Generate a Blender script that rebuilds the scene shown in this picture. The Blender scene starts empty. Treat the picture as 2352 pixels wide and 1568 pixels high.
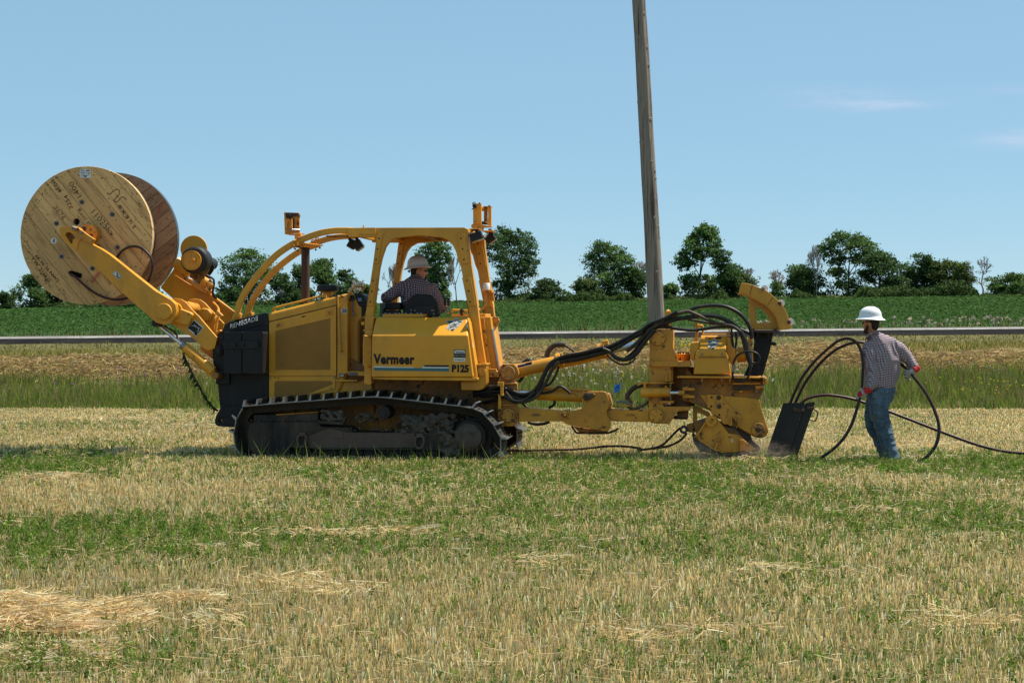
import bpy, bmesh, math, random
import numpy as np
from mathutils import Vector, Matrix, noise
from mathutils.geometry import tessellate_polygon

random.seed(7); np.random.seed(7)
RNG = np.random.default_rng(11)
SC = bpy.context.scene
COL = SC.collection
R = math.radians

# ------------------------------------------------------------------ camera
F = 3732.0            # focal length in units of a 2352-wide picture
HX, HY, EYE = 1176.0, 742.0, 1.72
cd = bpy.data.cameras.new('camera')
cam = bpy.data.objects.new('camera', cd); COL.objects.link(cam)
cam.location = (0, 0, EYE); cam.rotation_euler = (R(90), 0, 0)
cd.sensor_width = 36.0; cd.lens = F / 2352 * 36.0
cd.shift_y = -(784 - HY) / 2352
cd.clip_start = 0.1; cd.clip_end = 6000
SC.camera = cam

# ------------------------------------------------------------------ sky, sun, exposure
SUN_EL, SUN_AZ = 62.0, 72.0
SC.view_settings.view_transform = 'Standard'
SC.view_settings.look = 'None'
SC.view_settings.gamma = 1.0
SC.view_settings.exposure = 0.72
SC.view_settings.use_curve_mapping = False
world = bpy.data.worlds.new('World'); SC.world = world; world.use_nodes = True
wn = world.node_tree; wn.nodes.clear()
def wnode(t, **kw):
    n = wn.nodes.new(t)
    for k, v in kw.items(): setattr(n, k, v)
    return n
sky = wnode('ShaderNodeTexSky', sky_type='NISHITA')
sky.sun_disc = False
sky.sun_elevation = R(SUN_EL); sky.sun_rotation = R(SUN_AZ)
sky.altitude = 300; sky.air_density = 0.8; sky.dust_density = 0.0; sky.ozone_density = 5.0
bg = wnode('ShaderNodeBackground'); bg.inputs['Strength'].default_value = 0.067
wo = wnode('ShaderNodeOutputWorld')
# summer haze evens the gradient out
hz = wnode('ShaderNodeMix', data_type='RGBA'); hz.inputs['Factor'].default_value = .58
wn.links.new(sky.outputs[0], hz.inputs['A']); hz.inputs['B'].default_value = (3.45, 5.95, 7.45, 1)
# thin cirrus wisps: stretched noise on the sky direction inside two soft patches
tc = wnode('ShaderNodeTexCoord'); sep = wnode('ShaderNodeSeparateXYZ'); wn.links.new(tc.outputs['Generated'], sep.inputs[0])
def wm(op, a, b=None):
    n = wnode('ShaderNodeMath', operation=op)
    for i, v in enumerate((a, b)):
        if v is None: continue
        if isinstance(v, bpy.types.NodeSocket): wn.links.new(v, n.inputs[i])
        else: n.inputs[i].default_value = v
    return n.outputs[0]
ymax = wm('MAXIMUM', sep.outputs['Y'], .05)
U = wm('DIVIDE', sep.outputs['X'], ymax); V = wm('DIVIDE', sep.outputs['Z'], ymax)
cmb = wnode('ShaderNodeCombineXYZ'); wn.links.new(wm('MULTIPLY', U, 26.0), cmb.inputs[0]); wn.links.new(wm('MULTIPLY', V, 150.0), cmb.inputs[1])
nz = wnode('ShaderNodeTexNoise'); nz.inputs['Scale'].default_value = 1.0; nz.inputs['Detail'].default_value = 7
nz.inputs['Distortion'].default_value = 1.1; wn.links.new(cmb.outputs[0], nz.inputs['Vector'])
mask = None
for (u0, v0, su, sv_, amp) in [(.222, .1345, .038, .0040, 1.15), (.200, .1415, .034, .0035, .5), (.314, .1120, .026, .0045, 1.0), (.325, .1185, .018, .0025, .8), (.303, .1430, .028, .0025, .35), (-.9, .5, .3, .04, .6), (1.2, .6, .4, .05, .6)]:
    du = wm('DIVIDE', wm('SUBTRACT', U, u0), su); dv = wm('DIVIDE', wm('SUBTRACT', V, v0), sv_)
    g = wm('MULTIPLY', wm('EXPONENT', wm('MULTIPLY', wm('ADD', wm('MULTIPLY', du, du), wm('MULTIPLY', dv, dv)), -1.0)), amp)
    mask = g if mask is None else wm('ADD', mask, g)
nn = wm('MULTIPLY', wm('SUBTRACT', nz.outputs['Fac'], .26), 2.1)
fac = wnode('ShaderNodeMath', operation='MULTIPLY', use_clamp=True); wn.links.new(mask, fac.inputs[0]); wn.links.new(nn, fac.inputs[1])
fac2 = wm('MULTIPLY', fac.outputs[0], .42)
wmix = wnode('ShaderNodeMix', data_type='RGBA', blend_type='MIX')
wn.links.new(fac2, wmix.inputs['Factor'])
wn.links.new(hz.outputs['Result'], wmix.inputs['A'])
wmix.inputs['B'].default_value = (6.6, 6.9, 8.6, 1)
wn.links.new(wmix.outputs['Result'], bg.inputs['Color'])
wn.links.new(bg.outputs[0], wo.inputs['Surface'])

sd = bpy.data.lights.new('sun', 'SUN'); sun = bpy.data.objects.new('sun', sd); COL.objects.link(sun)
sd.energy = 4.8; sd.angle = R(0.6); sd.color = (1.0, .945, .84)
sv = Vector((math.sin(R(SUN_AZ)) * math.cos(R(SUN_EL)), math.cos(R(SUN_AZ)) * math.cos(R(SUN_EL)), math.sin(R(SUN_EL))))
sun.rotation_euler = sv.to_track_quat('Z', 'Y').to_euler()
sun.location = sv * 60

# ------------------------------------------------------------------ materials
class NT:
    def __init__(self, name):
        self.m = bpy.data.materials.new(name); self.m.use_nodes = True
        self.t = self.m.node_tree; self.b = self.t.nodes['Principled BSDF']; self.out = self.t.nodes['Material Output']
    def n(self, typ, inputs=None, **kw):
        n = self.t.nodes.new(typ)
        for k, v in kw.items(): setattr(n, k, v)
        for k, v in (inputs or {}).items():
            if isinstance(v, bpy.types.NodeSocket): self.t.links.new(v, n.inputs[k])
            else: n.inputs[k].default_value = v
        return n
    def l(self, a, b): self.t.links.new(a, b)
    def noise(self, scale, detail=4, coord='Object', stretch=None, rough=.6, dist=0.0):
        c = self.n('ShaderNodeTexCoord').outputs[coord]
        if stretch: c = self.n('ShaderNodeMapping', {'Vector': c, 'Scale': stretch}).outputs[0]
        return self.n('ShaderNodeTexNoise', {'Vector': c, 'Scale': scale, 'Detail': detail, 'Roughness': rough, 'Distortion': dist}).outputs['Fac']
    def ramp(self, fac, p0, p1, c0=(0, 0, 0, 1), c1=(1, 1, 1, 1)):
        r = self.n('ShaderNodeValToRGB', {'Fac': fac}); e = r.color_ramp.elements
        e[0].position = p0; e[1].position = p1; e[0].color = c0; e[1].color = c1
        return r.outputs['Color']
    def mix(self, fac, a, b, blend='MIX'):
        n = self.n('ShaderNodeMix', data_type='RGBA', blend_type=blend)
        for k, v in (('Factor', fac), ('A', a), ('B', b)):
            if isinstance(v, bpy.types.NodeSocket): self.l(v, n.inputs[k])
            else: n.inputs[k].default_value = v if k == 'Factor' else tuple(v)[:3] + (1,)
        return n.outputs['Result']
    def math(self, op, a, b=0.0):
        n = self.n('ShaderNodeMath', operation=op)
        for i, v in enumerate((a, b)):
            if isinstance(v, bpy.types.NodeSocket): self.l(v, n.inputs[i])
            else: n.inputs[i].default_value = v
        return n.outputs[0]
    def bump(self, h, strength=.3, dist=.01):
        n = self.n('ShaderNodeBump', {'Height': h, 'Strength': strength, 'Distance': dist})
        self.l(n.outputs[0], self.b.inputs['Normal'])
    def set(self, **kw):
        for k, v in kw.items():
            s = self.b.inputs[k.replace('_', ' ')]
            if isinstance(v, bpy.types.NodeSocket): self.l(v, s)
            else: s.default_value = (tuple(v) + (1,)) if isinstance(v, (tuple, list)) and len(v) == 3 else v

def paint(name, col, rough=.42, chips=.0, dirt=.3, dirtcol=(.10, .065, .035), chipcol=(.045, .022, .012), scale=1.0, metal=0.0, var=.12, dthr=.46):
    k = NT(name)
    big = k.noise(1.3 * scale, 5); fine = k.noise(38 * scale, 3)
    dark = tuple(c * (1 - var * 2) for c in col); light = tuple(min(1, c * (1 + var)) for c in col)
    c = k.mix(k.ramp(big, .3, .7), dark, light)
    if dirt > 0:
        d = k.noise(3.2 * scale, 8, stretch=(1, 1, .35), rough=.7)
        c = k.mix(k.math('MULTIPLY', k.ramp(d, dthr, dthr + .30), dirt), c, dirtcol)
        sp = k.noise(55 * scale, 2)
        c = k.mix(k.math('MULTIPLY', k.ramp(sp, .60, .72), dirt * .5), c, dirtcol)
    if chips > 0:
        ch = k.noise(9 * scale, 6, rough=.75)
        t = .72 - chips * .16
        c = k.mix(k.ramp(ch, t, t + .012), c, chipcol)
    k.set(Base_Color=c, Metallic=metal)
    k.set(Roughness=k.math('ADD', k.math('MULTIPLY', fine, .18), rough - .09))
    if max(col) < .03: k.b.inputs['Specular IOR Level'].default_value = .28
    k.bump(k.noise(26 * scale, 4), .10, .004)
    return k.m

M = {}
YEL = (.67, .292, .011)
M['yellow'] = paint('yellow_paint', YEL, .44, chips=.34, dirt=.42, dthr=.43, dirtcol=(.16, .09, .035))
M['yellow_clean'] = paint('yellow_paint_tank', YEL, .42, chips=.12, dirt=.30, var=.08, dirtcol=(.20, .12, .05))
M['yellow_worn'] = paint('yellow_paint_worn', (.68, .275, .012), .5, chips=.80, dirt=.70, dirtcol=(.13, .065, .03), var=.16)
M['yellow_burnt'] = paint('yellow_paint_grimy', (.46, .175, .012), .65, chips=.9, dirt=1.0, var=.3, dthr=.38)
M['black'] = paint('black_paint', (.0085, .009, .011), .5, chips=.15, chipcol=(.05, .03, .02), dirt=.5, dirtcol=(.045, .040, .036), var=.15)
M['black_plastic'] = paint('black_plastic', (.009, .009, .011), .5, dirt=.12, dirtcol=(.08, .07, .06))
M['rubber'] = paint('black_rubber', (.018, .018, .019), .55, dirt=.4, dirtcol=(.07, .055, .04))
M['hose'] = paint('hydraulic_hose_rubber', (.013, .013, .014), .42, dirt=.55, dirtcol=(.09, .06, .03), scale=2)
M['hose_dusty'] = paint('dusty_hose_sleeve', (.03, .024, .016), .7, dirt=.9, dirtcol=(.16, .09, .03), scale=2)
M['rust'] = paint('rusty_steel', (.055, .024, .014), .7, dirt=.6, dirtcol=(.10, .045, .02), scale=1.6)
M['steel'] = paint('worn_steel', (.22, .21, .20), .35, metal=.9, dirt=.4, dirtcol=(.10, .06, .04))
M['chrome'] = paint('chrome_rod', (.62, .62, .64), .14, metal=1.0, dirt=.0, var=.03)
M['polished'] = paint('polished_grouser_edge', (.36, .36, .37), .4, metal=.85, dirt=.25)
M['track'] = paint('track_steel', (.050, .040, .032), .7, metal=.1, dirt=.8, dirtcol=(.065, .048, .036), scale=1.6, chips=.2, chipcol=(.02, .016, .014))
M['chain'] = paint('track_chain_steel', (.026, .020, .016), .8, dirt=.8, dirtcol=(.060, .044, .032))
M['frame_mud'] = paint('muddy_track_frame', (.011, .011, .013), .75, dirt=1.0, dthr=.36, dirtcol=(.072, .050, .036), scale=1.3, chips=.35, chipcol=(.07, .045, .032))
M['frame_brown'] = paint('rubbed_brown_frame', (.085, .048, .034), .7, dirt=.8, dirtcol=(.12, .088, .066))
M['white'] = paint('white_paint', (.74, .74, .72), .4, dirt=.12, dirtcol=(.35, .33, .3), var=.03)
M['sticker_white'] = paint('white_sticker', (.66, .66, .64), .5, dirt=.1, var=.02)
M['sticker_black'] = paint('black_sticker', (.012, .012, .013), .5, dirt=.0, var=.02)
M['teal'] = paint('teal_decal', (.02, .13, .155), .5, dirt=.2, var=.05)
M['ink'] = paint('black_ink', (.018, .014, .012), .8, dirt=.0, var=.05)
M['red'] = paint('red_fabric', (.50, .018, .018), .8, dirt=.1, var=.1)
M['pink'] = paint('pink_twine', (.62, .16, .12), .8, dirt=.0, var=.1)
M['orange'] = paint('orange_plastic', (.72, .10, .01), .5, dirt=.2, var=.06)
M['blue'] = paint('blue_flag_plastic', (.02, .23, .75), .5, dirt=.0, var=.05)
M['grey'] = paint('grey_step_paint', (.10, .10, .105), .6, dirt=.4)
M['lens'] = paint('lamp_lens', (.50, .42, .28), .2, dirt=.2, var=.1)
M['greenmetal'] = paint('grey_green_armrest', (.045, .075, .065), .5, dirt=.3)

def grille_mat():
    k = NT('perforated_yellow_panel')
    vor = k.n('ShaderNodeTexVoronoi', {'Scale': 92.0, 'Randomness': 0.0, 'Vector': k.n('ShaderNodeMapping', {'Vector': k.n('ShaderNodeTexCoord').outputs['Object'], 'Scale': (1, 0.0001, 1), 'Rotation': (0, R(30), 0)}).outputs[0]})
    hole = k.ramp(vor.outputs['Distance'], .30, .36)
    base = k.mix(k.ramp(k.noise(2.0, 6), .35, .7), (.37, .155, .010), (.46, .20, .012))
    dirt = k.mix(k.math('MULTIPLY', k.ramp(k.noise(7, 7, rough=.7), .5, .75), .4), base, (.16, .09, .03))
    c = k.mix(hole, (.035, .018, .006), dirt)
    k.set(Base_Color=c, Roughness=.55)
    k.bump(hole, .6, .004)
    return k.m
M['grille'] = grille_mat()

def mud_mat():
    k = NT('dried_mud')
    c = k.mix(k.ramp(k.noise(9, 8, rough=.7), .35, .7), (.050, .038, .029), (.115, .088, .066))
    k.set(Base_Color=c, Roughness=.95); k.bump(k.noise(30, 6, rough=.7), .6, .02)
    return k.m
M['mud'] = mud_mat()

def wood_mat(name, c0, c1, stain, ang, stain_amt=.55):
    k = NT(name)
    tc = k.n('ShaderNodeTexCoord').outputs['Object']
    rot = k.n('ShaderNodeMapping', {'Vector': tc, 'Rotation': (0, ang, 0)}).outputs[0]
    rnd = k.n('ShaderNodeObjectInfo').outputs['Random']
    off = k.n('ShaderNodeVectorMath', {0: rot, 1: k.n('ShaderNodeCombineXYZ', {'X': k.math('MULTIPLY', rnd, 37.0), 'Y': 0.0, 'Z': k.math('MULTIPLY', rnd, 11.0)}).outputs[0]}, operation='ADD').outputs[0]
    st = k.n('ShaderNodeMapping', {'Vector': off, 'Scale': (.9, 8, 15)}).outputs[0]
    grain = k.n('ShaderNodeTexNoise', {'Vector': st, 'Scale': 2.2, 'Detail': 8.0, 'Roughness': .65, 'Distortion': .8}).outputs['Fac']
    st2 = k.n('ShaderNodeMapping', {'Vector': off, 'Scale': (.9, 3, 6.5)}).outputs[0]
    blot = k.n('ShaderNodeTexNoise', {'Vector': st2, 'Scale': 2.6, 'Detail': 6.0, 'Roughness': .7}).outputs['Fac']
    c = k.mix(k.ramp(grain, .3, .7), c0, c1)
    c = k.mix(k.math('MULTIPLY', rnd, .7), c, tuple(x * .60 for x in c0))
    c = k.mix(k.math('MULTIPLY', k.ramp(blot, .49, .63), stain_amt), c, stain)
    vor = k.n('ShaderNodeTexVoronoi', {'Vector': k.n('ShaderNodeMapping', {'Vector': off, 'Scale': (4.0, 1, 9)}).outputs[0], 'Scale': 1.0})
    c = k.mix(k.math('MULTIPLY', k.ramp(vor.outputs['Distance'], .05, .11, (1, 1, 1, 1), (0, 0, 0, 1)), .75), c, tuple(x * .25 for x in c0))
    k.set(Base_Color=c, Roughness=.72); k.bump(grain, .25, .004)
    return k.m
WANG = R(-50)
M['wood'] = wood_mat('reel_wood', (.66, .375, .135), (.80, .51, .21), (.18, .09, .04), R(-50), .55)
M['wood_far'] = wood_mat('reel_wood_brown', (.52, .24, .11), (.66, .34, .17), (.07, .04, .03), R(37))  # darker, browner planks for the far flange
M['wood_end'] = wood_mat('reel_wood_rim', (.30, .22, .14), (.38, .29, .19), (.09, .06, .04), R(0))

def vcol_leaf(name, trans=.35, rough=.6, spec=.3):
    k = NT(name)
    a = k.n('ShaderNodeAttribute', attribute_name='tint')
    k.set(Base_Color=a.outputs['Color'], Roughness=rough)
    k.b.inputs['Specular IOR Level'].default_value = spec
    if trans > 0:
        tr = k.n('ShaderNodeBsdfTranslucent', {'Color': a.outputs['Color']})
        mx = k.n('ShaderNodeMixShader', {0: trans, 1: k.b.outputs[0], 2: tr.outputs[0]})
        k.l(mx.outputs[0], k.out.inputs['Surface'])
    return k.m
M['leaf'] = vcol_leaf('leaf_tissue', .42, .7, .08)
M['leaf_matte'] = vcol_leaf('bean_leaf', .32, .85, .05)
M['straw'] = vcol_leaf('dry_straw', .48, .7, .12)
M['grassblade'] = vcol_leaf('grass_blade', .45, .75, .06)
M['bark'] = paint('tree_bark', (.060, .048, .038), .9, dirt=.4, scale=.6, dirtcol=(.03, .024, .02))
M['bark_bare'] = paint('bleached_bark', (.34, .30, .27), .9, dirt=.3, scale=.6, dirtcol=(.06, .05, .045))

# ------------------------------------------------------------------ object helpers
def link(o, parent=None):
    COL.objects.link(o)
    if parent is not None: o.parent = parent
    return o
def obj(name, me, mat, parent=None, loc=None):
    o = bpy.data.objects.new(name, me)
    if mat is not None and not me.materials: me.materials.append(M[mat] if isinstance(mat, str) else mat)
    if loc is not None: o.location = loc
    return link(o, parent)
def thing(name, label, cat, loc=(0, 0, 0), rotz=0.0, group=None):
    o = bpy.data.objects.new(name, None); link(o); o.empty_display_size = .2
    o.location = loc; o.rotation_euler = (0, 0, rotz); return tag(o, label, cat, group)
def tag(o, label, cat, group=None, kind=None):
    if label: o['label'] = label
    if cat: o['category'] = cat
    if group: o['group'] = group
    if kind: o['kind'] = kind
    return o
def bm_mesh(bm, name, smooth_ang=R(35)):
    bmesh.ops.recalc_face_normals(bm, faces=bm.faces)
    for f in bm.faces: f.smooth = True
    for e in bm.edges:
        if len(e.link_faces) == 2:
            try: e.smooth = e.calc_face_angle() < smooth_ang
            except ValueError: pass
    me = bpy.data.meshes.new(name); bm.to_mesh(me); bm.free(); return me
def np_mesh(name, verts, faces_flat, nper, tint=None, mat=None, smooth=False):
    """faces_flat: (n, nper) int array"""
    me = bpy.data.meshes.new(name)
    nv, nf = len(verts), len(faces_flat)
    me.vertices.add(nv); me.vertices.foreach_set('co', np.ascontiguousarray(verts, dtype=np.float32).ravel())
    me.loops.add(nf * nper); me.loops.foreach_set('vertex_index', np.ascontiguousarray(faces_flat, dtype=np.int32).ravel())
    me.polygons.add(nf); me.polygons.foreach_set('loop_start', np.arange(0, nf * nper, nper, dtype=np.int32))
    if smooth: me.polygons.foreach_set('use_smooth', np.ones(nf, dtype=bool))
    me.update(calc_edges=True)
    if tint is not None:
        at = me.attributes.new('tint', 'FLOAT_COLOR', 'POINT')
        c = np.ones((nv, 4), dtype=np.float32); c[:, :3] = tint
        at.data.foreach_set('color', c.ravel())
    if mat: me.materials.append(M[mat])
    return me
def merge_np(parts):
    """list of (verts, quads, tint)"""
    vs, fs, ts, o = [], [], [], 0
    for v, f, t in parts:
        vs.append(v); fs.append(f + o); ts.append(t); o += len(v)
    return np.concatenate(vs), np.concatenate(fs), np.concatenate(ts)
def blades(base, tip, width, tint, taper=.35, bend=None, tipdark=1.0, rng=RNG):
    """one tapered quad (two when bent) per blade; base, tip (N,3); width (N,)"""
    n = len(base); d = tip - base
    r = rng.normal(size=(n, 3)); r[:, 2] *= .25
    s = np.cross(d, r); s /= (np.linalg.norm(s, axis=1, keepdims=True) + 1e-9)
    # keep width mostly sideways, seen from anywhere
    w = (width[:, None] * .5) * s
    if bend is None:
        v = np.stack([base - w, base + w, tip + w * taper, tip - w * taper], 1).reshape(-1, 3)
        f = np.arange(4 * n).reshape(n, 4)
        t = np.repeat(tint, 4, axis=0)
        return v, f, t
    mid = (base + tip) / 2 + bend
    v = np.stack([base - w, base + w, mid + w * .8, mid - w * .8, tip + w * taper, tip - w * taper], 1).reshape(-1, 3)
    i = np.arange(n)[:, None] * 6
    f = np.concatenate([i + np.array([[0, 1, 2, 3]]), i + np.array([[3, 2, 4, 5]])])
    return v, f, np.repeat(tint, 6, axis=0)
def blades_tri(base, tip, width, tint, rng=RNG):
    n = len(base); d = tip - base
    r = rng.normal(size=(n, 3)); r[:, 2] *= .25
    s = np.cross(d, r); s /= (np.linalg.norm(s, axis=1, keepdims=True) + 1e-9)
    w = (width[:, None] * .62) * s
    v = np.stack([base - w, base + w, tip], 1).reshape(-1, 3)
    return v, np.arange(3 * n).reshape(n, 3), np.repeat(tint, 3, axis=0)
def vary(cols, n, amt=.15, rng=RNG):
    cols = np.asarray(cols, dtype=float)
    c = cols[rng.integers(0, len(cols), n)]
    return np.clip(c * (1 + rng.normal(0, amt, (n, 1))) * (1 + rng.normal(0, amt * .3, (n, 3))), .004, .9)
def vnoise(X, Y, scale, seed=0, octaves=3):
    """cheap value noise on arrays"""
    out = np.zeros_like(X, dtype=float); amp = 1.0; tot = 0
    for o in range(octaves):
        rs = np.random.default_rng(seed * 13 + o); tab = rs.random((256, 256))
        x = X / scale * (2 ** o) + 1000; y = Y / scale * (2 ** o) + 1000
        xi = np.floor(x).astype(int); yi = np.floor(y).astype(int); fx = x - xi; fy = y - yi
        fx = fx * fx * (3 - 2 * fx); fy = fy * fy * (3 - 2 * fy)
        a = tab[xi & 255, yi & 255]; b = tab[(xi + 1) & 255, yi & 255]; c = tab[xi & 255, (yi + 1) & 255]; d = tab[(xi + 1) & 255, (yi + 1) & 255]
        out += amp * ((a * (1 - fx) + b * fx) * (1 - fy) + (c * (1 - fx) + d * fx) * fy); tot += amp; amp *= .5
    return out / tot

# ------------------------------------------------------------------ terrain
PY = np.array([-60, 31.6, 36, 42, 45, 48, 50.5, 52, 53.5, 57, 61, 62.5, 120, 190, 206, 260, 400, 3000.])
PZ = np.array([0, 0, -.12, -.10, .25, .76, 1.01, 1.225, 1.39, 1.400, 1.405, 1.37, 2.62, 3.90, 3.95, 3.2, 1.0, 0.])
KY = np.array([-60, 33, 42, 52, 61, 190, 206, 400, 3000.]); KX = np.array([0, 0, .003, .0098, .0098, .0133, .0133, .004, 0])
def ground(X, Y):
    X = np.asarray(X, float); Y = np.asarray(Y, float)
    z = np.interp(Y, PY, PZ) + np.interp(Y, KY, KX) * np.clip(X, -70, 70)
    rough = np.interp(Y, [0, 31, 34, 49, 51.3, 62, 66, 3000], [.05, .05, .16, .03, .0, .0, .05, .3])
    z = z + (vnoise(X, Y, 3.1, 3) - .5) * rough
    return z
def terrain(name, y0, y1, mat, xr=None, dy=None, xh=None):
    ys = np.unique(np.concatenate([np.arange(y0, y1, dy), [y1], PY[(PY > y0) & (PY < y1)]]))
    xh = xh or 40
    xs = np.concatenate([[-1500, -400, -160], np.arange(-xh, xh + .01, xr), [160, 400, 1500]])
    Xg, Yg = np.meshgrid(xs, ys)
    Z = ground(Xg, Yg)
    v = np.stack([Xg, Yg, Z], -1).reshape(-1, 3)
    nx, ny = len(xs), len(ys)
    i = (np.arange(ny - 1)[:, None] * nx + np.arange(nx - 1)[None, :]).ravel()
    f = np.stack([i, i + 1, i + nx + 1, i + nx], 1)
    o = obj(name, np_mesh(name, v, f, 4, smooth=True), mat)
    o['kind'] = 'structure'; return o

def soil_mat(name, cols, s1=.6, s2=9, bump=.6):
    k = NT(name)
    c = k.mix(k.ramp(k.noise(s1, 6), .38, .62), cols[0], cols[1])
    c = k.mix(k.ramp(k.noise(s2, 6, rough=.75), .42, .64), c, cols[2])
    k.set(Base_Color=c, Roughness=.95); k.b.inputs['Specular IOR Level'].default_value = .15
    k.bump(k.noise(s2 * 2.5, 6, rough=.7), bump, .05)
    return k.m
M['field'] = soil_mat('stubble_soil', [(.17, .12, .06), (.24, .17, .09), (.09, .085, .03)], .7, 11)
M['verge'] = soil_mat('verge_soil', [(.10, .10, .03), (.16, .135, .05), (.08, .065, .03)], .5, 5)
M['soy'] = soil_mat('bean_field_canopy', [(.034, .085, .018), (.046, .105, .022), (.020, .052, .011)], .12, 3.2, .6)
M['wildland'] = soil_mat('tree_belt_floor', [(.05, .07, .02), (.08, .085, .03), (.03, .04, .012)], .3, 2)
terrain('stubble_field', -60, 31.6, 'field', .4, .4, 26)
terrain('roadside_verge', 31.6, 51.85, 'verge', .5, .5)
terrain('bean_field', 61, 190, 'soy', 2.0, 1.5, 90)
terrain('tree_belt_ground', 190, 3000, 'wildland', 4, 25, 120)

def road_mats():
    k = NT('worn_asphalt')
    c = k.mix(k.ramp(k.noise(.5, 5, stretch=(.2, 2, 1)), .4, .6), (.165, .153, .138), (.205, .19, .172))
    c = k.mix(k.ramp(k.noise(40, 3), .45, .7), c, (.135, .127, .118)); k.set(Base_Color=c, Roughness=1.0); k.b.inputs['Specular IOR Level'].default_value = .0
    M['asphalt'] = k.m
    k = NT('dark_shoulder_asphalt')
    c = k.mix(k.ramp(k.noise(1.2, 6), .4, .62), (.013, .013, .014), (.022, .021, .021))
    k.set(Base_Color=c, Roughness=1.0); k.b.inputs['Specular IOR Level'].default_value = .0; M['shoulder'] = k.m
    k = NT('road_line_paint')
    c = k.mix(k.ramp(k.noise(6, 6), .5, .62), (.52, .51, .49), (.26, .25, .24)); k.set(Base_Color=c, Roughness=.7); M['roadline'] = k.m
road_mats()
terrain('road_shoulder', 51.85, 53.3, 'shoulder', 1.0, .25)
terrain('road', 53.3, 61, 'asphalt', 2.0, .5)
def road_line(y0, y1, x0=-90, x1=90, step=1.0, jag=.03):
    xs = np.arange(x0, x1, step)
    a = y0 + RNG.normal(0, jag, len(xs)); b = y1 + RNG.normal(0, jag, len(xs))
    v = np.concatenate([np.stack([xs, a, ground(xs, a) + .006], 1), np.stack([xs, b, ground(xs, b) + .006], 1)])
    n = len(xs); i = np.arange(n - 1)
    me = np_mesh('painted_line', v, np.stack([i, i + 1, i + 1 + n, i + n], 1), 4)
    o = obj('painted_line', me, 'roadline'); o['kind'] = 'structure'; return o
road_line(53.40, 53.52)


# ------------------------------------------------------------------ field cover (stuff)
def region(n, y0, y1, power=1.0, half=.335, pad=1.2, rng=RNG):
    """points inside the wedge seen from the photo's position and a bit beyond, even density per ground area x falloff"""
    u = rng.random(n)
    Y = ((1 - u) * y0 ** (2 - power) + u * y1 ** (2 - power)) ** (1 / (2 - power))
    X = (rng.random(n) * 2 - 1) * (Y * half + pad)
    return X, Y
def bands(Y, pts, vals): return np.interp(Y, pts, vals)
def green_density(X, Y):
    wob = (vnoise(X, Y, 5.0, 5) - .5) * 1.6
    Yw = Y + wob
    # rows of regrowth between the cut swaths, measured along the field
    g = np.interp(Yw, [7, 8.2, 9.2, 10.6, 11.4, 12.2, 13.2, 14.4, 15.6, 16.8, 18.0, 19.4, 20.6, 22, 25, 31],
                      [.54, .46, .25, .18, .33, .74, .74, .66, .60, .56, .64, .68, .48, .18, .14, .18])
    left = np.clip((-X / np.maximum(Y, 1) - .05) * 8, 0, 1)
    g -= left * np.interp(Yw, [13, 14.6, 16.5, 17.5, 18.5], [0, .42, .40, .1, 0])
    g += left * np.interp(Yw, [10.8, 11.8, 12.6, 13.4], [0, .22, .2, 0])
    right = np.clip((X / np.maximum(Y, 1) - .12) * 8, 0, 1)
    g -= right * np.interp(Yw, [11, 12.5, 14], [.05, .22, .0])
    g += (vnoise(X, Y, 1.9, 8) - .5) * .85 + (vnoise(X, Y, .55, 9) - .5) * .55
    g += np.exp(-(((X + 2.2) / .7) ** 2 + ((Y - 8.1) / .35) ** 2)) * .8
    return np.clip(g, 0, 1)
RAKE = None
# footprint of the machine, so nothing sprouts through its tracks
ALPHA = .13; MY0 = 20.0
CA, SA = math.cos(ALPHA), math.sin(ALPHA)
def machine_sw(X, Y): 
    y = Y - MY0
    return X * CA - y * SA, X * SA + y * CA
def blocked(X, Y):
    s, w = machine_sw(X, Y)
    return (s > -3.45) & (s < -.10) & (((w > .0) & (w < .55)) | ((w > 1.65) & (w < 2.15)))

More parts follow.
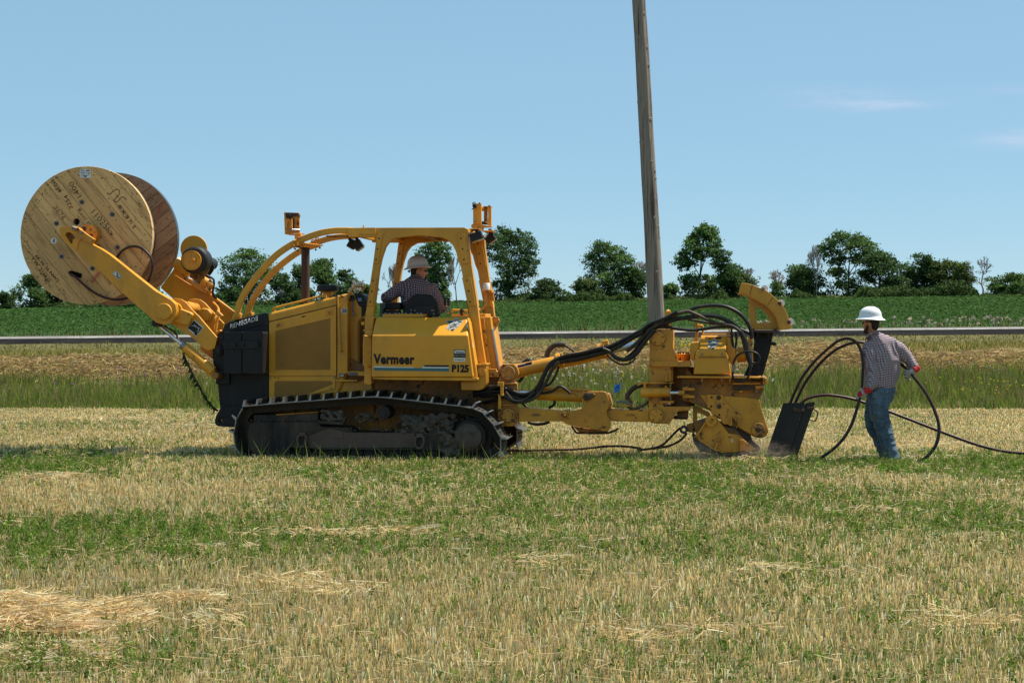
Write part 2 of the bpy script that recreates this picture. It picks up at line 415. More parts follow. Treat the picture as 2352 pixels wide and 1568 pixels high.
def stubble():
    N = 640000
    X, Y = region(N, 6.9, 31.7, power=.9, pad=3.4)
    outer = np.abs(X) > Y * .325 + .5
    dens = np.interp(Y, [7, 12, 20, 31], [1, 1, .95, .9])
    g = green_density(X, Y)
    keep = RNG.random(N) < np.clip(1.02 - .85 * np.clip(g - .15, 0, 1), .25, 1) * dens * np.where(outer, .42, 1)
    keep &= ~blocked(X, Y)
    X, Y, g, outer = X[keep], Y[keep], g[keep], outer[keep]; n = len(X)
    # drilled rows: pull stems toward rows 0.15 m apart, running along X
    row = np.round((Y + .05 * np.sin(X * .7)) / .155) * .155
    Y = row - .05 * np.sin(X * .7) + RNG.normal(0, .026, n)
    Z = ground(X, Y)
    h = np.clip(RNG.normal(.062, .016, n), .02, .12) * (.80 + .45 * vnoise(X, Y, 1.4, 21)) * np.where(g > .55, .8, 1.0)
    lean = RNG.normal(0, .17, (n, 2)) * h[:, None]
    far = np.interp(Y, [7, 12, 20, 31], [.0052, .0060, .0095, .016]) * np.where(outer, 1.8, 1)
    base = np.stack([X, Y, Z - .01], 1); tip = base + np.stack([lean[:, 0], lean[:, 1], h], 1)
    tint = vary([(.84, .62, .29), (.92, .71, .36), (.74, .53, .22), (.68, .52, .22), (.95, .80, .50), (.50, .40, .16), (.80, .54, .23)], n, .16)
    gk = vnoise(X, Y, 2.5, 31)[:, None]
    tint = tint * (.86 + .3 * gk)
    gr = RNG.random(n) < (.12 + .30 * g); tint[gr] = vary([(.28, .31, .12), (.34, .33, .15), (.22, .27, .12)], gr.sum(), .15)
    v, f, t = blades(base, tip, far * (1 + RNG.normal(0, .2, n)).clip(.5, 2), tint, taper=.9)
    t = t.reshape(-1, 4, 3); t[:, :2] *= .58; t = t.reshape(-1, 3)   # stems are darker at the foot
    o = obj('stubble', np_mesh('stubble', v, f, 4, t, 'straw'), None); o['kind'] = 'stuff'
stubble()

def litter():
    parts = []
    N = 56000
    X, Y = region(N, 7.0, 31.5, power=.6, pad=3.2)
    m = RNG.random(N) < .35 + .65 * (vnoise(X, Y, 1.6, 41) > .5)
    X, Y = X[m], Y[m]; n = len(X); Z = ground(X, Y)
    ang = RNG.random(n) * 6.283; L = RNG.gamma(3, .035, n).clip(.03, .30)
    z = Z + RNG.random(n) * .055
    base = np.stack([X, Y, z], 1); tip = base + np.stack([np.cos(ang) * L, np.sin(ang) * L * .7, RNG.normal(0, .02, n)], 1)
    w = np.interp(Y, [7, 15, 31], [.0038, .0055, .010])
    parts.append(blades(base, tip, w, vary([(.78, .60, .34), (.70, .51, .26), (.84, .70, .47), (.56, .40, .19)], n, .15), taper=.8))
    # matted straw heaps left where the combine turned: (x, y, rx, ry, height, count)
    for cx, cy, rx, ry, hh, cnt in [(-2.80, 9.15, .52, .36, .17, 3600), (-2.32, 9.3, .30, .24, .10, 900), (-1.98, 9.95, .28, .12, .05, 260), (-1.75, 9.3, .3, .3, .03, 140), (-5.1, 17.8, .5, .35, .07, 360),
                                    (-1.62, 13.05, .50, .14, .05, 260), (-1.0, 13.2, .45, .10, .04, 90), (-1.45, 10.75, .32, .28, .04, 150), (-2.3, 12.3, .7, .12, .02, 110), (-1.1, 10.4, .35, .25, .03, 200), (-2.4, 8.3, .5, .3, .03, 240),
                                    (6.4, 13.5, .6, .5, .03, 160), (3.2, 14.6, .7, .25, .03, 130), (2.6, 9.3, .5, .3, .03, 130), (.9, 9.0, .5, .3, .03, 160), (1.9, 11.2, .5, .2, .03, 120), (.2, 11.6, .4, .3, .03, 120),
                                    (-4.5, 26.5, 1.6, 1.0, .06, 900), (-6.5, 28.0, 1.6, .9, .06, 700), (3.8, 25.0, 2.0, .9, .06, 900), (5.6, 22.5, 1.1, .6, .06, 500), (8.4, 24.0, 1.5, .9, .06, 600), (7.0, 19.0, .9, .6, .06, 500), (4.9, 20.3, .9, .4, .05, 400), (2.9, 20.0, .8, .4, .04, 300)]:
        n = cnt; a = RNG.random(n) * 6.283; r = np.sqrt(RNG.random(n))
        wob = 1 + .25 * np.sin(a * 3 + cx) + .15 * np.sin(a * 7)
        X = cx + np.cos(a) * r * rx * wob; Y = cy + np.sin(a) * r * ry * wob
        top = hh * (1 - r ** 2) + .035
        z = ground(X, Y) + top * RNG.random(n) ** .5
        L = RNG.gamma(4, .034, n).clip(.05, .34); ang = RNG.normal(.15, .62, n) + np.where(RNG.random(n) < .3, 1.57, 0)
        L = L * np.where(RNG.random(n) < .5, 1, -1)
        d = np.stack([np.cos(ang) * L, np.sin(ang) * L, RNG.normal(0, .028, n)], 1)
        base = np.stack([X, Y, z], 1) - d / 2; base[:, 2] = np.maximum(base[:, 2], ground(base[:, 0], base[:, 1]) + .01)
        bend = RNG.normal(0, .012, (n, 3))
        w = np.full(n, .0050 * (1 + cy / 40))
        v, f, t = blades(base, base + d, w, vary([(.76, .58, .30), (.82, .66, .38), (.66, .48, .22), (.86, .74, .50), (.54, .38, .17)], n, .14), taper=.8)
        parts.append((v, f, t))
    v, f, t = merge_np(parts)
    o = obj('loose_straw', np_mesh('loose_straw', v, f, 4, t, 'straw'), None); o['kind'] = 'stuff'
litter()

GREENS = [(.105, .190, .022), (.140, .235, .030), (.080, .150, .018), (.185, .26, .04), (.12, .20, .034)]
def weeds():
    # regrowth plants: a stem with small leaflets in whorls
    N = 48000
    X, Y = region(N, 7.0, 31.0, power=.7, pad=3.0)
    g = green_density(X, Y)
    m = (RNG.random(N) < np.clip(g ** 1.5 * 1.0, .016, 1)) & ~blocked(X, Y)
    X, Y, g = X[m], Y[m], g[m]; n = len(X); Z = ground(X, Y)
    H = np.clip(RNG.normal(.070, .025, n), .025, .16) * (.75 + .5 * g)
    K = 26
    t_ = RNG.random((n, K)) ** .8
    lean = RNG.normal(0, .18, (n, 1, 2)) * H[:, None, None]
    bx = X[:, None] + lean[..., 0] * t_; by = Y[:, None] + lean[..., 1] * t_; bz = Z[:, None] + H[:, None] * t_
    a = RNG.random((n, K)) * 6.283; L = (.010 + .019 * RNG.random((n, K))) * (1.15 - .55 * t_) * np.interp(Y, [7, 14, 31], [.9, 1.15, 1.6])[:, None]
    base = np.stack([bx, by, bz], -1).reshape(-1, 3)
    d = np.stack([np.cos(a) * L, np.sin(a) * L, L * RNG.uniform(.15, .9, (n, K))], -1).reshape(-1, 3)
    tint = np.repeat(vary(GREENS, n, .18), K, axis=0) * (1 + RNG.normal(0, .12, (n * K, 1)))
    w = (L * .34).ravel()
    v, f, t = blades_tri(base + d, base, w * 1.25, tint.clip(.01, 1))
    o = obj('alfalfa_regrowth', np_mesh('alfalfa_regrowth', v, f, 3, t, 'leaf'), None); o['kind'] = 'stuff'
weeds()

def fine_grass():
    N = 390000
    X, Y = region(N, 7.0, 33.0, power=.7, pad=3.0)
    g = green_density(X, Y)
    s, w_ = machine_sw(X, Y)
    near_track = (s > -3.7) & (s < 6.5) & (w_ > -.7) & (w_ < .1)
    m = (RNG.random(N) < np.clip(g * .95 - .02, .07, 1)) | (near_track & (RNG.random(N) < .55))
    m &= ~blocked(X, Y)
    X, Y = X[m], Y[m]; near_track = near_track[m]; n = len(X); Z = ground(X, Y)
    H = np.clip(RNG.normal(.062, .025, n), .02, .15); tall = near_track & (RNG.random(n) < .07); H[tall] = RNG.uniform(.14, .34, tall.sum())
    base = np.stack([X, Y, Z], 1); l = RNG.normal(0, .35, (n, 2)) * H[:, None]
    tip = base + np.stack([l[:, 0], l[:, 1], H], 1)
    w = np.interp(Y, [7, 15, 31], [.004, .006, .012])
    v, f, t = blades_tri(base, tip, w * 1.2, vary([(.13, .215, .030), (.18, .25, .045), (.23, .26, .06), (.10, .17, .026), (.18, .23, .07)], n, .2))
    o = obj('short_grass', np_mesh('short_grass', v, f, 3, t, 'grassblade'), None); o['kind'] = 'stuff'
fine_grass()

def verge_cover():
    parts = []
    def add(N, y0, y1, H, Hs, cols, w, dens, bendk=.35, lean=.25, taper=.15, var=.2):
        X = (RNG.random(N) * 2 - 1) * 21.5; Y = y0 + (y1 - y0) * RNG.random(N)
        X = X * (Y / 52 * .5 + .5)
        m = RNG.random(N) < dens(X, Y); X, Y = X[m], Y[m]; n = len(X); Z = ground(X, Y)
        h = np.clip(RNG.normal(H, Hs, n), .03, 2) * (.6 + .8 * vnoise(X, Y, 2.2, 51)); h = h * np.where(Y < 46, 1 - .38 * np.clip(-(X + 3) / 6, 0, 1), 1) * np.where(Y < 40, np.interp(Y, [31.5, 33, 36, 40], [.42, .45, .6, 1]), 1); l = RNG.normal(0, lean, (n, 2)) * h[:, None]
        base = np.stack([X, Y, Z - .02], 1); tip = base + np.stack([l[:, 0], l[:, 1], h], 1)
        b = np.stack([l[:, 0] * -bendk, l[:, 1] * -bendk, h * .06], 1)
        tint = vary(cols, n, var) * (.75 + .5 * vnoise(X, Y, 1.2, 52)[:, None])
        parts.append(blades_tri(base, tip, np.full(n, w) * (1 + RNG.normal(0, .2, n)).clip(.5, 2), tint))
    lush = lambda X, Y: .35 + .9 * (vnoise(X, Y, 2.6, 61) > .33)
    G1 = [(.105, .18, .018), (.14, .215, .022), (.18, .235, .030), (.07, .135, .014), (.24, .23, .05)]
    DRY = [(.36, .27, .11), (.44, .33, .15), (.28, .23, .08), (.50, .37, .19)]
    # field margin: trampled mixed weeds
    add(26000, 31.3, 35.5, .15, .07, G1 + [(.22, .18, .08), (.30, .24, .13), (.36, .28, .15), (.25, .2, .1)], .022, lambda X, Y: .8 + 0 * X, lean=.5)
    # ditch: tall green grass
    add(100000, 32.6, 44.6, .38, .15, G1 + [(.16, .15, .06), (.20, .17, .08)], .020, lush)
    add(14000, 33.0, 37.0, .20, .10, DRY, .018, lambda X, Y: .1 + .9 * (vnoise(X, Y, 1.8, 67) > .55), lean=.5)
    add(14000, 34.5, 45.6, .50, .14, [(.24, .17, .085), (.30, .20, .12), (.16, .13, .05), (.20, .13, .09)], .013, lambda X, Y: .25 + .7 * (vnoise(X, Y, 3.2, 63) > .48))
    # mown bank and road edge
    add(26000, 44.5, 48.8, .12, .05, DRY + [(.10, .12, .03)], .03, lambda X, Y: .9 + 0 * X, lean=.6)
    add(26000, 48.0, 50.0, .12, .05, [(.24, .22, .05), (.33, .26, .08), (.17, .20, .035), (.42, .31, .12)], .03, lambda X, Y: .9 + 0 * X)
    add(15000, 49.8, 51.95, .06, .03, [(.15, .15, .035), (.22, .18, .06), (.10, .13, .025)], .03, lambda X, Y: .9 + 0 * X)
    add(260, 50.8, 51.8, .22, .10, [(.10, .16, .03), (.13, .16, .04)], .03, lambda X, Y: (vnoise(X, Y, 1.2, 66) > .55) * .8)
    add(3200, 61.6, 64.5, .30, .13, [(.15, .15, .05), (.22, .19, .08), (.08, .12, .03)], .035, lambda X, Y: .8 + 0 * X)
    v, f, t = merge_np(parts)
    o = obj('verge_grass', np_mesh('verge_grass', v, f, 3, t, 'grassblade'), None); o['kind'] = 'stuff'
    # windrow of dry hay on the bank
    N = 32000
    X = (RNG.random(N) * 2 - 1) * 21; c = 46.6 + .5 * np.sin(X * .21 + 1) + .3 * np.sin(X * .9); off = RNG.normal(0, .85, N); Y = c + off
    hgt = (.30 + .20 * vnoise(X, Y, 1.1, 71)) * np.exp(-(off / 1.0) ** 2) * (.55 + .9 * (vnoise(X, X * 0, 2.3, 72)))
    z = ground(X, Y) + hgt * RNG.random(N) ** .6 + .02
    L = RNG.gamma(4, .06, N).clip(.08, .6); a = RNG.random(N) * 6.283
    d = np.stack([np.cos(a) * L, np.sin(a) * L, RNG.normal(0, .05, N)], 1); base = np.stack([X, Y, z], 1) - d / 2
    hay = vary([(.40, .27, .12), (.50, .36, .17), (.30, .19, .09), (.56, .42, .22), (.38, .26, .10), (.42, .34, .13)], N, .2)
    v, f, t = blades(base, base + d, np.full(N, .024), hay, taper=.6, bend=RNG.normal(0, .05, (N, 3)))
    o = obj('hay_windrow', np_mesh('hay_windrow', v, f, 4, t, 'straw'), None); o['kind'] = 'stuff'
verge_cover()

def quads_at(P, size, tint, rng=RNG, flat=.0):
    """free leaf cards: one small random quad each"""
    n = len(P); a = rng.normal(size=(n, 3)); b = rng.normal(size=(n, 3))
    a[:, 2] *= (1 - flat); a /= np.linalg.norm(a, axis=1, keepdims=True) + 1e-9
    b = np.cross(a, b); b[:, 2] *= (1 - flat * .9); b /= np.linalg.norm(b, axis=1, keepdims=True) + 1e-9
    s = size[:, None] * .62
    v = np.stack([P - a * s, P + a * s * .6 - b * s * .8, P + a * s * .6 + b * s * .8], 1).reshape(-1, 3)
    return v, np.arange(3 * n).reshape(n, 3), np.repeat(tint, 3, axis=0)

def wildflowers():
    # thistle heads gone to seed, yellow composites, bindweed in the ditch
    parts = []
    for cnt, x0, x1, y0, y1, zlo, zhi, cols, s in [
        (90, -1.6, 6.0, 36, 43, .35, .75, [(.50, .44, .36), (.42, .36, .28)], .055), (25, -9.0, 1.0, 40, 46, .30, .6, [(.45, .38, .3)], .05),
        (110, -1.6, 3.6, 41, 47, .15, .5, [(.62, .48, .02)], .038), (60, -1.5, 3.0, 42, 46, .2, .5, [(.75, .75, .74)], .045),
        (40, 2.8, 6, 47, 50, .1, .25, [(.66, .50, .02)], .06), (70, 10.0, 13.6, 36, 40, .2, .6, [(.45, .42, .03), (.40, .38, .05)], .036),
        (30, 10, 13.5, 41, 44, .3, .6, [(.18, .16, .24), (.22, .2, .28)], .036), (10, -12, -8, 38, 45, .3, .6, [(.24, .10, .30)], .05),
        (120, 7.6, 20.5, 61.6, 62.8, .10, .42, [(.42, .38, .28), (.34, .30, .22), (.26, .21, .16)], .11)]:
        X = RNG.uniform(x0, x1, cnt); Y = RNG.uniform(y0, y1, cnt); Z = ground(X, Y) + RNG.uniform(zlo, zhi, cnt)
        k = 4; P = np.repeat(np.stack([X, Y, Z], 1), k, axis=0) + RNG.normal(0, s * .25, (cnt * k, 3))
        parts.append(quads_at(P, np.full(cnt * k, s), vary(cols, cnt * k, .1)))
    v, f, t = merge_np(parts)
    o = obj('wildflower_heads', np_mesh('wildflower_heads', v, f, 3, t, 'leaf'), None); o['kind'] = 'stuff'
wildflowers()

def beans():
    N = 300000
    u = RNG.random(N); Y = 62.3 * (190 / 62.3) ** u; X = (RNG.random(N) * 2 - 1) * (Y * .335 + 2)
    row = np.round(Y / .76) * .76; near = Y < 110
    Y = np.where(near, row + RNG.normal(0, .17, N), Y)
    Z = ground(X, Y) + np.clip(RNG.normal(.22, .06, N), .03, .4) * (.75 + .5 * vnoise(X, Y, 6, 81))
    size = np.interp(Y, [62, 100, 190], [.08, .13, .27]) * RNG.uniform(.7, 1.3, N)
    tint = vary([(.042, .090, .022), (.051, .104, .026), (.036, .080, .019), (.058, .115, .029)], N, .16) * (.86 + .28 * vnoise(X, Y * .4, 9, 82)[:, None])
    pale = RNG.random(N) < .03; tint[pale] = vary([(.09, .17, .05), (.12, .19, .06)], pale.sum(), .1)
    v, f, t = quads_at(np.stack([X, Y, Z], 1), size, tint, flat=.86)
    o = obj('soybean_plants', np_mesh('soybean_plants', v, f, 3, t, 'leaf_matte'), None); o['kind'] = 'stuff'
beans()

# ------------------------------------------------------------------ trees
def limb_mesh(segs, sides=5):
    """segs: list of (p0, p1, r0, r1)"""
    vs, fs = [], []; o = 0
    for p0, p1, r0, r1 in segs:
        d = np.asarray(p1) - np.asarray(p0); L = np.linalg.norm(d) + 1e-9; d = d / L
        a = np.cross(d, [0.3, .9, .2]); a /= np.linalg.norm(a) + 1e-9; b = np.cross(d, a)
        th = np.arange(sides) / sides * 6.2832
        ring = np.cos(th)[:, None] * a + np.sin(th)[:, None] * b
        vs.append(np.asarray(p0) + ring * r0); vs.append(np.asarray(p1) + ring * r1)
        i = np.arange(sides); j = (i + 1) % sides
        fs.append(np.stack([o + i, o + j, o + sides + j, o + sides + i], 1)); o += 2 * sides
    return np.concatenate(vs), np.concatenate(fs)
def branchy(rng, p, d, L, r, depth, segs, tips, spread=.55, up=.25, n=3, gn=3):
    """recursive limbs made of slightly bent pieces"""
    q = np.array(p, float); dd = np.array(d, float)
    for i in range(gn):
        dd = dd + rng.normal(0, .13, 3); dd[2] += up * .12; dd /= np.linalg.norm(dd)
        q2 = q + dd * L / gn; ra = r * (1 - .45 * i / gn); rb = r * (1 - .45 * (i + 1) / gn)
        segs.append((q, q2, ra, rb)); q = q2
        if depth > 0 and i >= 1 and rng.random() < .55:
            nd = dd + rng.normal(0, spread * 1.2, 3); nd /= np.linalg.norm(nd)
            branchy(rng, q, nd, L * rng.uniform(.45, .7), rb * .55, depth - 1, segs, tips, spread, up, n, gn)
    if depth == 0: tips.append(q); return
    for _ in range(n):
        nd = dd + rng.normal(0, spread, 3); nd[2] += up * .3; nd /= np.linalg.norm(nd)
        branchy(rng, q, nd, L * rng.uniform(.58, .82), r * .52, depth - 1, segs, tips, spread, up, n, gn)

TREE_GREENS = {'dark': [(.060, .112, .034), (.080, .140, .042), (.046, .086, .028), (.098, .160, .05)],
               'mid': [(.080, .145, .040), (.105, .18, .048), (.060, .112, .034), (.125, .19, .055)],
               'olive': [(.088, .130, .036), (.115, .155, .045), (.066, .098, .028), (.135, .17, .054)],
               'pale': [(.065, .105, .035), (.085, .13, .045), (.045, .08, .028)]}
def tree(px, top, base, width, Y, label, seed, tone='dark', lobes=None, leaves=2600, lean=0.0, trunk=.16, name='broadleaf_tree', openness=.35, size=.22, bark='bark', low=.12):
    rng = np.random.default_rng(seed)
    s = Y / F
    X0 = (px - HX) * s; z0 = float(ground(X0, Y)); zt = EYE - (top - HY) * s; zb = z0
    H = zt - zb; W = width * s * 1.18
    root = thing(name, label, 'tree', (X0, Y, zb), 0, 'trees along the far crest')
    # crown lobes (relative x -1..1, z 0..1, radius x, radius z)
    if lobes is None:
        lobes = []
        for i in range(rng.integers(8, 12)):
            z = rng.uniform(low + .12, .86); half = math.sin(min(1, (1 - z) * 1.5 + .12) * 1.45) * .66
            lobes.append((rng.uniform(-half, half), z, rng.uniform(.22, .38), rng.uniform(.10, .17)))
        lobes.append((rng.uniform(-.2, .2), .88, .28, .10))
    segs, P, TN = [], [], []
    top_of_trunk = np.array([lean * W * .5, 0, H * .50])
    mids = [np.zeros(3), np.array([lean * W * .12 + rng.normal(0, .05), rng.normal(0, .05), H * .18]), np.array([lean * W * .3 + rng.normal(0, .08), 0, H * .34]), top_of_trunk]
    rr = [trunk, trunk * .82, trunk * .68, trunk * .5]
    for i in range(3): segs.append((mids[i], mids[i + 1], rr[i], rr[i + 1]))
    for lx, lz, rx, rz in lobes:
        c = np.array([lx * W / 2 + lean * W * lz * .5 * 0, rng.uniform(-.3, .3) * W, lz * H]); RX = rx * W * .74; RZ = rz * H * 1.30
        start = mids[1] + (mids[3] - mids[1]) * min(1, max(0, lz - .25) * 1.5) * rng.uniform(.6, 1)
        m = (start + c) / 2 + np.array([rng.normal(0, .15), rng.normal(0, .15), -.06 * H])
        segs.append((start, m, trunk * .42, trunk * .27)); segs.append((m, c, trunk * .27, trunk * .12))
        nt = int(22 + 34 * (rx * rz) * 12)
        tw = rng.normal(size=(nt, 3)); tw /= np.linalg.norm(tw, axis=1, keepdims=True); tw *= rng.uniform(.45, 1.0, (nt, 1))
        tips = c + tw * np.array([RX, RX * .9, RZ])
        for tpt in tips: segs.append((c + (tpt - c) * .1, tpt, trunk * .09, trunk * .03))
        k = max(6, int(leaves / len(lobes) / nt))
        sdv = rng.uniform(.4, 1.2, (nt, 1, 1)) * np.array([.10 + RX * .12, .10 + RX * .12, .08 + RZ * .09])
        cl = (tips[:, None, :] + rng.normal(0, 1, (nt, k, 3)) * sdv).reshape(-1, 3)
        P.append(cl); TN.append(np.repeat(rng.uniform(.62, 1.35, nt) * rng.uniform(.85, 1.15), k))
    v, f = limb_mesh(segs, 6)
    obj('trunk', np_mesh('trunk', v, f, 4, smooth=True), bark, root)
    nb = int(leaves * .22); a = rng.random(nb) * 6.2832; r_ = rng.random(nb) ** .5 * W * .42
    hb = rng.random(nb) ** .9 * H * (.16 + .14 * np.sin(a * 3 + seed)); P.append(np.stack([np.cos(a) * r_, np.sin(a) * r_, .1 + hb], 1)); TN.append(np.full(nb, .85))
    P = np.concatenate(P); TN = np.concatenate(TN); ok = P[:, 2] > .1; P = P[ok]; TN = TN[ok] * 1.02
    n = len(P); tint = (vary(TREE_GREENS[tone], n, .16, rng) * TN[:, None]).clip(.005, .5)
    v, f, t = quads_at(P, size * rng.uniform(.55, 1.3, n), tint, rng)
    obj('crown', np_mesh('crown', v, f, 3, t, 'leaf'), None, root)
    return root
def bare_tree(px, top, base, width, Y, label, seed, trunk=.11, n=3, depth=4):
    rng = np.random.default_rng(seed); s = Y / F
    X0 = (px - HX) * s; z0 = float(ground(X0, Y)); H = EYE - (top - HY) * s - z0
    root = thing('leafless_tree', label, 'tree', (X0, Y, z0), 0, 'bare trees along the far crest')
    segs, tips = [], []
    branchy(rng, (0, 0, 0), (rng.normal(0, .05), 0, 1), H * .36, trunk, depth, segs, tips, spread=.40, up=.55, n=3, gn=3)
    A = np.array([s_[1] for s_ in segs]); k = H / A[:, 2].max(); kx = min(1.4, (width * s) / (np.ptp(A[:, 0]) + .01))
    S = np.array([kx, kx, k])
    segs = [(np.asarray(a) * S, np.asarray(b) * S, max(r0, .030), max(r1, .024)) for a, b, r0, r1 in segs]
    v, f = limb_mesh(segs, 3)
    obj('trunk', np_mesh('trunk', v, f, 4, smooth=True), 'bark_bare', root)
    return root
TREES = [
 # px, top, base, width, Y, tone, leaves, openness kwargs, label
 (12, 672, 714, 44, 186, 'pale', 900, {}, 'low pale bush tree at the far left end of the tree line'),
 (72, 626, 714, 78, 192, 'mid', 2200, {}, 'upright green tree left of the cable reel'),
 (128, 652, 712, 66, 194, 'dark', 1700, {}, 'dark tree just behind the lower left edge of the cable reel'),
 (190, 662, 710, 90, 196, 'dark', 2000, {}, 'broad dark tree under the middle of the cable reel'),
 (262, 655, 706, 90, 197, 'dark', 2000, {}, 'dark tree under the right part of the cable reel'),
 (338, 650, 704, 80, 196, 'dark', 1800, {}, 'dark tree showing under the yellow reel arm'),
 (520, 630, 704, 60, 192, 'dark', 1700, {}, 'short bushy tree at the left foot of the tall tree near the curved rails'),
 (572, 571, 704, 112, 195, 'mid', 4200, {'lobes': [(-.55, .72, .42, .16), (.1, .82, .45, .14), (.55, .70, .42, .15), (-.35, .52, .42, .14), (.3, .50, .4, .14), (-.6, .33, .32, .12), (.15, .3, .38, .12), (-.1, .92, .3, .07), (.75,.55,.25,.1)]}, 'tall round tree behind the foot of the curved yellow rails'),
 (655, 628, 702, 70, 190, 'dark', 1900, {}, 'bushy tree between the curved rails and the rusty pipe'),
 (690, 612, 702, 64, 196, 'mid', 1900, {}, 'green tree just left of the rusty exhaust pipe'),
 (738, 590, 702, 78, 194, 'mid', 2600, {}, 'rounded tree just right of the rusty exhaust pipe'),
 (795, 618, 702, 76, 196, 'dark', 2000, {}, 'loose tree behind the hood handle and the dash'),
 (836, 650, 702, 54, 192, 'mid', 1300, {}, 'small tree left of the front cab post'),
 (997, 546, 698, 74, 195, 'mid', 3300, {'lobes': [(.1, .90, .42, .09), (-.35, .78, .48, .11), (.35, .74, .42, .12), (-.1, .62, .55, .12), (.25, .47, .42, .12), (-.25, .38, .3, .1), (.2, .3, .4, .1), (.3, .16, .5, .10)], 'size': .24}, 'tall tree seen through the cab beside the operator helmet'),
 (1168, 523, 700, 108, 196, 'dark', 5000, {'lobes': [(-.15, .93, .30, .07), (.35, .89, .34, .08), (-.5, .80, .36, .10), (.1, .78, .45, .11), (.65, .74, .34, .12), (-.4, .62, .36, .11), (.35, .60, .50, .12), (.7, .50, .28, .12), (0, .45, .4, .10), (.3, .34, .42, .10), (-.2, .25, .3, .08)], 'trunk': .24}, 'tallest dark tree right of the rear cab post'),
 (1255, 640, 698, 76, 190, 'pale', 1500, {'size': .22}, 'pale loose willow bush right of the tallest dark tree'),
 (1345, 640, 696, 66, 190, 'olive', 1700, {}, 'olive bush at the left of the tree clump before the pole'),
 (1398, 557, 696, 92, 195, 'mid', 4000, {'lobes': [(-.3, .90, .42, .10), (.3, .82, .45, .12), (-.55, .70, .36, .13), (.55, .66, .4, .12), (0, .64, .4, .12), (-.45, .42, .45, .13), (.25, .42, .5, .13), (-.1, .22, .7, .13)]}, 'round topped tree with forked stems left of the wooden pole'),
 (1452, 612, 696, 74, 196, 'dark', 2400, {}, 'dark tree just left of the wooden pole'),
 (1542, 652, 692, 44, 190, 'mid', 1000, {}, 'small bush just right of the wooden pole'),
 (1604, 516, 688, 92, 195, 'mid', 3800, {'lobes': [(.35, .93, .36, .07), (.05, .84, .44, .09), (.6, .80, .30, .11), (-.35, .68, .36, .11), (.2, .66, .36, .10), (-.5, .53, .36, .10), (-.3, .28, .40, .10), (.3, .25, .4, .1)], 'lean': .12, 'size': .25}, 'tall leaning tree with an open crown right of the wooden pole'),
 (1656, 572, 688, 100, 193, 'dark', 3600, {}, 'dense dark tree beside the tall leaning tree'),
 (1716, 628, 688, 70, 192, 'olive', 1500, {'size': .18}, 'thin olive tree between the dense dark tree and the curved chute'),
 (1775, 648, 686, 52, 190, 'mid', 1000, {'size': .18}, 'small sparse tree above the white rollers'),
 (1845, 610, 686, 98, 195, 'dark', 2900, {}, 'dark bushy tree with a bleached tree standing in it'),
 (1950, 534, 686, 108, 196, 'mid', 3400, {'lobes': [(-.45, .90, .40, .09), (.1, .92, .34, .07), (-.75, .76, .32, .10), (0, .78, .5, .10), (.5, .82, .38, .09), (.8, .68, .30, .09), (.35, .62, .36, .08), (-.55, .62, .3, .09), (-.35, .42, .26, .06), (-.2, .25, .3, .08)], 'size': .24}, 'tall open tree with spreading limbs above the white helmet'),
 (2022, 580, 686, 120, 194, 'dark', 4200, {}, 'dense domed tree to the right of the tall open tree'),
 (2108, 584, 686, 108, 196, 'dark', 3800, {}, 'dark tree with a double pointed top'),
 (2176, 596, 686, 110, 194, 'olive', 3800, {}, 'wide olive tree left of the grey bare tree'),
 (2318, 627, 688, 96, 194, 'mid', 2600, {}, 'rounded green tree at the right of the grey bare tree'),
 (2356, 634, 688, 60, 190, 'mid', 1500, {}, 'green tree cut by the right edge of the photo'),
]
for i, (px, top, base, w, Y, tone, lv, kw, lab) in enumerate(TREES):
    tree(px, top, base, w, Y, lab, 100 + i, tone, leaves=int(lv * 2.35), **kw)
for i, (px, top, w, Y, lab, tr) in enumerate([
 (905, 603, 34, 198, 'bare grey tree seen through the cab left of the operator', .09), (1050, 566, 52, 197, 'bare dark tree seen through the cab by the rear post', .11),
 (1214, 597, 40, 198, 'bare tree standing against the sky right of the tallest dark tree', .10), (150, 655, 22, 190, 'thin pale bare trunk under the cable reel', .10),
 (1720, 605, 50, 198, 'bare twiggy tree rising from the thin olive tree', .08), (1788, 618, 46, 197, 'bare twigs left of the bleached tree', .07),
 (1876, 562, 46, 193, 'bleached leafless tree standing in the dark bushy tree', .12), (2258, 588, 70, 193, 'broad grey leafless tree near the right edge', .16),
 (818, 640, 40, 189, 'dead pale tree with broken limbs left of the front cab post', .12), (1468, 600, 46, 199, 'bare tree top showing left of the wooden pole', .08),
 (640, 655, 40, 189, 'small bare tree under the curved rails', .08)]):
    bare_tree(px, top, 0, w, Y, lab, 300 + i, tr)

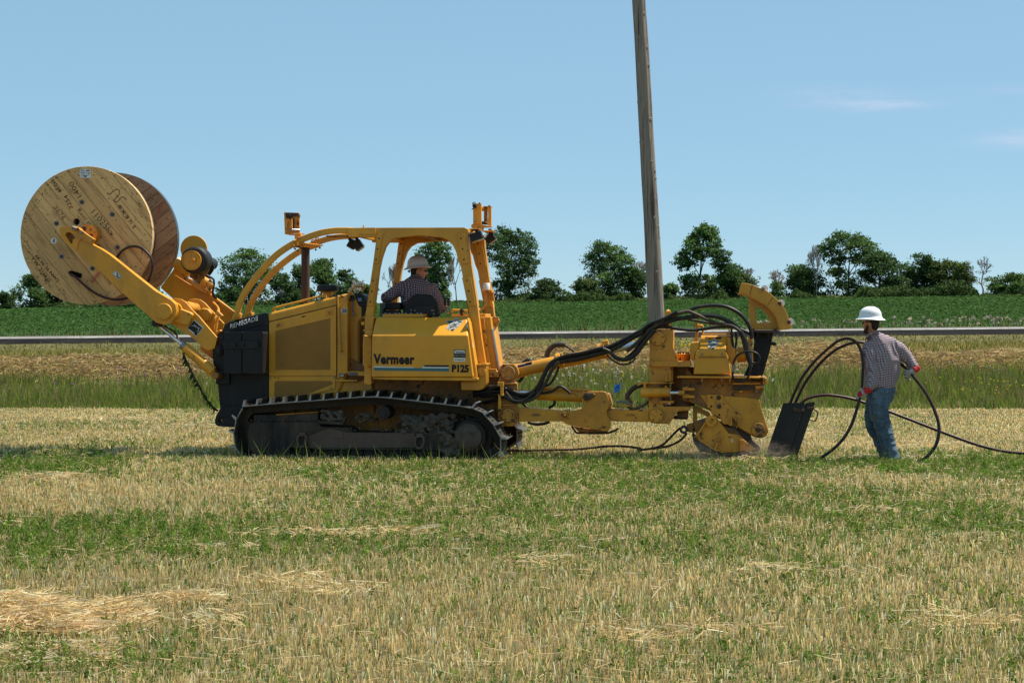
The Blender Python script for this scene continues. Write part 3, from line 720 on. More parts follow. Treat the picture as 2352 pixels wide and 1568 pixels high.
def undergrowth():
    rng = np.random.default_rng(5)
    spans = [(-40, 30, .9), (60, 400, 1.1), (490, 560, 1.3), (560, 850, 1.0), (960, 1130, .7), (1150, 1330, 1.4), (1310, 1480, 1.5), (1530, 1560, .9), (1560, 1740, 1.3), (1760, 1800, .5), (1810, 1910, 1.4), (1930, 1960, .5), (1960, 2250, 1.8), (2250, 2290, 1.0), (2290, 2400, 1.6)]
    P, T = [], []
    for a, b, h in spans:
        n = int((b - a) * 62 * h)
        Y = rng.uniform(186, 204, n); px = rng.uniform(a, b, n); X = (px - HX) * Y / F
        edge = np.clip(np.minimum(px - a, b - px) / 16, 0, 1) ** .6; nn = vnoise(X, Y * .3, 2.0, 91, 4)
        z = ground(X, Y) + rng.random(n) ** 1.2 * h * 2.1 * np.clip(nn - .18, .05, 1) ** 1.3 * edge
        P.append(np.stack([X, Y, z], 1)); T.append(vary([(.05, .092, .026), (.070, .115, .032), (.09, .12, .04), (.04, .074, .02)], n, .2, rng))
    n = 16000; px = rng.uniform(-60, 2420, n); Y = rng.uniform(187, 193, n); X = (px - HX) * Y / F
    P.append(np.stack([X, Y, ground(X, Y) + rng.uniform(.0, .7, n) * vnoise(X, Y, 4, 92)], 1)); T.append(vary([(.16, .17, .05), (.12, .15, .04), (.22, .19, .07), (.06, .10, .03)], n, .15, rng))
    P = np.concatenate(P); T = np.concatenate(T)
    v, f, t = quads_at(P, .30 * rng.uniform(.6, 1.3, len(P)), T, rng)
    o = obj('undergrowth', np_mesh('undergrowth', v, f, 3, t, 'leaf'), None); o['kind'] = 'stuff'
undergrowth()
# ================================================================== measured geometry helpers
CROP = {'d': (0, 0, 1), '1': (0, 344.53, 3.9010), '2': (344.53, 430.66, 4.2009), '3': (459.37, 631.6, 3.4133), '4': (803.9, 447.9, 4.7916),
        '5': (803.9, 689.06, 3.901), '6': (1119.7, 689.06, 4.2020), '7': (1464.3, 631.6, 3.6397), '8': (1751.4, 660.35, 3.6419),
        '9': (1320.7, 488.1, 4.096), '11': (516.8, 861.3, 3.2768), '12': (0, 689.06, 3.901), '13': (321.6, 505.3, 9.102), '14': (1079.6, 447.9, 13.653),
        '15': (660.4, 488.1, 3.4133)}
def D(key, x, y):
    ox, oy, k = CROP[key]; return ox + x / k, oy + y / k
def A(key, pts): return [D(key, *p) for p in pts]
class Frame:
    """a vertical measuring plane standing at distance y0, turned by ang; w runs away from the viewer"""
    def __init__(s, ang, y0): s.sa, s.ca, s.y0, s.ang = math.sin(ang), math.cos(ang), y0, ang
    def t(s, px, w):
        return (s.y0 * s.ca + w) / ((px - HX) / F * s.sa + s.ca)
    def P(s, px, py, w=0.0):
        t = s.t(px, w); X = (px - HX) / F * t; y = t - s.y0
        return Vector((X * s.ca - y * s.sa, X * s.sa + y * s.ca, EYE - (py - HY) / F * t))
MF = Frame(ALPHA, MY0)
FR = MF; ORG = Vector((0, 0, 0)); ROOT = None
def use(frame, org, root):
    global FR, ORG, ROOT
    FR, ORG, ROOT = frame, Vector(org), root
def P(px, py, w=0.0): return FR.P(px, py, w) - ORG
def K(key, x, y, w=0.0): return P(*D(key, x, y), w)
def metres(px_len, px, w, key='d'): return px_len / CROP[key][2] * FR.t(px, w) / F

def bevel(o, width=.006, seg=2, ang=R(35)):
    if width:
        m = o.modifiers.new('bevel', 'BEVEL'); m.width = width; m.segments = seg; m.limit_method = 'ANGLE'; m.angle_limit = ang; m.harden_normals = True
    return o
def prism_mesh(pts, depth, holes=(), name='plate'):
    """pts: list of (s, z) outline; extruded from w=0 to depth"""
    bm = bmesh.new(); loops = [pts] + list(holes)
    if holes:
        tri = tessellate_polygon([[Vector((p[0], p[1], 0)) for p in l] for l in loops])
        flat = [p for l in loops for p in l]
        f = [bm.verts.new((p[0], 0, p[1])) for p in flat]; b = [bm.verts.new((p[0], depth, p[1])) for p in flat]
        for t in tri:
            try:
                bm.faces.new([f[i] for i in t]); bm.faces.new([b[i] for i in reversed(t)])
            except ValueError: pass
        o = 0
        for l in loops:
            n = len(l)
            for i in range(n):
                j = (i + 1) % n
                try: bm.faces.new([f[o + i], f[o + j], b[o + j], b[o + i]])
                except ValueError: pass
            o += n
    else:
        f = [bm.verts.new((p[0], 0, p[1])) for p in pts]; b = [bm.verts.new((p[0], depth, p[1])) for p in pts]
        bm.faces.new(f); bm.faces.new(b[::-1]); n = len(pts)
        for i in range(n):
            j = (i + 1) % n; bm.faces.new([f[i], f[j], b[j], b[i]])
    return bm_mesh(bm, name)
def plate(name, pts, w0, w1, mat, parent=None, bev=.006, holes=(), dw=0.0):
    """outline measured on the plane w0, extruded straight back to w1"""
    q = [P(x, y, w0) for x, y in pts]; hq = [[P(x, y, w0) for x, y in h] for h in holes]
    me = prism_mesh([(p.x, p.z) for p in q], w1 - w0, [[(p.x, p.z) for p in h] for h in hq], name)
    me.transform(Matrix.Translation((0, q[0].y + dw, 0)))
    o = obj(name, me, mat, parent if parent is not None else ROOT)
    return bevel(o, bev)
def circ(cx, cy, r, n=24, key=None):
    if key: cx, cy = D(key, cx, cy); r = r / CROP[key][2]
    return [(cx + r * math.cos(i / n * 6.28318), cy + r * math.sin(i / n * 6.28318)) for i in range(n)]
def disc(name, key, cx, cy, r, w0, w1, mat, parent=None, bev=.005, hole=None, n=28):
    return plate(name, circ(cx, cy, r, n, key), w0, w1, mat, parent, bev, [circ(cx, cy, hole, n, key)] if hole else ())
def spline(pts, sub=6):
    pts = [Vector(p) for p in pts]; out = []
    for i in range(len(pts) - 1):
        a = pts[max(i - 1, 0)]; b = pts[i]; c = pts[i + 1]; d = pts[min(i + 2, len(pts) - 1)]
        for k in range(sub):
            t = k / sub
            out.append(.5 * ((2 * b) + (c - a) * t + (2 * a - 5 * b + 4 * c - d) * t * t + (3 * b - a - 3 * c + d) * t ** 3))
    out.append(pts[-1]); return out
def tube_mesh(path, r, sides=8, name='tube', square=False, radii=None, up=(0, 1, 0)):
    bm = bmesh.new(); rings = []; up = Vector(up); n = len(path)
    if square: sides = 4
    for i, p in enumerate(path):
        t = (path[min(i + 1, n - 1)] - path[max(i - 1, 0)])
        t = t.normalized() if t.length > 1e-8 else Vector((1, 0, 0))
        a = t.cross(up)
        if a.length < 1e-3: a = t.cross(Vector((0.02, .1, 1)))
        a.normalize(); b = a.cross(t).normalized(); rr = radii[i] if radii else r
        ring = []
        for k in range(sides):
            th = (k + (.5 if square else 0)) / sides * 6.283185
            q = rr * (1.41421 if square else 1)
            ring.append(bm.verts.new(p + a * math.cos(th) * q + b * math.sin(th) * q))
        rings.append(ring)
    for r0, r1 in zip(rings, rings[1:]):
        for k in range(sides):
            j = (k + 1) % sides; bm.faces.new([r0[k], r0[j], r1[j], r1[k]])
    bm.faces.new(rings[0][::-1]); bm.faces.new(rings[-1])
    return bm_mesh(bm, name, R(50))
def tube(name, pts, r, mat, parent=None, sub=5, sides=8, square=False, bev=0):
    """pts: list of (key, x, y, w)"""
    path = [K(*p) for p in pts]
    if sub > 1 and len(path) > 2: path = spline(path, sub)
    o = obj(name, tube_mesh(path, r, sides, name, square), mat, parent if parent is not None else ROOT)
    return bevel(o, bev)
def rod(name, a, b, r, mat, parent=None, sides=16, r2=None):
    a, b = Vector(a), Vector(b)
    return obj(name, tube_mesh([a, b], r, sides, name, radii=[r, r2 or r], up=(.1, 1, .05)), mat, parent if parent is not None else ROOT)
def slab(name, corners, thick, mat, parent=None, bev=.004):
    """any flat-ish polygon given in 3D, thickened along its normal"""
    c = [Vector(p) for p in corners]; nrm = (c[1] - c[0]).cross(c[2] - c[0]).normalized() * thick
    bm = bmesh.new(); f = [bm.verts.new(p) for p in c]; b = [bm.verts.new(p + nrm) for p in c]; n = len(c)
    bm.faces.new(f); bm.faces.new(b[::-1])
    for i in range(n): bm.faces.new([f[i], f[(i + 1) % n], b[(i + 1) % n], b[i]])
    return bevel(obj(name, bm_mesh(bm, name), mat, parent if parent is not None else ROOT), bev)
def box(name, lo, hi, mat, parent=None, bev=.005, rot=None, loc=None):
    bm = bmesh.new(); lo, hi = Vector(lo), Vector(hi); c = (lo + hi) / 2
    bmesh.ops.create_cube(bm, size=1.0)
    for v in bm.verts: v.co = Vector((v.co.x * (hi.x - lo.x), v.co.y * (hi.y - lo.y), v.co.z * (hi.z - lo.z)))
    if rot: bmesh.ops.transform(bm, matrix=Matrix.Rotation(rot[0], 4, rot[1]), verts=bm.verts)
    for v in bm.verts: v.co += c
    return bevel(obj(name, bm_mesh(bm, name), mat, parent if parent is not None else ROOT), bev)
_bolt = {}
def bolt_mesh(r, h, n=6):
    k = (round(r, 4), round(h, 4), n)
    if k not in _bolt:
        bm = bmesh.new(); f = [bm.verts.new((r * math.cos(i / n * 6.2832), 0, r * math.sin(i / n * 6.2832))) for i in range(n)]
        b = [bm.verts.new((v.co.x * .85, -h, v.co.z * .85)) for v in f]
        bm.faces.new(b)
        for i in range(n): bm.faces.new([f[i], f[(i + 1) % n], b[(i + 1) % n], b[i]])
        _bolt[k] = bm_mesh(bm, 'bolt')
    return _bolt[k]
def bolt(key, x, y, w, r=.010, h=.012, mat='yellow', parent=None, name='bolt', n=6):
    base = bolt_mesh(r, h, n); kk = (base.name, mat)
    if kk not in _bolt:
        m = base.copy(); m.materials.append(M[mat]); _bolt[kk] = m
    o = bpy.data.objects.new(name, _bolt[kk]); o.location = K(key, x, y, w)
    return link(o, parent if parent is not None else ROOT)
def cap(key, cx, cy, r, w, parent, n=5, rot=0.0, mat='yellow_worn', thick=.03, name='pin_cap'):
    disc('cap_shade_ring', key, cx, cy, r * 1.05, w + thick * .55, w + thick, 'rust', parent)  # dark ring: shade around the cap's edge put in as colour
    c = disc(name, key, cx, cy, r, w, w + thick, mat, parent)
    if n:
        for i in range(n):
            a = i / n * 6.2832 - 1.5708 + rot
            bolt(key, cx + r * .70 * math.cos(a), cy + r * .70 * math.sin(a), w + .001, .012, .014, 'yellow_burnt' if i % 2 else 'steel', c)
    return c
def text(name, s, key, p0, p1, h_px, w, mat, parent=None, bold=0.0, shear=0.0, thick=.0015, spacing=1.0, flipx=1):
    """lettering whose base line runs p0 -> p1 (crop pixels) on plane w, h_px tall"""
    a, b = K(key, *p0, w), K(key, *p1, w); px = D(key, *p0)[0]
    h = metres(h_px, px, w, key)
    cu = bpy.data.curves.new('t', 'FONT'); cu.body = s; cu.offset = bold; cu.shear = shear; cu.space_character = spacing; cu.extrude = 0; cu.resolution_u = 3
    t = bpy.data.objects.new('t', cu); COL.objects.link(t)
    dg = bpy.context.evaluated_depsgraph_get(); me = bpy.data.meshes.new_from_object(t.evaluated_get(dg))
    bpy.data.objects.remove(t); bpy.data.curves.remove(cu)
    co = np.array([v.co[:] for v in me.vertices]); mn, mx = co.min(0), co.max(0)
    u = (b - a); L = u.length; u.normalize(); up = Vector((-u.z, 0, u.x))
    if up.z < 0 and flipx == 1 and abs(u.x) > .2 and u.x > 0: up = -up
    cap_h = .70  # height of a capital in font units
    x = (co[:, 0] - mn[0]) / (mx[0] - mn[0]) * L; y = co[:, 1] / cap_h * h
    new = np.array([[a.x, a.y, a.z]]) + x[:, None] * np.array([[u.x, 0, u.z]]) + y[:, None] * np.array([[up.x, 0, up.z]])
    for v, c in zip(me.vertices, new): v.co = c
    bm = bmesh.new(); bm.from_mesh(me)
    g = bmesh.ops.extrude_face_region(bm, geom=bm.faces[:]); 
    for v in [e for e in g['geom'] if isinstance(e, bmesh.types.BMVert)]: v.co.y -= thick
    bmesh.ops.recalc_face_normals(bm, faces=bm.faces); bm.to_mesh(me); bm.free()
    me.name = name; me.materials.clear()
    return obj(name, me, mat, parent if parent is not None else ROOT)
def stroke(name, pts, r, mat, parent=None):
    """felt pen stroke: flat ribbon lying on the surface"""
    path = spline([K(*p) for p in pts], 4)
    bm = bmesh.new(); last = None; n = len(path)
    for i, p in enumerate(path):
        t = (path[min(i + 1, n - 1)] - path[max(i - 1, 0)]).normalized(); s = Vector((-t.z, 0, t.x)) * r
        cur = (bm.verts.new(p + s), bm.verts.new(p - s))
        if last: bm.faces.new([last[0], last[1], cur[1], cur[0]])
        last = cur
    g = bmesh.ops.extrude_face_region(bm, geom=bm.faces[:])
    for v in [e for e in g['geom'] if isinstance(e, bmesh.types.BMVert)]: v.co.y -= .0012
    return obj(name, bm_mesh(bm, name), mat, parent if parent is not None else ROOT)
def emblem(key, x0, x1, y0, y1, w, parent, tilt=None):
    """inverted triangle with a folded-arm figure, as a plain emblem; drawn on plane w"""
    X = lambda u: x0 + (x1 - x0) * u
    Y = lambda v: y0 + (y1 - y0) * v
    E = lambda pts: A(key, [(X(u), Y(v)) for u, v in pts])
    t = tilt or (lambda o, k: o)
    o0 = t(plate('emblem', E([(0, .17), (1, .17), (.48, 1.0)]), w - .003, w, 'sticker_white', parent, 0), 0)
    def sub(name, pts, lvl, mat): return t(plate(name, E(pts), w - .003 - .0012 * lvl, w, mat, o0, 0), lvl)
    sub('emblem_field', [(.07, .21), (.40, .21), (.52, .33), (.60, .21), (.93, .21), (.49, .90)], 1, 'teal')
    sub('emblem_figure', [(.30, .84), (.15, .78), (.10, .66), (.20, .56), (.24, .44), (.38, .33), (.45, .24), (.43, .08), (.52, 0), (.65, 0), (.71, .10), (.67, .26), (.76, .34), (.88, .42), (.82, .58), (.66, .70), (.50, .78)], 2, 'sticker_white')
    for pts in ([(.49, .12), (.70, .12), (.70, .15), (.49, .15)], [(.50, .18), (.55, .16), (.56, .25), (.51, .26)], [(.42, .38), (.60, .42), (.78, .40), (.76, .43), (.58, .46), (.42, .42)],
                [(.24, .52), (.55, .48), (.70, .52), (.55, .545), (.25, .56)], [(.28, .63), (.62, .57), (.74, .59), (.60, .63), (.30, .67)], [(.22, .73), (.42, .67), (.46, .70), (.24, .78)], [(.40, .82), (.60, .76), (.49, .95)]):
        sub('emblem_shading', pts, 3, 'sticker_black')
    return o0

def chain_rings(chain, sub=5, sides=20, bdir=Vector((0, 1, 0))):
    """chain of (Vector, ra, rb) -> smooth closed limb verts/faces"""
    pts = [Vector((*c[0],)) for c in chain]; ra = [c[1] for c in chain]; rb = [c[2] if len(c) > 2 else c[1] for c in chain]
    path = spline(pts, sub); n = len(path); m = len(chain)
    A_ = [Vector((a, b, 0)) for a, b in zip(ra, rb)]; rad = spline(A_, sub)
    vs, fs, rings = [], [], []
    def frame(i):
        t = (path[min(i + 1, n - 1)] - path[max(i - 1, 0)]).normalized(); a = t.cross(bdir)
        if a.length < .05: a = t.cross(Vector((.3, .9, .3)))
        a.normalize(); return t, a, a.cross(t).normalized()
    def ring(p, a, b, x, y):
        o = len(vs); vs.extend([p + a * math.cos(k / sides * 6.2832) * x + b * math.sin(k / sides * 6.2832) * y for k in range(sides)]); rings.append(list(range(o, o + sides)))
    t, a, b = frame(0); r0 = rad[0]; m0 = min(r0.x, r0.y)
    for q in (.15, .6, .88): ring(path[0] - t * m0 * math.sqrt(1 - q * q) * .7, a, b, r0.x * q, r0.y * q)
    for i in range(n):
        t, a, b = frame(i); ring(path[i], a, b, max(rad[i].x, .002), max(rad[i].y, .002))
    t, a, b = frame(n - 1); r0 = rad[-1]; m0 = min(r0.x, r0.y)
    for q in (.88, .6, .15): ring(path[-1] + t * m0 * math.sqrt(1 - q * q) * .7, a, b, r0.x * q, r0.y * q)
    for r0, r1 in zip(rings, rings[1:]):
        for k in range(sides): j = (k + 1) % sides; fs.append((r0[k], r0[j], r1[j], r1[k]))
    fs.append(tuple(rings[0][::-1])); fs.append(tuple(rings[-1])); return vs, fs
def organic(name, chains, mat, parent=None, voxel=.009, smooth=3, folds=0.0, fscale=9.0, fdir=None, balls=(), cut_below=None, cut_above=None):
    V, Fc = [], []
    for ch in chains:
        v, f = chain_rings(ch); o = len(V); V += v; Fc += [tuple(i + o for i in q) for q in f]
    me = bpy.data.meshes.new(name); me.from_pydata(V, [], Fc); bm = bmesh.new(); bm.from_mesh(me)
    for c, r in balls:
        r = r if isinstance(r, (tuple, list)) else (r, r, r)
        bmesh.ops.create_icosphere(bm, subdivisions=3, radius=1, matrix=Matrix.Translation(c) @ Matrix.Diagonal((*r, 1)))
    bmesh.ops.recalc_face_normals(bm, faces=bm.faces); bm.to_mesh(me); bm.free()
    t = bpy.data.objects.new('t', me); COL.objects.link(t); m = t.modifiers.new('r', 'REMESH'); m.mode = 'VOXEL'; m.voxel_size = voxel; m.use_smooth_shade = True
    dg = bpy.context.evaluated_depsgraph_get(); me2 = bpy.data.meshes.new_from_object(t.evaluated_get(dg)); bpy.data.objects.remove(t)
    bm = bmesh.new(); bm.from_mesh(me2)
    for _ in range(smooth): bmesh.ops.smooth_vert(bm, verts=bm.verts, factor=.5, use_axis_x=True, use_axis_y=True, use_axis_z=True)
    if folds:
        bm.normal_update()
        for v in bm.verts:
            q = v.co.copy() * fscale
            if fdir: q = Vector((q.x * fdir[0], q.y * fdir[1], q.z * fdir[2]))
            q += Vector((noise.noise(q * .6), noise.noise(q * .6 + Vector((9, 0, 0))), noise.noise(q * .6 + Vector((0, 7, 0))))) * .9
            n = 1 - abs(noise.noise(q)) * 2.4
            v.co += v.normal * folds * n
    for f in bm.faces: f.smooth = True
    me2.name = name; bm.to_mesh(me2); bm.free(); me2.materials.clear()
    return obj(name, me2, mat, parent if parent is not None else ROOT)

# ================================================================== the machine
TR = thing('cable_plow_tractor', 'big yellow tracked cable plow tractor with an open cab and a plow behind', 'tracked plow', (0, MY0, 0), -ALPHA)
use(MF, (0, 0, 0), TR)
WN = .45   # near side of the hood

# ---- crawler tracks
T11 = [(180, 232), (290, 222), (400, 212), (505, 204), (615, 196), (725, 188), (830, 180), (935, 172), (1045, 165), (1160, 166), (1270, 175), (1378, 187), (1485, 200), (1595, 213), (1705, 226), (1815, 242), (1915, 272),
       (1985, 335), (2040, 410), (2072, 490), (2065, 560), (2010, 612), (1930, 632), (1800, 636), (1400, 637), (900, 637), (500, 637), (260, 637), (165, 620), (105, 575), (75, 500), (72, 410), (95, 320), (130, 262)]
def track(dw, detail=True):
    loop = [K('11', x, y, 0.0) for x, y in T11]
    loop = [Vector((p.x, 0, p.z)) for p in loop]
    lo = spline(loop + [loop[0]], 6)[:-1]
    seg = [(lo[(i + 1) % len(lo)] - lo[i]).length for i in range(len(lo))]; total = sum(seg)
    n = int(round(total / .1735)); pitch = total / n
    def at(d):
        d %= total; i = 0
        while d > seg[i]: d -= seg[i]; i = (i + 1) % len(seg)
        q = lo[i].lerp(lo[(i + 1) % len(lo)], d / seg[i]); return q
    # chain: inner link band, recessed
    inner = []
    cen = Vector((sum(p.x for p in lo) / len(lo), 0, sum(p.z for p in lo) / len(lo)))
    nl = len(lo); N_ = []
    for i in range(nl):
        t = (lo[(i + 1) % nl] - lo[i - 1]).normalized(); N_.append(Vector((t.z, 0, -t.x)))
    if (lo[0] - cen).dot(-N_[0]) < 0: N_ = [-v for v in N_]
    bm = bmesh.new()
    for y0, y1, d0, d1 in ((.14, .22, .006, .10), (.33, .41, .006, .10)):
        rings = []
        for i in range(nl):
            o_ = lo[i] + N_[i] * d0; q = lo[i] + N_[i] * d1
            rings.append([bm.verts.new((o_.x, y0 + dw, o_.z)), bm.verts.new((o_.x, y1 + dw, o_.z)), bm.verts.new((q.x, y1 + dw, q.z)), bm.verts.new((q.x, y0 + dw, q.z))])
        for i in range(nl):
            a, b = rings[i], rings[(i + 1) % nl]
            for k in range(4): bm.faces.new([a[k], a[(k + 1) % 4], b[(k + 1) % 4], b[k]])
    tr = obj('crawler_track', bm_mesh(bm, 'crawler_track'), 'chain', TR)
    # shoe: curved plate with one tall grouser bar with a polished edge
    bm = bmesh.new()
    prof = [(-.085, 0), (.082, .010), (.092, .004), (.092, -.010), (-.060, -.012), (-.085, -.010)]
    def ext(pr, y0, y1):
        f = [bm.verts.new((x, y0, z)) for x, z in pr]; b = [bm.verts.new((x, y1, z)) for x, z in pr]
        bm.faces.new(f); bm.faces.new(b[::-1])
        for i in range(len(pr)): bm.faces.new([f[i], f[(i + 1) % len(pr)], b[(i + 1) % len(pr)], b[i]])
    ext(prof, 0, .54)
    ext([(-.086, -.004), (-.060, .074), (-.046, .074), (-.056, 0)], .002, .538)
    for x_ in (-.02, .03):
        for y_ in (.10, .18, .36, .44): ext([(x_, .004), (x_ + .03, .004), (x_ + .028, .018), (x_ + .002, .018)], y_, y_ + .03)
    shoe = bm_mesh(bm, 'track_shoe'); shoe.materials.append(M['track'])
    bm = bmesh.new()
    def ext2(pr, y0, y1):
        f = [bm.verts.new((x, y0, z)) for x, z in pr]; b = [bm.verts.new((x, y1, z)) for x, z in pr]
        bm.faces.new(f); bm.faces.new(b[::-1])
        for i in range(len(pr)): bm.faces.new([f[i], f[(i + 1) % len(pr)], b[(i + 1) % len(pr)], b[i]])
    ext2([(-.088, -.004), (-.062, .076), (-.044, .076), (-.056, .002)], -.006, .001)
    ext2([(-.060, .004), (.084, .009), (.094, .004), (.092, -.001), (-.060, -.001)], -.003, .001)
    ext2([(-.062, .0735), (-.061, .077), (-.045, .077), (-.045, .0735)], .001, .54)
    edge = bm_mesh(bm, 'shoe_edge'); edge.materials.append(M['polished'])
    for i in range(n):
        p = at(i * pitch); q = at(i * pitch + .02); d = (q - p).normalized()
        # x axis of shoe along travel; z outward
        nz_ = Vector((-d.z, 0, d.x))
        if (p - cen).dot(nz_) < 0 and abs(nz_.z) > .2 and ((p.z - cen.z) * nz_.z < 0): nz_ = -nz_
        zax = Vector((-d.z, 0, d.x)); 
        mat = Matrix(((d.x, 0, zax.x, p.x), (0, 1, 0, dw), (d.z, 0, zax.z, p.z), (0, 0, 0, 1)))
        sh = bpy.data.objects.new('track_shoe', shoe); link(sh, tr); sh.matrix_local = mat
        e = bpy.data.objects.new('shoe_edge', edge); link(e, tr); e.matrix_local = mat
    return tr
track(0.0); track(1.58)

def track_frame(dw):
    far = dw > 0
    fr = plate('track_frame', A('11', [(170, 470), (163, 430), (178, 380), (215, 352), (700, 352), (720, 385), (925, 392), (960, 430), (1640, 432), (1700, 520), (1700, 560), (640, 556), (490, 548), (488, 620), (330, 628), (225, 610), (185, 560)]), .07, .42, 'frame_mud', bev=.012, dw=dw)
    if far: 
        disc('drive_sprocket', '11', 1862, 470, 150, .16, .40, 'chain', TR).location.y += dw; return
    plate('frame_side_plate', A('11', [(600, 470), (790, 395), (910, 432), (1425, 436), (1440, 545), (640, 548)]), .058, .07, 'frame_brown', fr, bev=.004)
    plate('access_cover', A('11', [(786, 432), (888, 432), (890, 474), (800, 472), (786, 460)]), .050, .058, 'frame_brown', fr, bev=.002)
    plate('frame_foot_strip', A('11', [(655, 546), (1640, 552), (1640, 562), (690, 560), (655, 558)]), .045, .07, 'frame_mud', fr, bev=.002)
    plate('equalizer_cover', A('11', [(215, 300), (700, 285), (700, 352), (215, 352)]), .12, .42, 'frame_mud', bev=.01)
    tube('frame_stripe', [('11', 385, 297, .115), ('11', 700, 278, .115)], .006, 'yellow_worn', fr)
    # mounting step filled with mud
    st = plate('mounting_step', A('11', [(698, 345), (706, 338), (722, 344), (880, 350), (908, 305), (914, 310), (886, 372), (712, 366)]), .0, .10, 'frame_mud', bev=.003)
    # lifting rings
    for x, y in ((580, 440), (1466, 450)):
        k = tube('lifting_ring', [('11', x - 28, y + 12, .03), ('11', x - 38, y + 60, .02), ('11', x - 20, y + 96, .02), ('11', x + 8, y + 98, .02), ('11', x + 30, y + 62, .02), ('11', x + 28, y + 12, .03)], .016, 'frame_brown')
        plate('ring_lug', A('11', [(x - 26, y - 8), (x + 22, y - 10), (x + 30, y + 20), (x - 30, y + 22)]), .02, .075, 'frame_brown', k, bev=.008)
    # return roller
    rr = disc('return_roller', '11', 1186, 285, 52, .02, .36, 'frame_mud', bev=.01); disc('roller_rim', '11', 1186, 285, 47, .012, .022, 'rust', rr, bev=.002, hole=41); disc('roller_hub', '11', 1186, 285, 30, .008, .02, 'rubber', rr)
    for i in range(5): bolt('11', 1186 + 20 * math.cos(i * 1.257), 285 + 20 * math.sin(i * 1.257), .008, .009, .008, 'rust', rr)
    # final drive
    sp = disc('drive_sprocket', '11', 1862, 470, 150, .15, .40, 'chain', bev=.01, n=40)
    disc('final_drive_housing', '11', 1840, 466, 124, .05, .16, 'chain', sp, bev=.02, n=40)
    for i in range(21):
        a = i / 21 * 6.2832; x, y = 1862 + 158 * math.cos(a), 470 + 158 * math.sin(a)
        plate('sprocket_tooth', A('11', [(x + 18 * math.cos(a + u), y + 18 * math.sin(a + u)) for u in (0, 1.57, 3.14, 4.71)]), .24, .31, 'track', sp, bev=.003)
    for x in (600, 700, 795, 893, 990, 1088, 1186, 1283, 1375, 1480, 1570, 1670):
        r_ = disc('track_roller', '11', x, 587, 44, .10, .44, 'frame_mud', bev=.01); disc('roller_hub', '11', x, 587, 24, .085, .11, 'chain', r_)
    disc('idler_wheel', '11', 190, 475, 128, .14, .40, 'chain', bev=.01, n=36)
track_frame(0.0); track_frame(1.58)

def lump(name, centres, mat, parent=None, seed=0):
    """clods of earth grown together: spheres joined, remeshed and roughened"""
    o = organic(name, [], mat, parent, voxel=.010, smooth=1, balls=[(c, (r, r * .8, r * .75)) for c, r in centres])
    for v in o.data.vertices:
        q = v.co * 26 + Vector((seed, 0, 0)); v.co += v.normal * (.010 * noise.fractal(q, .8, 2.1, 4))
    return o
rnd = random.Random(3)
def cl(n, x0, x1, y0, y1, w0, w1, r0, r1):
    out = []
    for _ in range(n):
        out.append((K('11', rnd.uniform(x0, x1), rnd.uniform(y0, y1), rnd.uniform(w0, w1)), rnd.uniform(r0, r1)))
    return out
o = lump('mud', cl(95, 1330, 1720, 345, 440, .05, .16, .018, .05) + cl(40, 1300, 1500, 300, 360, .12, .22, .02, .045) + cl(50, 1500, 1730, 300, 380, .08, .2, .02, .05), 'mud', seed=4); o['kind'] = 'stuff'
o = lump('mud', cl(46, 1620, 1770, 430, 610, .03, .10, .02, .048) + cl(16, 1640, 1720, 560, 630, .04, .12, .02, .04), 'mud', seed=6); o['kind'] = 'stuff'
o = lump('mud', cl(36, 722, 895, 270, 345, .02, .11, .018, .036) + cl(18, 740, 880, 315, 350, .01, .05, .012, .026), 'mud', seed=7); o['kind'] = 'stuff'
o = lump('mud', cl(22, 970, 1110, 290, 350, .10, .2, .02, .04) + cl(70, 640, 1640, 395, 440, .075, .13, .010, .026) + cl(40, 200, 700, 335, 352, .08, .2, .008, .02), 'mud', seed=8); o['kind'] = 'stuff'
# packed mud on the final drive: flattened dome
bm = bmesh.new(); c = K('11', 1832, 466, .04); rr_ = metres(103, 1080, 0, '11')
g = bmesh.ops.create_uvsphere(bm, u_segments=40, v_segments=20, radius=1.0)
for v in bm.verts:
    v.co = Vector((v.co.x * rr_, v.co.y * .055, v.co.z * rr_)); n = noise.fractal(v.co * 16, 1.0, 2.2, 4); n2 = noise.noise(v.co * 9)
    v.co += Vector((0, -.016 * n, 0)) + v.co * (.03 * n2); v.co += c
o = obj('packed_mud', bm_mesh(bm, 'packed_mud', R(180)), 'mud', TR)
# straw and leaves caught on the track
for x, y in ((1105, 120), (770, 152), (865, 140), (1530, 190), (1500, 165), (1655, 165), (965, 138)):
    base, tip = [], []
    for _ in range(10):
        b = K('11', x + rnd.uniform(-14, 14), y + rnd.uniform(-8, 10), rnd.uniform(.05, .35)); base.append(b[:]); tip.append((b + Vector((rnd.uniform(-.06, .06), rnd.uniform(-.04, .04), rnd.uniform(-.02, .06))))[:])
    v, f, t = blades(np.array(base), np.array(tip), np.full(10, .004), vary([(.5, .4, .2), (.2, .25, .08), (.35, .3, .12)], 10))
    o = obj('caught_straw', np_mesh('caught_straw', v, f, 4, t, 'straw'), None, TR); o['kind'] = 'stuff'

# ---- chassis
plate('chassis', A('5', [(-230, 830), (-235, 560), (0, 520), (300, 700), (1000, 715), (1110, 800), (1150, 930), (1150, 1060), (900, 1190), (-200, 1190)]), .56, 1.50, 'yellow_burnt', bev=.02)
plate('belly_frame', [(585, 900), (760, 895), (760, 985), (620, 985), (590, 960)], .57, 1.50, 'yellow_burnt', bev=.01)
plate('transmission_case', A('5', [(1000, 640), (1340, 640), (1340, 760), (1300, 1000), (1350, 1150), (1050, 1100)]), .60, 1.50, 'yellow_burnt', bev=.02)
plate('belly_panel', A('3', [(1062, 838), (1235, 838), (1345, 800), (1345, 960), (1062, 975), (800, 985)]), .50, .58, 'yellow', bev=.008)

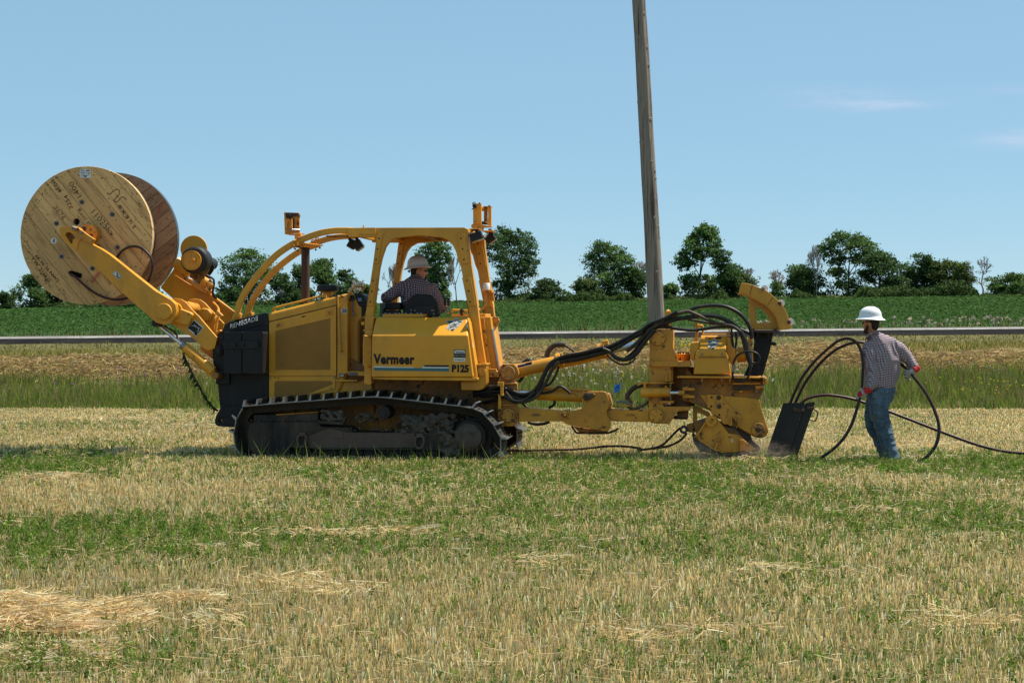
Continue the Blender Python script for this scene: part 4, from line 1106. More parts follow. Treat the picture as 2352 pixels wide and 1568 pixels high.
# ---- hood: side shell, top, doors
hood = plate('engine_hood', A('3', [(525, 298), (1158, 140), (1160, 770), (1060, 985), (528, 985)]), WN + .012, 1.62, 'yellow', bev=.045)
hood.modifiers['bevel'].segments = 4
plate('engine_door', A('3', [(541, 374), (1068, 240), (1068, 789), (541, 789)]), WN - .004, WN + .014, 'yellow_clean', hood, bev=.004)
ov = lambda cx, cy, rx, ry, n=20: [(cx + rx * math.cos(i / n * 6.283), cy + ry * math.sin(i / n * 6.283)) for i in range(n)]
gr = plate('perforated_grille', A('3', [(592, 440), (1020, 340), (1021, 741), (592, 741)]), WN - .0065, WN - .003, 'grille', hood, bev=0)
for (x0, y0, x1, y1) in ((590, 438, 1022, 337), (590, 743, 1023, 743), (590, 438, 590, 743), (1022, 337, 1022, 743)):
    tube('grille_edge', [('3', x0, y0, WN - .005), ('3', x1, y1, WN - .005)], .004, 'yellow', hood, sides=6)
plate('engine_skirt_panel', A('3', [(541, 796), (1062, 796), (1060, 890), (760, 962), (541, 974)]), WN - .004, WN + .014, 'yellow_clean', hood, bev=.004)
plate('perforated_grille', A('3', [(584, 840), (600, 829), (1020, 829), (1040, 842), (1036, 856), (800, 950), (740, 960), (582, 960)]), WN - .0065, WN - .003, 'grille', hood, bev=0)
plate('panel_lip', A('3', [(1062, 820), (1232, 820), (1232, 836), (1062, 836)]), WN - .03, WN + .01, 'yellow', hood)
for x, y in ((550, 806), (1052, 800), (1024, 886)): bolt('3', x, y, WN - .004, .014, .008, 'steel', hood, n=10)
for x, y in ((588, 803), (613, 806)): bolt('3', x, y, WN - .004, .010, .003, 'rust', hood, n=10)
for q in ([(588, 376), (650, 360), (653, 402), (592, 416)], [(980, 278), (1040, 262), (1044, 306), (985, 322)]):
    l_ = plate('door_latch', A('3', q), WN - .012, WN - .003, 'yellow', hood, bev=.003); cx = sum(p[0] for p in q) / 4; cy = sum(p[1] for p in q) / 4
    plate('latch_bezel', A('3', [(cx - 22, cy - 8), (cx + 20, cy - 18), (cx + 20, cy + 10), (cx - 20, cy + 18)]), WN - .016, WN - .011, 'yellow_worn', l_, bev=.002)
    bolt('3', cx, cy, WN - .015, .009, .010, 'rust', l_)
plate('door_slot', A('3', [(793, 325), (826, 316), (828, 322), (812, 332), (795, 332)]), WN - .0055, WN, 'rust', hood, bev=0)
tube('hood_seam', [('3', 530, 368, WN + .004), ('3', 1070, 236, WN + .004)], .004, 'ink', hood)
tube('hood_seam', [('3', 1072, 165, WN + .006), ('3', 1072, 815, WN + .004)], .004, 'ink', hood)
tube('hood_rail', [('3', 590, 292, .55), ('3', 576, 268, .52), ('3', 592, 256, .52), ('3', 780, 208, .52), ('3', 962, 162, .52), ('3', 984, 166, .52), ('3', 990, 188, .55)], .014, 'yellow', sub=6)
col = plate('hood_end_panel', A('3', [(1078, 232), (1156, 200), (1156, 765), (1068, 818), (1078, 800)]), WN - .012, WN + .012, 'yellow', bev=.004)
tube('door_handle', [('3', 1100, 172, WN + .02), ('3', 1086, 168, WN - .04), ('3', 1080, 185, WN - .05), ('3', 1088, 350, WN - .05), ('3', 1098, 560, WN - .05), ('3', 1102, 592, WN - .05), ('3', 1120, 596, WN)], .013, 'yellow', col, sub=4)
nb = plate('number_sticker', A('3', [(1109, 260), (1152, 260), (1152, 298), (1109, 298)]), WN - .015, WN - .012, 'sticker_white', col, bev=0)
text('number', '38', '3', (1112, 294), (1150, 294), 31, WN - .0155, 'sticker_black', nb, bold=.03)
st = plate('warning_sticker', A('3', [(1092, 770), (1133, 770), (1133, 799), (1092, 799)]), WN - .017, WN - .012, 'sticker_black', col, bev=0)
plate('sticker_text', A('3', [(1097, 776), (1128, 776), (1128, 780), (1097, 780)]), WN - .0185, WN - .016, 'sticker_white', st, bev=0)
plate('sticker_text', A('3', [(1097, 786), (1126, 786), (1126, 793), (1097, 793)]), WN - .0185, WN - .016, 'sticker_white', st, bev=0)

# dash tower behind the hood
plate('dash_tower', A('3', [(1160, 138), (1205, 142), (1243, 240), (1265, 252), (1266, 330), (1236, 372), (1236, 765), (1158, 765)]), .62, 1.3, 'yellow', bev=.012)
pn = plate('dash_panel', A('3', [(1204, 140), (1262, 146), (1288, 160), (1306, 238), (1300, 268), (1268, 328), (1266, 262), (1242, 240)]), .64, 1.25, 'black_plastic', bev=.006)
plate('dash_gauge', A('3', [(1232, 178), (1262, 176), (1270, 204), (1240, 206)]), .63, .645, 'steel', pn, bev=.002)
plate('gauge_screen', A('3', [(1238, 180), (1256, 178), (1262, 192), (1242, 194)]), .624, .635, 'blue', pn, bev=.001)
plate('dash_switch', A('3', [(1256, 222), (1280, 222), (1288, 240), (1264, 242)]), .628, .645, 'rubber', pn, bev=.002)
plate('side_door', A('3', [(1238, 372), (1262, 340), (1290, 330), (1290, 765), (1238, 765)]), .80, 1.2, 'yellow_burnt', bev=.004)
tube('throttle_lever', [('3', 1196, 176, .60), ('3', 1199, 240, .58), ('3', 1200, 296, .58)], .009, 'steel')
tube('lever_knob', [('3', 1196, 158, .60), ('3', 1196, 170, .60), ('3', 1196, 184, .60)], .026, 'black_plastic', sides=12)
disc('lever_ring', '3', 1201, 304, 11, .565, .60, 'steel')
tube('grab_handle', [('3', 1168, 140, .60), ('3', 1212, 90, .60), ('3', 1222, 86, .62), ('3', 1288, 92, .85), ('3', 1290, 98, .85), ('3', 1266, 134, .80)], .013, 'yellow', sub=3)
tube('rubber_strap', [('3', 1018, 172, .50), ('3', 1060, 160, .50), ('3', 1100, 160, .46), ('3', 1140, 180, .48), ('3', 1186, 196, .55), ('3', 1210, 190, .55), ('3', 1244, 140, .60)], .010, 'rubber', sub=4)
plate('deck_step', A('3', [(1153, 755), (1285, 757), (1290, 790), (1163, 788)]), .30, .9, 'yellow', bev=.004)
plate('step_tread', A('3', [(1164, 760), (1236, 762), (1236, 788), (1164, 786)]), .292, .302, 'grey', bev=.002)

# ---- air precleaner and exhaust
def lathe(name, cx_, cy_, w, prof, key, mat, parent=None, n=32):
    """prof: (radius px, y px)"""
    bm = bmesh.new(); c = K(key, cx_, cy_, w); k = metres(1, D(key, cx_, cy_)[0], w, key); rings = []
    for r_, y_ in prof: rings.append([bm.verts.new(c + Vector((r_ * k * math.cos(i / n * 6.2832), r_ * k * math.sin(i / n * 6.2832), (cy_ - y_) * k))) for i in range(n)])
    for a, b in zip(rings, rings[1:]):
        for i in range(n): bm.faces.new([a[i], a[(i + 1) % n], b[(i + 1) % n], b[i]])
    bm.faces.new(rings[0]); bm.faces.new(rings[-1][::-1])
    return obj(name, bm_mesh(bm, name), mat, parent if parent is not None else ROOT)
pc = lathe('air_precleaner', 1000, 120, .80, [(30, 78), (66, 78), (80, 84), (84, 96), (84, 112), (90, 118), (90, 126), (74, 131), (44, 131)], '3', 'black_plastic')
lathe('precleaner_neck', 1000, 140, .80, [(42, 131), (40, 136), (46, 138), (46, 143), (38, 145), (38, 170)], '3', 'yellow_worn', pc)
ex = lathe('exhaust_stack', 827, 100, 1.0, [(29, -215), (33, -215), (33, 220)], '3', 'rust')

# ---- black front casting, weights, tow plate
nose = plate('nose_hood', A('3', [(522, 292), (400, 318), (215, 370), (190, 388), (165, 440), (165, 470), (538, 470), (538, 370)]), WN - .01, 1.66, 'black', bev=.03)
plate('nose_crease', A('3', [(180, 447), (520, 376), (528, 380), (528, 384), (180, 455)]), WN - .02, WN, 'black', nose, bev=.003)
plate('nose_casting', A('3', [(537, 380), (537, 980), (350, 1058), (300, 1190), (170, 1150), (145, 950), (138, 855), (122, 850), (124, 745), (100, 690), (98, 590), (104, 545), (120, 498), (165, 440)]), WN, 1.62, 'black', bev=.015)
sidep = plate('side_plate', A('3', [(122, 490), (180, 480), (235, 700), (228, 856), (122, 854), (126, 742), (101, 690), (99, 560)]), WN - .05, WN + .002, 'black', bev=.008)
for x0, x1 in ((186, 326), (330, 492)):
    plate('weight_box', A('3', [(x0, 452), (x0 + 8, 445), (x1 - 8, 445), (x1, 456), (x1, 770), (x1 - 8, 778), (x0, 770)]), .16, WN, 'black_plastic', bev=.015)
wb = plate('weight_strap', A('3', [(180, 520), (460, 518), (460, 576), (180, 578)]), .135, .17, 'black', bev=.004)
for x, y in ((275, 546), (342, 546)): bolt('3', x, y, .135, .022, .03, 'black', wb)
bolt('3', 494, 544, .30, .03, .05, 'rubber', wb); 
pl_ = disc('pivot_boss', '3', 140, 592, 40, WN - .09, WN - .05, 'black'); disc('pivot_pin', '3', 140, 592, 22, WN - .11, WN - .085, 'rubber', pl_); disc('pin_end', '3', 141, 592, 9, WN - .118, WN - .10, 'rust', pl_)
pl_ = disc('pivot_boss', '3', 124, 790, 28, WN - .10, WN - .05, 'rust'); disc('pin_end', '3', 124, 790, 14, WN - .118, WN - .09, 'steel', pl_)
tp = plate('tow_plate', A('3', [(170, 1022), (345, 1022), (352, 1070), (310, 1196), (150, 1186), (128, 1178), (116, 1160), (116, 1132), (124, 1104)]), WN - .03, WN + .01, 'black', bev=.006, holes=[circ(163, 1138, 23, 20, '3')])
for x in (245, 308): bolt('3', x, 1070, WN - .03, .016, .015, 'black', tp)
plate('tow_plate', A('3', [(170, 1022), (345, 1022), (352, 1070), (310, 1196), (150, 1186), (128, 1178), (116, 1160), (116, 1132), (124, 1104)]), WN - .03, WN + .01, 'black', bev=.006, holes=[circ(163, 1138, 23, 20, '3')], dw=.12)
text('renegade_lettering', 'RENEGADE', '3', (236, 420), (463, 352), 34, WN - .024, 'sticker_white', nose, bold=.012, shear=.35)
bolt('3', 391, 350, WN - .022, .007, .002, 'sticker_white', nose, n=8)

# ---- curved brush guard rails
def curved(pts, w0, name='curved_guard_rail'):
    return tube(name, [('2', x, y, w0) for x, y in pts], .038, 'yellow', sub=6, square=True, bev=.012)
curved([(845, 1205), (868, 1112), (930, 995), (1012, 880), (1112, 762), (1232, 642), (1402, 532), (1600, 452), (1750, 420), (1880, 414), (2005, 420)], .42)
curved([(948, 1212), (972, 1128), (1035, 1015), (1115, 900), (1215, 790), (1335, 690), (1452, 612), (1600, 535), (1740, 490), (1890, 470), (2010, 470)], 1.58)
for cx, cy, w in ((820, 1238, .38), (932, 1232, 1.52)):
    k = plate('rail_foot', A('2', [(cx - 36, cy + 38), (cx - 12, cy - 22), (cx + 10, cy - 30), (cx + 50, cy - 26), (cx + 46, cy + 20), (cx + 40, cy + 34)]), w, w + .14, 'yellow', bev=.01)
    disc('rail_pin', '2', cx, cy, 26, w - .03, w + .0, 'yellow', k); bolt('2', cx, cy, w - .03, .022, .02, 'yellow', k)
# bridge plate and U-bolts
br = slab('bridge_plate', [K('2', 1385, 560, .36), K('2', 1480, 528, .36), K('2', 1670, 552, 1.64), K('2', 1560, 590, 1.64)], -.012, 'yellow')
slab('bridge_lip', [K('2', 1385, 560, .35), K('2', 1560, 590, 1.64), K('2', 1556, 604, 1.64), K('2', 1400, 578, .35)], .008, 'yellow', br)
slab('bridge_lip', [K('2', 1480, 532, .35), K('2', 1670, 556, 1.64), K('2', 1600, 590, 1.5), K('2', 1470, 575, .5)], .008, 'yellow_worn', br)
for x, y, w in ((1395, 530, .36), (1432, 505, .36), (1570, 520, 1.52), (1610, 502, 1.52)):
    tube('u_bolt', [('2', x - 4, y + 55, w), ('2', x - 12, y - 2, w), ('2', x + 8, y - 22, w), ('2', x + 14, y - 10, w + .12), ('2', x + 24, y + 50, w + .12)], .009, 'yellow_worn', br, sub=3, sides=6)
    bolt('2', x + 6, y + 62, w, .014, .02, 'rubber', br); bolt('2', x + 30, y + 80, w + .1, .014, .02, 'rubber', br)

# ---- cable guides (fairleads)
fg = plate('cable_guide', A('2', [(1292, 240), (1314, 238), (1322, 250), (1326, 446), (1300, 446)]), .80, .88, 'yellow_worn', bev=.004)
plate('guide_plate', A('2', [(1316, 250), (1440, 244), (1442, 436), (1388, 442), (1322, 446)]), 1.02, 1.05, 'yellow_worn', fg, bev=.004)
plate('guide_base', A('2', [(1300, 432), (1390, 446), (1442, 434), (1442, 444), (1380, 456), (1300, 450)]), .80, 1.05, 'yellow_worn', fg, bev=.003)
plate('guide_cap', A('2', [(1305, 240), (1430, 244), (1436, 262), (1420, 276), (1370, 286), (1360, 302), (1320, 302), (1308, 290)]), .78, .83, 'rust', fg, bev=.006)
rod('guide_roller', K('2', 1356, 276, .86), K('2', 1436, 274, .94), .022, 'steel', fg); rod('guide_roller', K('2', 1366, 410, .86), K('2', 1440, 414, .94), .022, 'steel', fg)
rod('guide_roller', K('2', 1383, 298, .95), K('2', 1383, 396, .95), .026, 'rust', fg); disc('roller_end', '2', 1339, 272, 18, .76, .80, 'rubber', fg); disc('roller_end', '2', 1355, 411, 12, .78, .82, 'steel', fg)
plate('guide_side_bar', A('2', [(1342, 304), (1368, 300), (1370, 392), (1345, 400)]), .82, .86, 'yellow_worn', fg)
tube('guide_ring', [('2', 1430, 262, .9), ('2', 1442, 262, .9), ('2', 1448, 278, .9), ('2', 1440, 294, .9), ('2', 1430, 290, .9)], .004, 'rubber', fg, sub=3, sides=5)
plate('guide_post', A('2', [(1394, 450), (1398, 444), (1450, 444), (1454, 470), (1430, 470), (1420, 500), (1424, 545), (1400, 548)]), .66, .76, 'yellow_worn', fg, bev=.003)

rg = plate('cable_guide', A('14', [(92, 265), (350, 268), (352, 915), (96, 905)]), .78, .84, 'yellow_worn', bev=.004)
plate('guide_plate', A('14', [(432, 372), (540, 380), (540, 930), (432, 860)]), .98, 1.0, 'yellow_burnt', rg, bev=.004)
plate('guide_side_bar', A('14', [(540, 372), (660, 368), (664, 996), (540, 940)]), .86, .92, 'yellow', rg, bev=.004)
plate('guide_cap', A('14', [(408, 350), (640, 344), (660, 356), (656, 374), (470, 378), (410, 362)]), .86, 1.02, 'yellow_worn', rg, bev=.003)
plate('guide_base', A('14', [(96, 905), (352, 918), (664, 990), (660, 1002), (376, 1006), (370, 1100), (270, 1100), (262, 1030), (40, 1028), (36, 948), (60, 915)]), .80, .96, 'yellow_worn', rg, bev=.004)
rod('guide_roller', K('14', 350, 430, .86), K('14', 510, 455, .95), .028, 'yellow_worn', rg); rod('guide_roller', K('14', 350, 868, .86), K('14', 530, 890, .95), .020, 'rust', rg)
disc('roller_mark', '14', 95, 335, 205, .777, .781, 'rubber', rg, bev=0, hole=160) if False else None
disc('roller_end', '14', 132, 350, 60, .73, .78, 'rubber', rg); disc('roller_end', '14', 132, 822, 30, .74, .78, 'steel', rg)
tube('guide_ring', [('14', 92, 320, .72), ('14', 84, 262, .72), ('14', 110, 234, .72), ('14', 150, 236, .72), ('14', 164, 275, .72), ('14', 150, 330, .72), ('14', 100, 420, .72), ('14', 50, 458, .72)], .006, 'ink', rg, sub=3, sides=5)
stk = plate('guide_sticker', A('14', [(542, 518), (580, 518), (580, 745), (544, 745)]), .857, .861, 'sticker_white', rg, bev=0)
bolt('14', 300, 262, .8, .014, .02, 'steel', rg); bolt('14', 600, 344, .9, .014, .02, 'steel', rg)

# ---- roll over cab frame
FRONT_OUT = A('4', [(290, 432), (165, 1345)]); 
side = A('4', [(-20, 362), (60, 360), (1255, 357), (1298, 378), (1302, 500), (1335, 760), (1402, 1220), (1445, 1568)]) + A('5', [(1215, 575), (1128, 580), (1040, 0)]) + \
       A('4', [(1322, 1370), (1296, 1200), (1222, 800), (1188, 715), (1165, 620), (1130, 552), (1072, 492), (1000, 466), (790, 444), (736, 444), (500, 470), (432, 508), (386, 568), (345, 690), (318, 810), (252, 1345), (165, 1345), (250, 780), (292, 462), (-20, 460)])
def cab_side(dw):
    s = plate('cab_side_frame', side, .34, .45, 'yellow', bev=.014, dw=dw)
    q = [('post_guard', [(303, 428), (356, 424), (312, 756), (256, 750)]), ('post_guard', [(250, 902), (294, 906), (246, 1222), (192, 1216)]), ('post_guard', [(1180, 428), (1264, 430), (1320, 740), (1290, 752), (1232, 762)]), ('post_guard', [(1232, 908), (1330, 905), (1382, 1215), (1298, 1222)]),
         ('rail_sleeve', [(88, 360), (278, 358), (284, 432), (90, 432)])]
    for n_, pts in q: plate(n_, A('4', pts), .322, .342, 'yellow', s, bev=.003, dw=dw)
    plate('edge_guard', A('4', [(1268, 440), (1300, 480), (1340, 762), (1318, 768), (1290, 560)]), .40, .50, 'yellow', s, bev=.003, dw=dw)
    plate('edge_guard', A('4', [(1345, 905), (1362, 912), (1410, 1222), (1388, 1230)]), .40, .50, 'yellow', s, bev=.003, dw=dw)
    for x, y in ((320, 478), (304, 594), (287, 710), (255, 942), (239, 1058), (224, 1175), (1219, 478), (1237, 594), (1253, 710), (1287, 940), (1305, 1058), (1321, 1173)):
        b_ = bolt('4', x, y, .3205, .011, .002, 'ink', s, 'bolt_hole', 8); b_.location.y += dw
    # foot clevis
    ft = plate('post_foot', A('5', [(1118, 580), (1218, 572), (1222, 600), (1216, 620), (1222, 735), (1206, 775), (1180, 800), (1150, 808), (994, 806), (992, 728), (1138, 726), (1146, 640)]), .22 if dw == 0 else .34, .46, 'yellow', s, bev=.012, dw=dw)
    disc('foot_pin', '5', 1176, 640, 38, .19 if dw == 0 else .30, .22 if dw == 0 else .34, 'yellow', s).location.y += dw
    b_ = bolt('5', 1172, 638, .19, .026, .02, 'yellow', s); b_.location.y += dw
    plate('foot_collar', A('5', [(1116, 572), (1222, 566), (1224, 582), (1120, 590)]), .18, .5, 'yellow', s, bev=.004, dw=dw)
    # front post clevis
    plate('post_clevis', A('5', [(118, 150), (220, 150), (220, 160), (212, 166), (206, 262), (192, 268), (192, 282), (116, 280), (116, 266), (130, 262), (132, 160), (118, 158)]), .26, .5, 'yellow', s, bev=.006, dw=dw)
    bolt('5', 120, 208, .30, .030, .04, 'yellow', s).location.y += dw
    return s
cab_side(0.0); cab_side(1.40)
def xbar(name, key, x, y0, y1, thick_px, mat='yellow', wa=.42, wb=1.80):
    a = K(key, x, y0, wa); b = K(key, x, y1, wa); k = metres(thick_px, D(key, x, y0)[0], wa, key)
    return box(name, (a.x - k / 2, wa, b.z), (a.x + k / 2, wb, a.z), mat)
xbar('roof_crossbeam', '4', 320, 366, 452, 70); xbar('roof_crossbeam', '4', 1250, 366, 452, 70); xbar('roof_crossbeam', '4', 0, 375, 440, 60)
xbar('roof_crossbeam', '4', 765, 380, 444, 60, 'yellow_burnt')
a = K('4', 300, 372, .45); b = K('4', 1250, 392, .45)
box('roof_plate', (a.x, .45, b.z), (b.x, 1.75, a.z), 'yellow_burnt')
xbar('roof_edge_bar', '4', 40, 440, 462, 620, 'yellow_burnt', .75, .95)
for x in (150,): tube('roof_bolt', [('4', x, 360, .4), ('4', x, 336, .4)], .012, 'yellow', sides=6)
# work lamps
def lamp(cx, cy, w, rotdeg, sx, sy, key='4', lens=True):
    c = K(key, cx, cy, w); root = None
    b = box('work_lamp', (-sx, -.06, -sy), (sx, .06, sy), 'black_plastic', bev=.012); b.location = c; b.rotation_euler = (0, R(rotdeg), 0)
    if lens: 
        l = box('lamp_lens', (-sx * .9, -.05, -sy - .012), (sx * .9, .05, -sy - .001), 'lens', b, bev=.003)
        box('lamp_bezel', (-sx, -.062, -sy - .003), (sx, .062, -sy + .02), 'rubber', b, bev=.004)
    return b
lamp(1392, 455, .36, -20, .078, .050); lamp(1545, 478, 1.62, -36, .066, .052); lamp(28, 536, 1.0, 30, .05, .055); lamp(88, 548, .95, -35, .055, .06)
for x, w in ((1395, .40), (1540, 1.6), (-2, 1.0), (75, .97)): tube('lamp_bracket', [('4', x, 372 if x > 200 else 440, w), ('4', x, 430 if x > 200 else 500, w)], .022, 'rubber', sides=8)
plate('lamp_shelf', A('4', [(1310, 368), (1415, 366), (1418, 376), (1312, 380)]), .3, .62, 'yellow_worn'); plate('lamp_shelf', A('4', [(1450, 390), (1562, 388), (1562, 398), (1452, 402)]), 1.3, 1.72, 'yellow_worn')
tube('lamp_wire', [('4', 1320, 470, .4), ('4', 1322, 420, .42), ('4', 1345, 395, .45), ('4', 1380, 392, .45)], .007, 'rubber', sub=4, sides=6)
tube('lamp_wire', [('4', 1450, 500, .6), ('4', 1490, 470, 1.0), ('4', 1510, 435, 1.4), ('4', 1530, 430, 1.5)], .006, 'rubber', sub=4, sides=6)
# warning beacon with bracket
bc = lathe('warning_beacon', 1500, 1005, 1.46, [(36, 968), (39, 972), (41, 1030), (40, 1040)], '4', 'white', n=24)
plate('beacon_shelf', A('4', [(1444, 1044), (1560, 1046), (1560, 1072), (1446, 1078)]), 1.36, 1.6, 'yellow_worn')
plate('beacon_gusset', A('4', [(1448, 1078), (1560, 1072), (1576, 1080), (1592, 1165), (1500, 1162)]), 1.58, 1.62, 'yellow')
tube('beacon_wire', [('4', 1494, 1076, 1.44), ('4', 1492, 1160, 1.44), ('4', 1494, 1190, 1.42), ('4', 1470, 1235, 1.4), ('4', 1420, 1275, 1.35), ('4', 1380, 1290, 1.3)], .018, 'yellow_worn', sub=4)

# ---- seat, armrest, levers
sb = plate('seat_back', A('4', [(585, 1335), (592, 1300), (600, 1220), (640, 1150), (688, 1102), (740, 1090), (840, 1088), (900, 1100), (950, 1160), (985, 1250), (992, 1335)]), .74, .82, 'black_plastic', bev=.02)
plate('seat_back_panel', A('4', [(696, 1218), (916, 1220), (938, 1300), (940, 1335), (700, 1335)]), .72, .745, 'rubber', sb, bev=.008)
for x, y in ((676, 1266), (714, 1270), (902, 1268), (921, 1306), (921, 1268)): bolt('4', x, y, .72, .011, .006, 'steel', sb, n=8)
box('seat_cushion', K('4', 600, 1420, .80), K('4', 980, 1330, 1.3) + Vector((0, 0, .02)), 'black_plastic', bev=.02)
plate('armrest_post', A('4', [(328, 1192), (345, 1184), (384, 1186), (384, 1240), (360, 1262), (356, 1335), (330, 1335)]), .70, .9, 'greenmetal', bev=.006)
plate('armrest_pad', A('4', [(384, 1186), (548, 1180), (552, 1262), (388, 1260)]), .78, 1.0, 'black_plastic', bev=.02)
plate('armrest_box', A('4', [(362, 1262), (540, 1266), (540, 1335), (360, 1335)]), .80, .95, 'rubber', bev=.01)
for x in (1046, 1084):
    tube('control_lever', [('4', x + 14, 1310, .80), ('4', x + 16, 1262, .80), ('4', x + 2, 1240, .80), ('4', x, 1200, .80)], .007, 'steel', sub=3)
    tube('lever_grip', [('4', x, 1216, .80), ('4', x, 1175, .80), ('4', x, 1132, .80)], .017, 'black_plastic', sides=10)

# ---- side tank with sloped top
def tank():
    L = [('5', 190, 690, .02), ('5', 195, 318, .02), ('5', 232, 156, .30)]; Rr = [('5', 1105, 690, .02), ('5', 1058, 316, .02), ('5', 1048, 156, .30)]
    A_ = [K(*p) for p in L]; B_ = [K(*p) for p in Rr]
    A_ += [Vector((A_[2].x, .95, A_[2].z)), Vector((A_[0].x, .95, A_[0].z))]; B_ += [Vector((B_[2].x, .95, B_[2].z)), Vector((B_[0].x, .95, B_[0].z))]
    bm = bmesh.new(); a = [bm.verts.new(p) for p in A_]; b = [bm.verts.new(p) for p in B_]
    bm.faces.new(a); bm.faces.new(b[::-1])
    for i in range(5): bm.faces.new([a[i], b[i], b[(i + 1) % 5], a[(i + 1) % 5]])
    return bevel(obj('side_tank', bm_mesh(bm, 'side_tank'), 'yellow_clean', TR), .018, 4)
tk = tank()
plate('tank_flange', A('5', [(198, 694), (1140, 694), (1144, 712), (1136, 724), (300, 712), (206, 706)]), .03, .30, 'yellow', tk, bev=.005)
plate('tank_end_plate', A('5', [(1050, 160), (1066, 200), (1140, 690), (1108, 692)]), .10, .35, 'yellow', tk, bev=.004)
tube('lit_plate_edge', [('5', 1052, 212, .16), ('5', 1096, 425, .16)], .019, 'sticker_white'); tube('lit_plate_edge', [('5', 1080, 430, .16), ('5', 1132, 688, .16)], .026, 'polished')  # thin pale tubes: light on the plate edges put in as colour
plate('red_sticker', A('5', [(1046, 332), (1056, 332), (1066, 392), (1056, 394)]), .09, .10, 'red', tk, bev=0)
hp = plate('tank_hatch', A('5', [(290, 124), (648, 124), (652, 152), (290, 156)]), .40, .90, 'yellow', tk, bev=.004)
for i, x in enumerate((318, 352, 408, 440, 500, 546, 604, 636)): bolt('5', x, 122, .45 + .05 * (i % 2), .012, .001, 'steel', hp, n=8).location.z += .004
text('vermeer_lettering', 'Vermeer', '5', (210, 566), (577, 571), 82, .016, 'sticker_black', tk, bold=.044, spacing=1.08)
plate('decal_stripe', A('5', [(666, 581), (886, 583), (886, 599), (666, 597)]), .0165, .019, 'sticker_black', tk, bev=0)
plate('decal_stripe', A('5', [(644, 598), (886, 600), (886, 612), (644, 609)]), .0165, .019, 'sticker_white', tk, bev=0)
plate('decal_stripe', A('5', [(214, 592), (300, 594), (330, 596), (480, 600), (576, 600), (576, 607), (340, 605), (212, 603)]), .0165, .019, 'sticker_white', tk, bev=0)
plate('decal_stripe', A('5', [(214, 604), (340, 606), (886, 611), (886, 638), (620, 634), (380, 632), (214, 628)]), .0160, .019, 'teal', tk, bev=0)
text('model_lettering', 'P125', '5', (912, 640), (1064, 643), 60, .016, 'sticker_black', tk, bold=.05)
s_ = plate('dealer_sticker', A('5', [(930, 442), (1034, 444), (1034, 514), (930, 512)]), .016, .019, 'sticker_black', tk, bev=0)
plate('sticker_panel', A('5', [(936, 449), (1028, 450), (1028, 478), (936, 477)]), .0145, .018, 'sticker_white', s_, bev=0)
text('sticker_lettering', 'Vermeer', '5', (944, 472), (1022, 473), 15, .0138, 'sticker_black', s_, bold=.03)
text('sticker_lettering', 'MINNESOTA & NORTH DAKOTA', '5', (935, 500), (1030, 501), 8, .0148, 'sticker_white', s_)
s_ = plate('phone_sticker', A('5', [(929, 517), (1033, 518), (1033, 550), (929, 549)]), .016, .019, 'sticker_white', tk, bev=0)
text('sticker_lettering', '612-890-6144', '5', (940, 538), (1022, 539), 10, .0148, 'sticker_black', s_, bold=.01)
emb_o = None
def lean_to_slope(o, k):
    # the emblem lies on the sloping upper face of the tank: shear its vertices onto that plane
    za, zb = K('5', 900, 316, .02).z, K('5', 900, 156, .30).z
    for v in o.data.vertices:
        f = (v.co.z - za) / (zb - za); v.co.y = .02 + f * .28 - .004 - .0015 * k
    return o
emblem('5', 836, 996, 160, 286, .06, tk, lean_to_slope)
# hand rail and post base left of the tank
pb = plate('post_base', A('5', [(130, 278), (206, 268), (192, 320), (192, 752), (180, 758), (126, 752)]), .10, .42, 'yellow', bev=.008)
tube('grab_handle', [('5', 180, 325, .08), ('5', 140, 325, .02), ('5', 126, 336, .02), ('5', 124, 560, .02), ('5', 132, 582, .02), ('5', 146, 590, .02), ('5', 180, 592, .08)], .012, 'yellow', sub=3)
for y in (335, 382, 460, 540, 604): bolt('5', 172, y, .10, .010, .006, 'yellow_worn', pb)

# ---- rear tower behind the cab posts, valve bodies
rt = plate('valve_tower', A('5', [(1140, 152), (1258, 150), (1272, 250), (1330, 640), (1330, 670), (1205, 668), (1160, 400)]), .62, 1.2, 'yellow', bev=.01)
plate('tower_rib', A('5', [(1176, 160), (1200, 160), (1262, 650), (1240, 655)]), .58, .63, 'yellow_worn', rt)
tube('tower_edge', [('5', 1272, 262, .60), ('5', 1336, 640, .60)], .018, 'polished', rt)
plate('tower_foot', A('5', [(1218, 612), (1308, 616), (1310, 632), (1338, 660), (1338, 690), (1218, 690)]), .50, 1.2, 'yellow_worn', rt)
plate('tower_arm', A('5', [(1262, 190), (1340, 185), (1310, 240), (1285, 268), (1268, 300)]), .90, 1.0, 'yellow', rt)
kb = disc('star_knob', '5', 1300, 186, 30, .78, .90, 'yellow', rt)
for i in range(7):
    a_ = i * .8976; bolt('5', 1300 + 30 * math.cos(a_), 186 + 30 * math.sin(a_), .80, .022, .03, 'yellow_worn', kb)
bx = plate('valve_block', A('5', [(908, 120), (1212, 122), (1212, 150), (908, 150)]), .70, 1.2, 'yellow', bev=.006)
for x in (880, 1010, 1060, 1100, 1130, 1180): bolt('5', x, 118, .8, .014, .001, 'yellow_worn', bx, n=8)
tube('valve_pipe', [('5', 918, 112, .72), ('5', 918, 92, .72), ('5', 930, 88, .72), ('5', 1010, 92, .72), ('5', 1070, 96, .72), ('5', 1120, 100, 1.0), ('5', 1160, 80, 1.3)], .014, 'yellow', sub=3)
tube('valve_tee', [('5', 1000, 80, .70), ('5', 1000, 104, .70), ('5', 1000, 136, .70)], .018, 'rubber', sides=8); tube('valve_tee', [('5', 980, 97, .70), ('5', 1022, 97, .70)], .016, 'rubber')
box('tank_top_box', K('5', 1080, 700, .9), K('5', 1270, 155, 1.4), 'yellow_burnt')
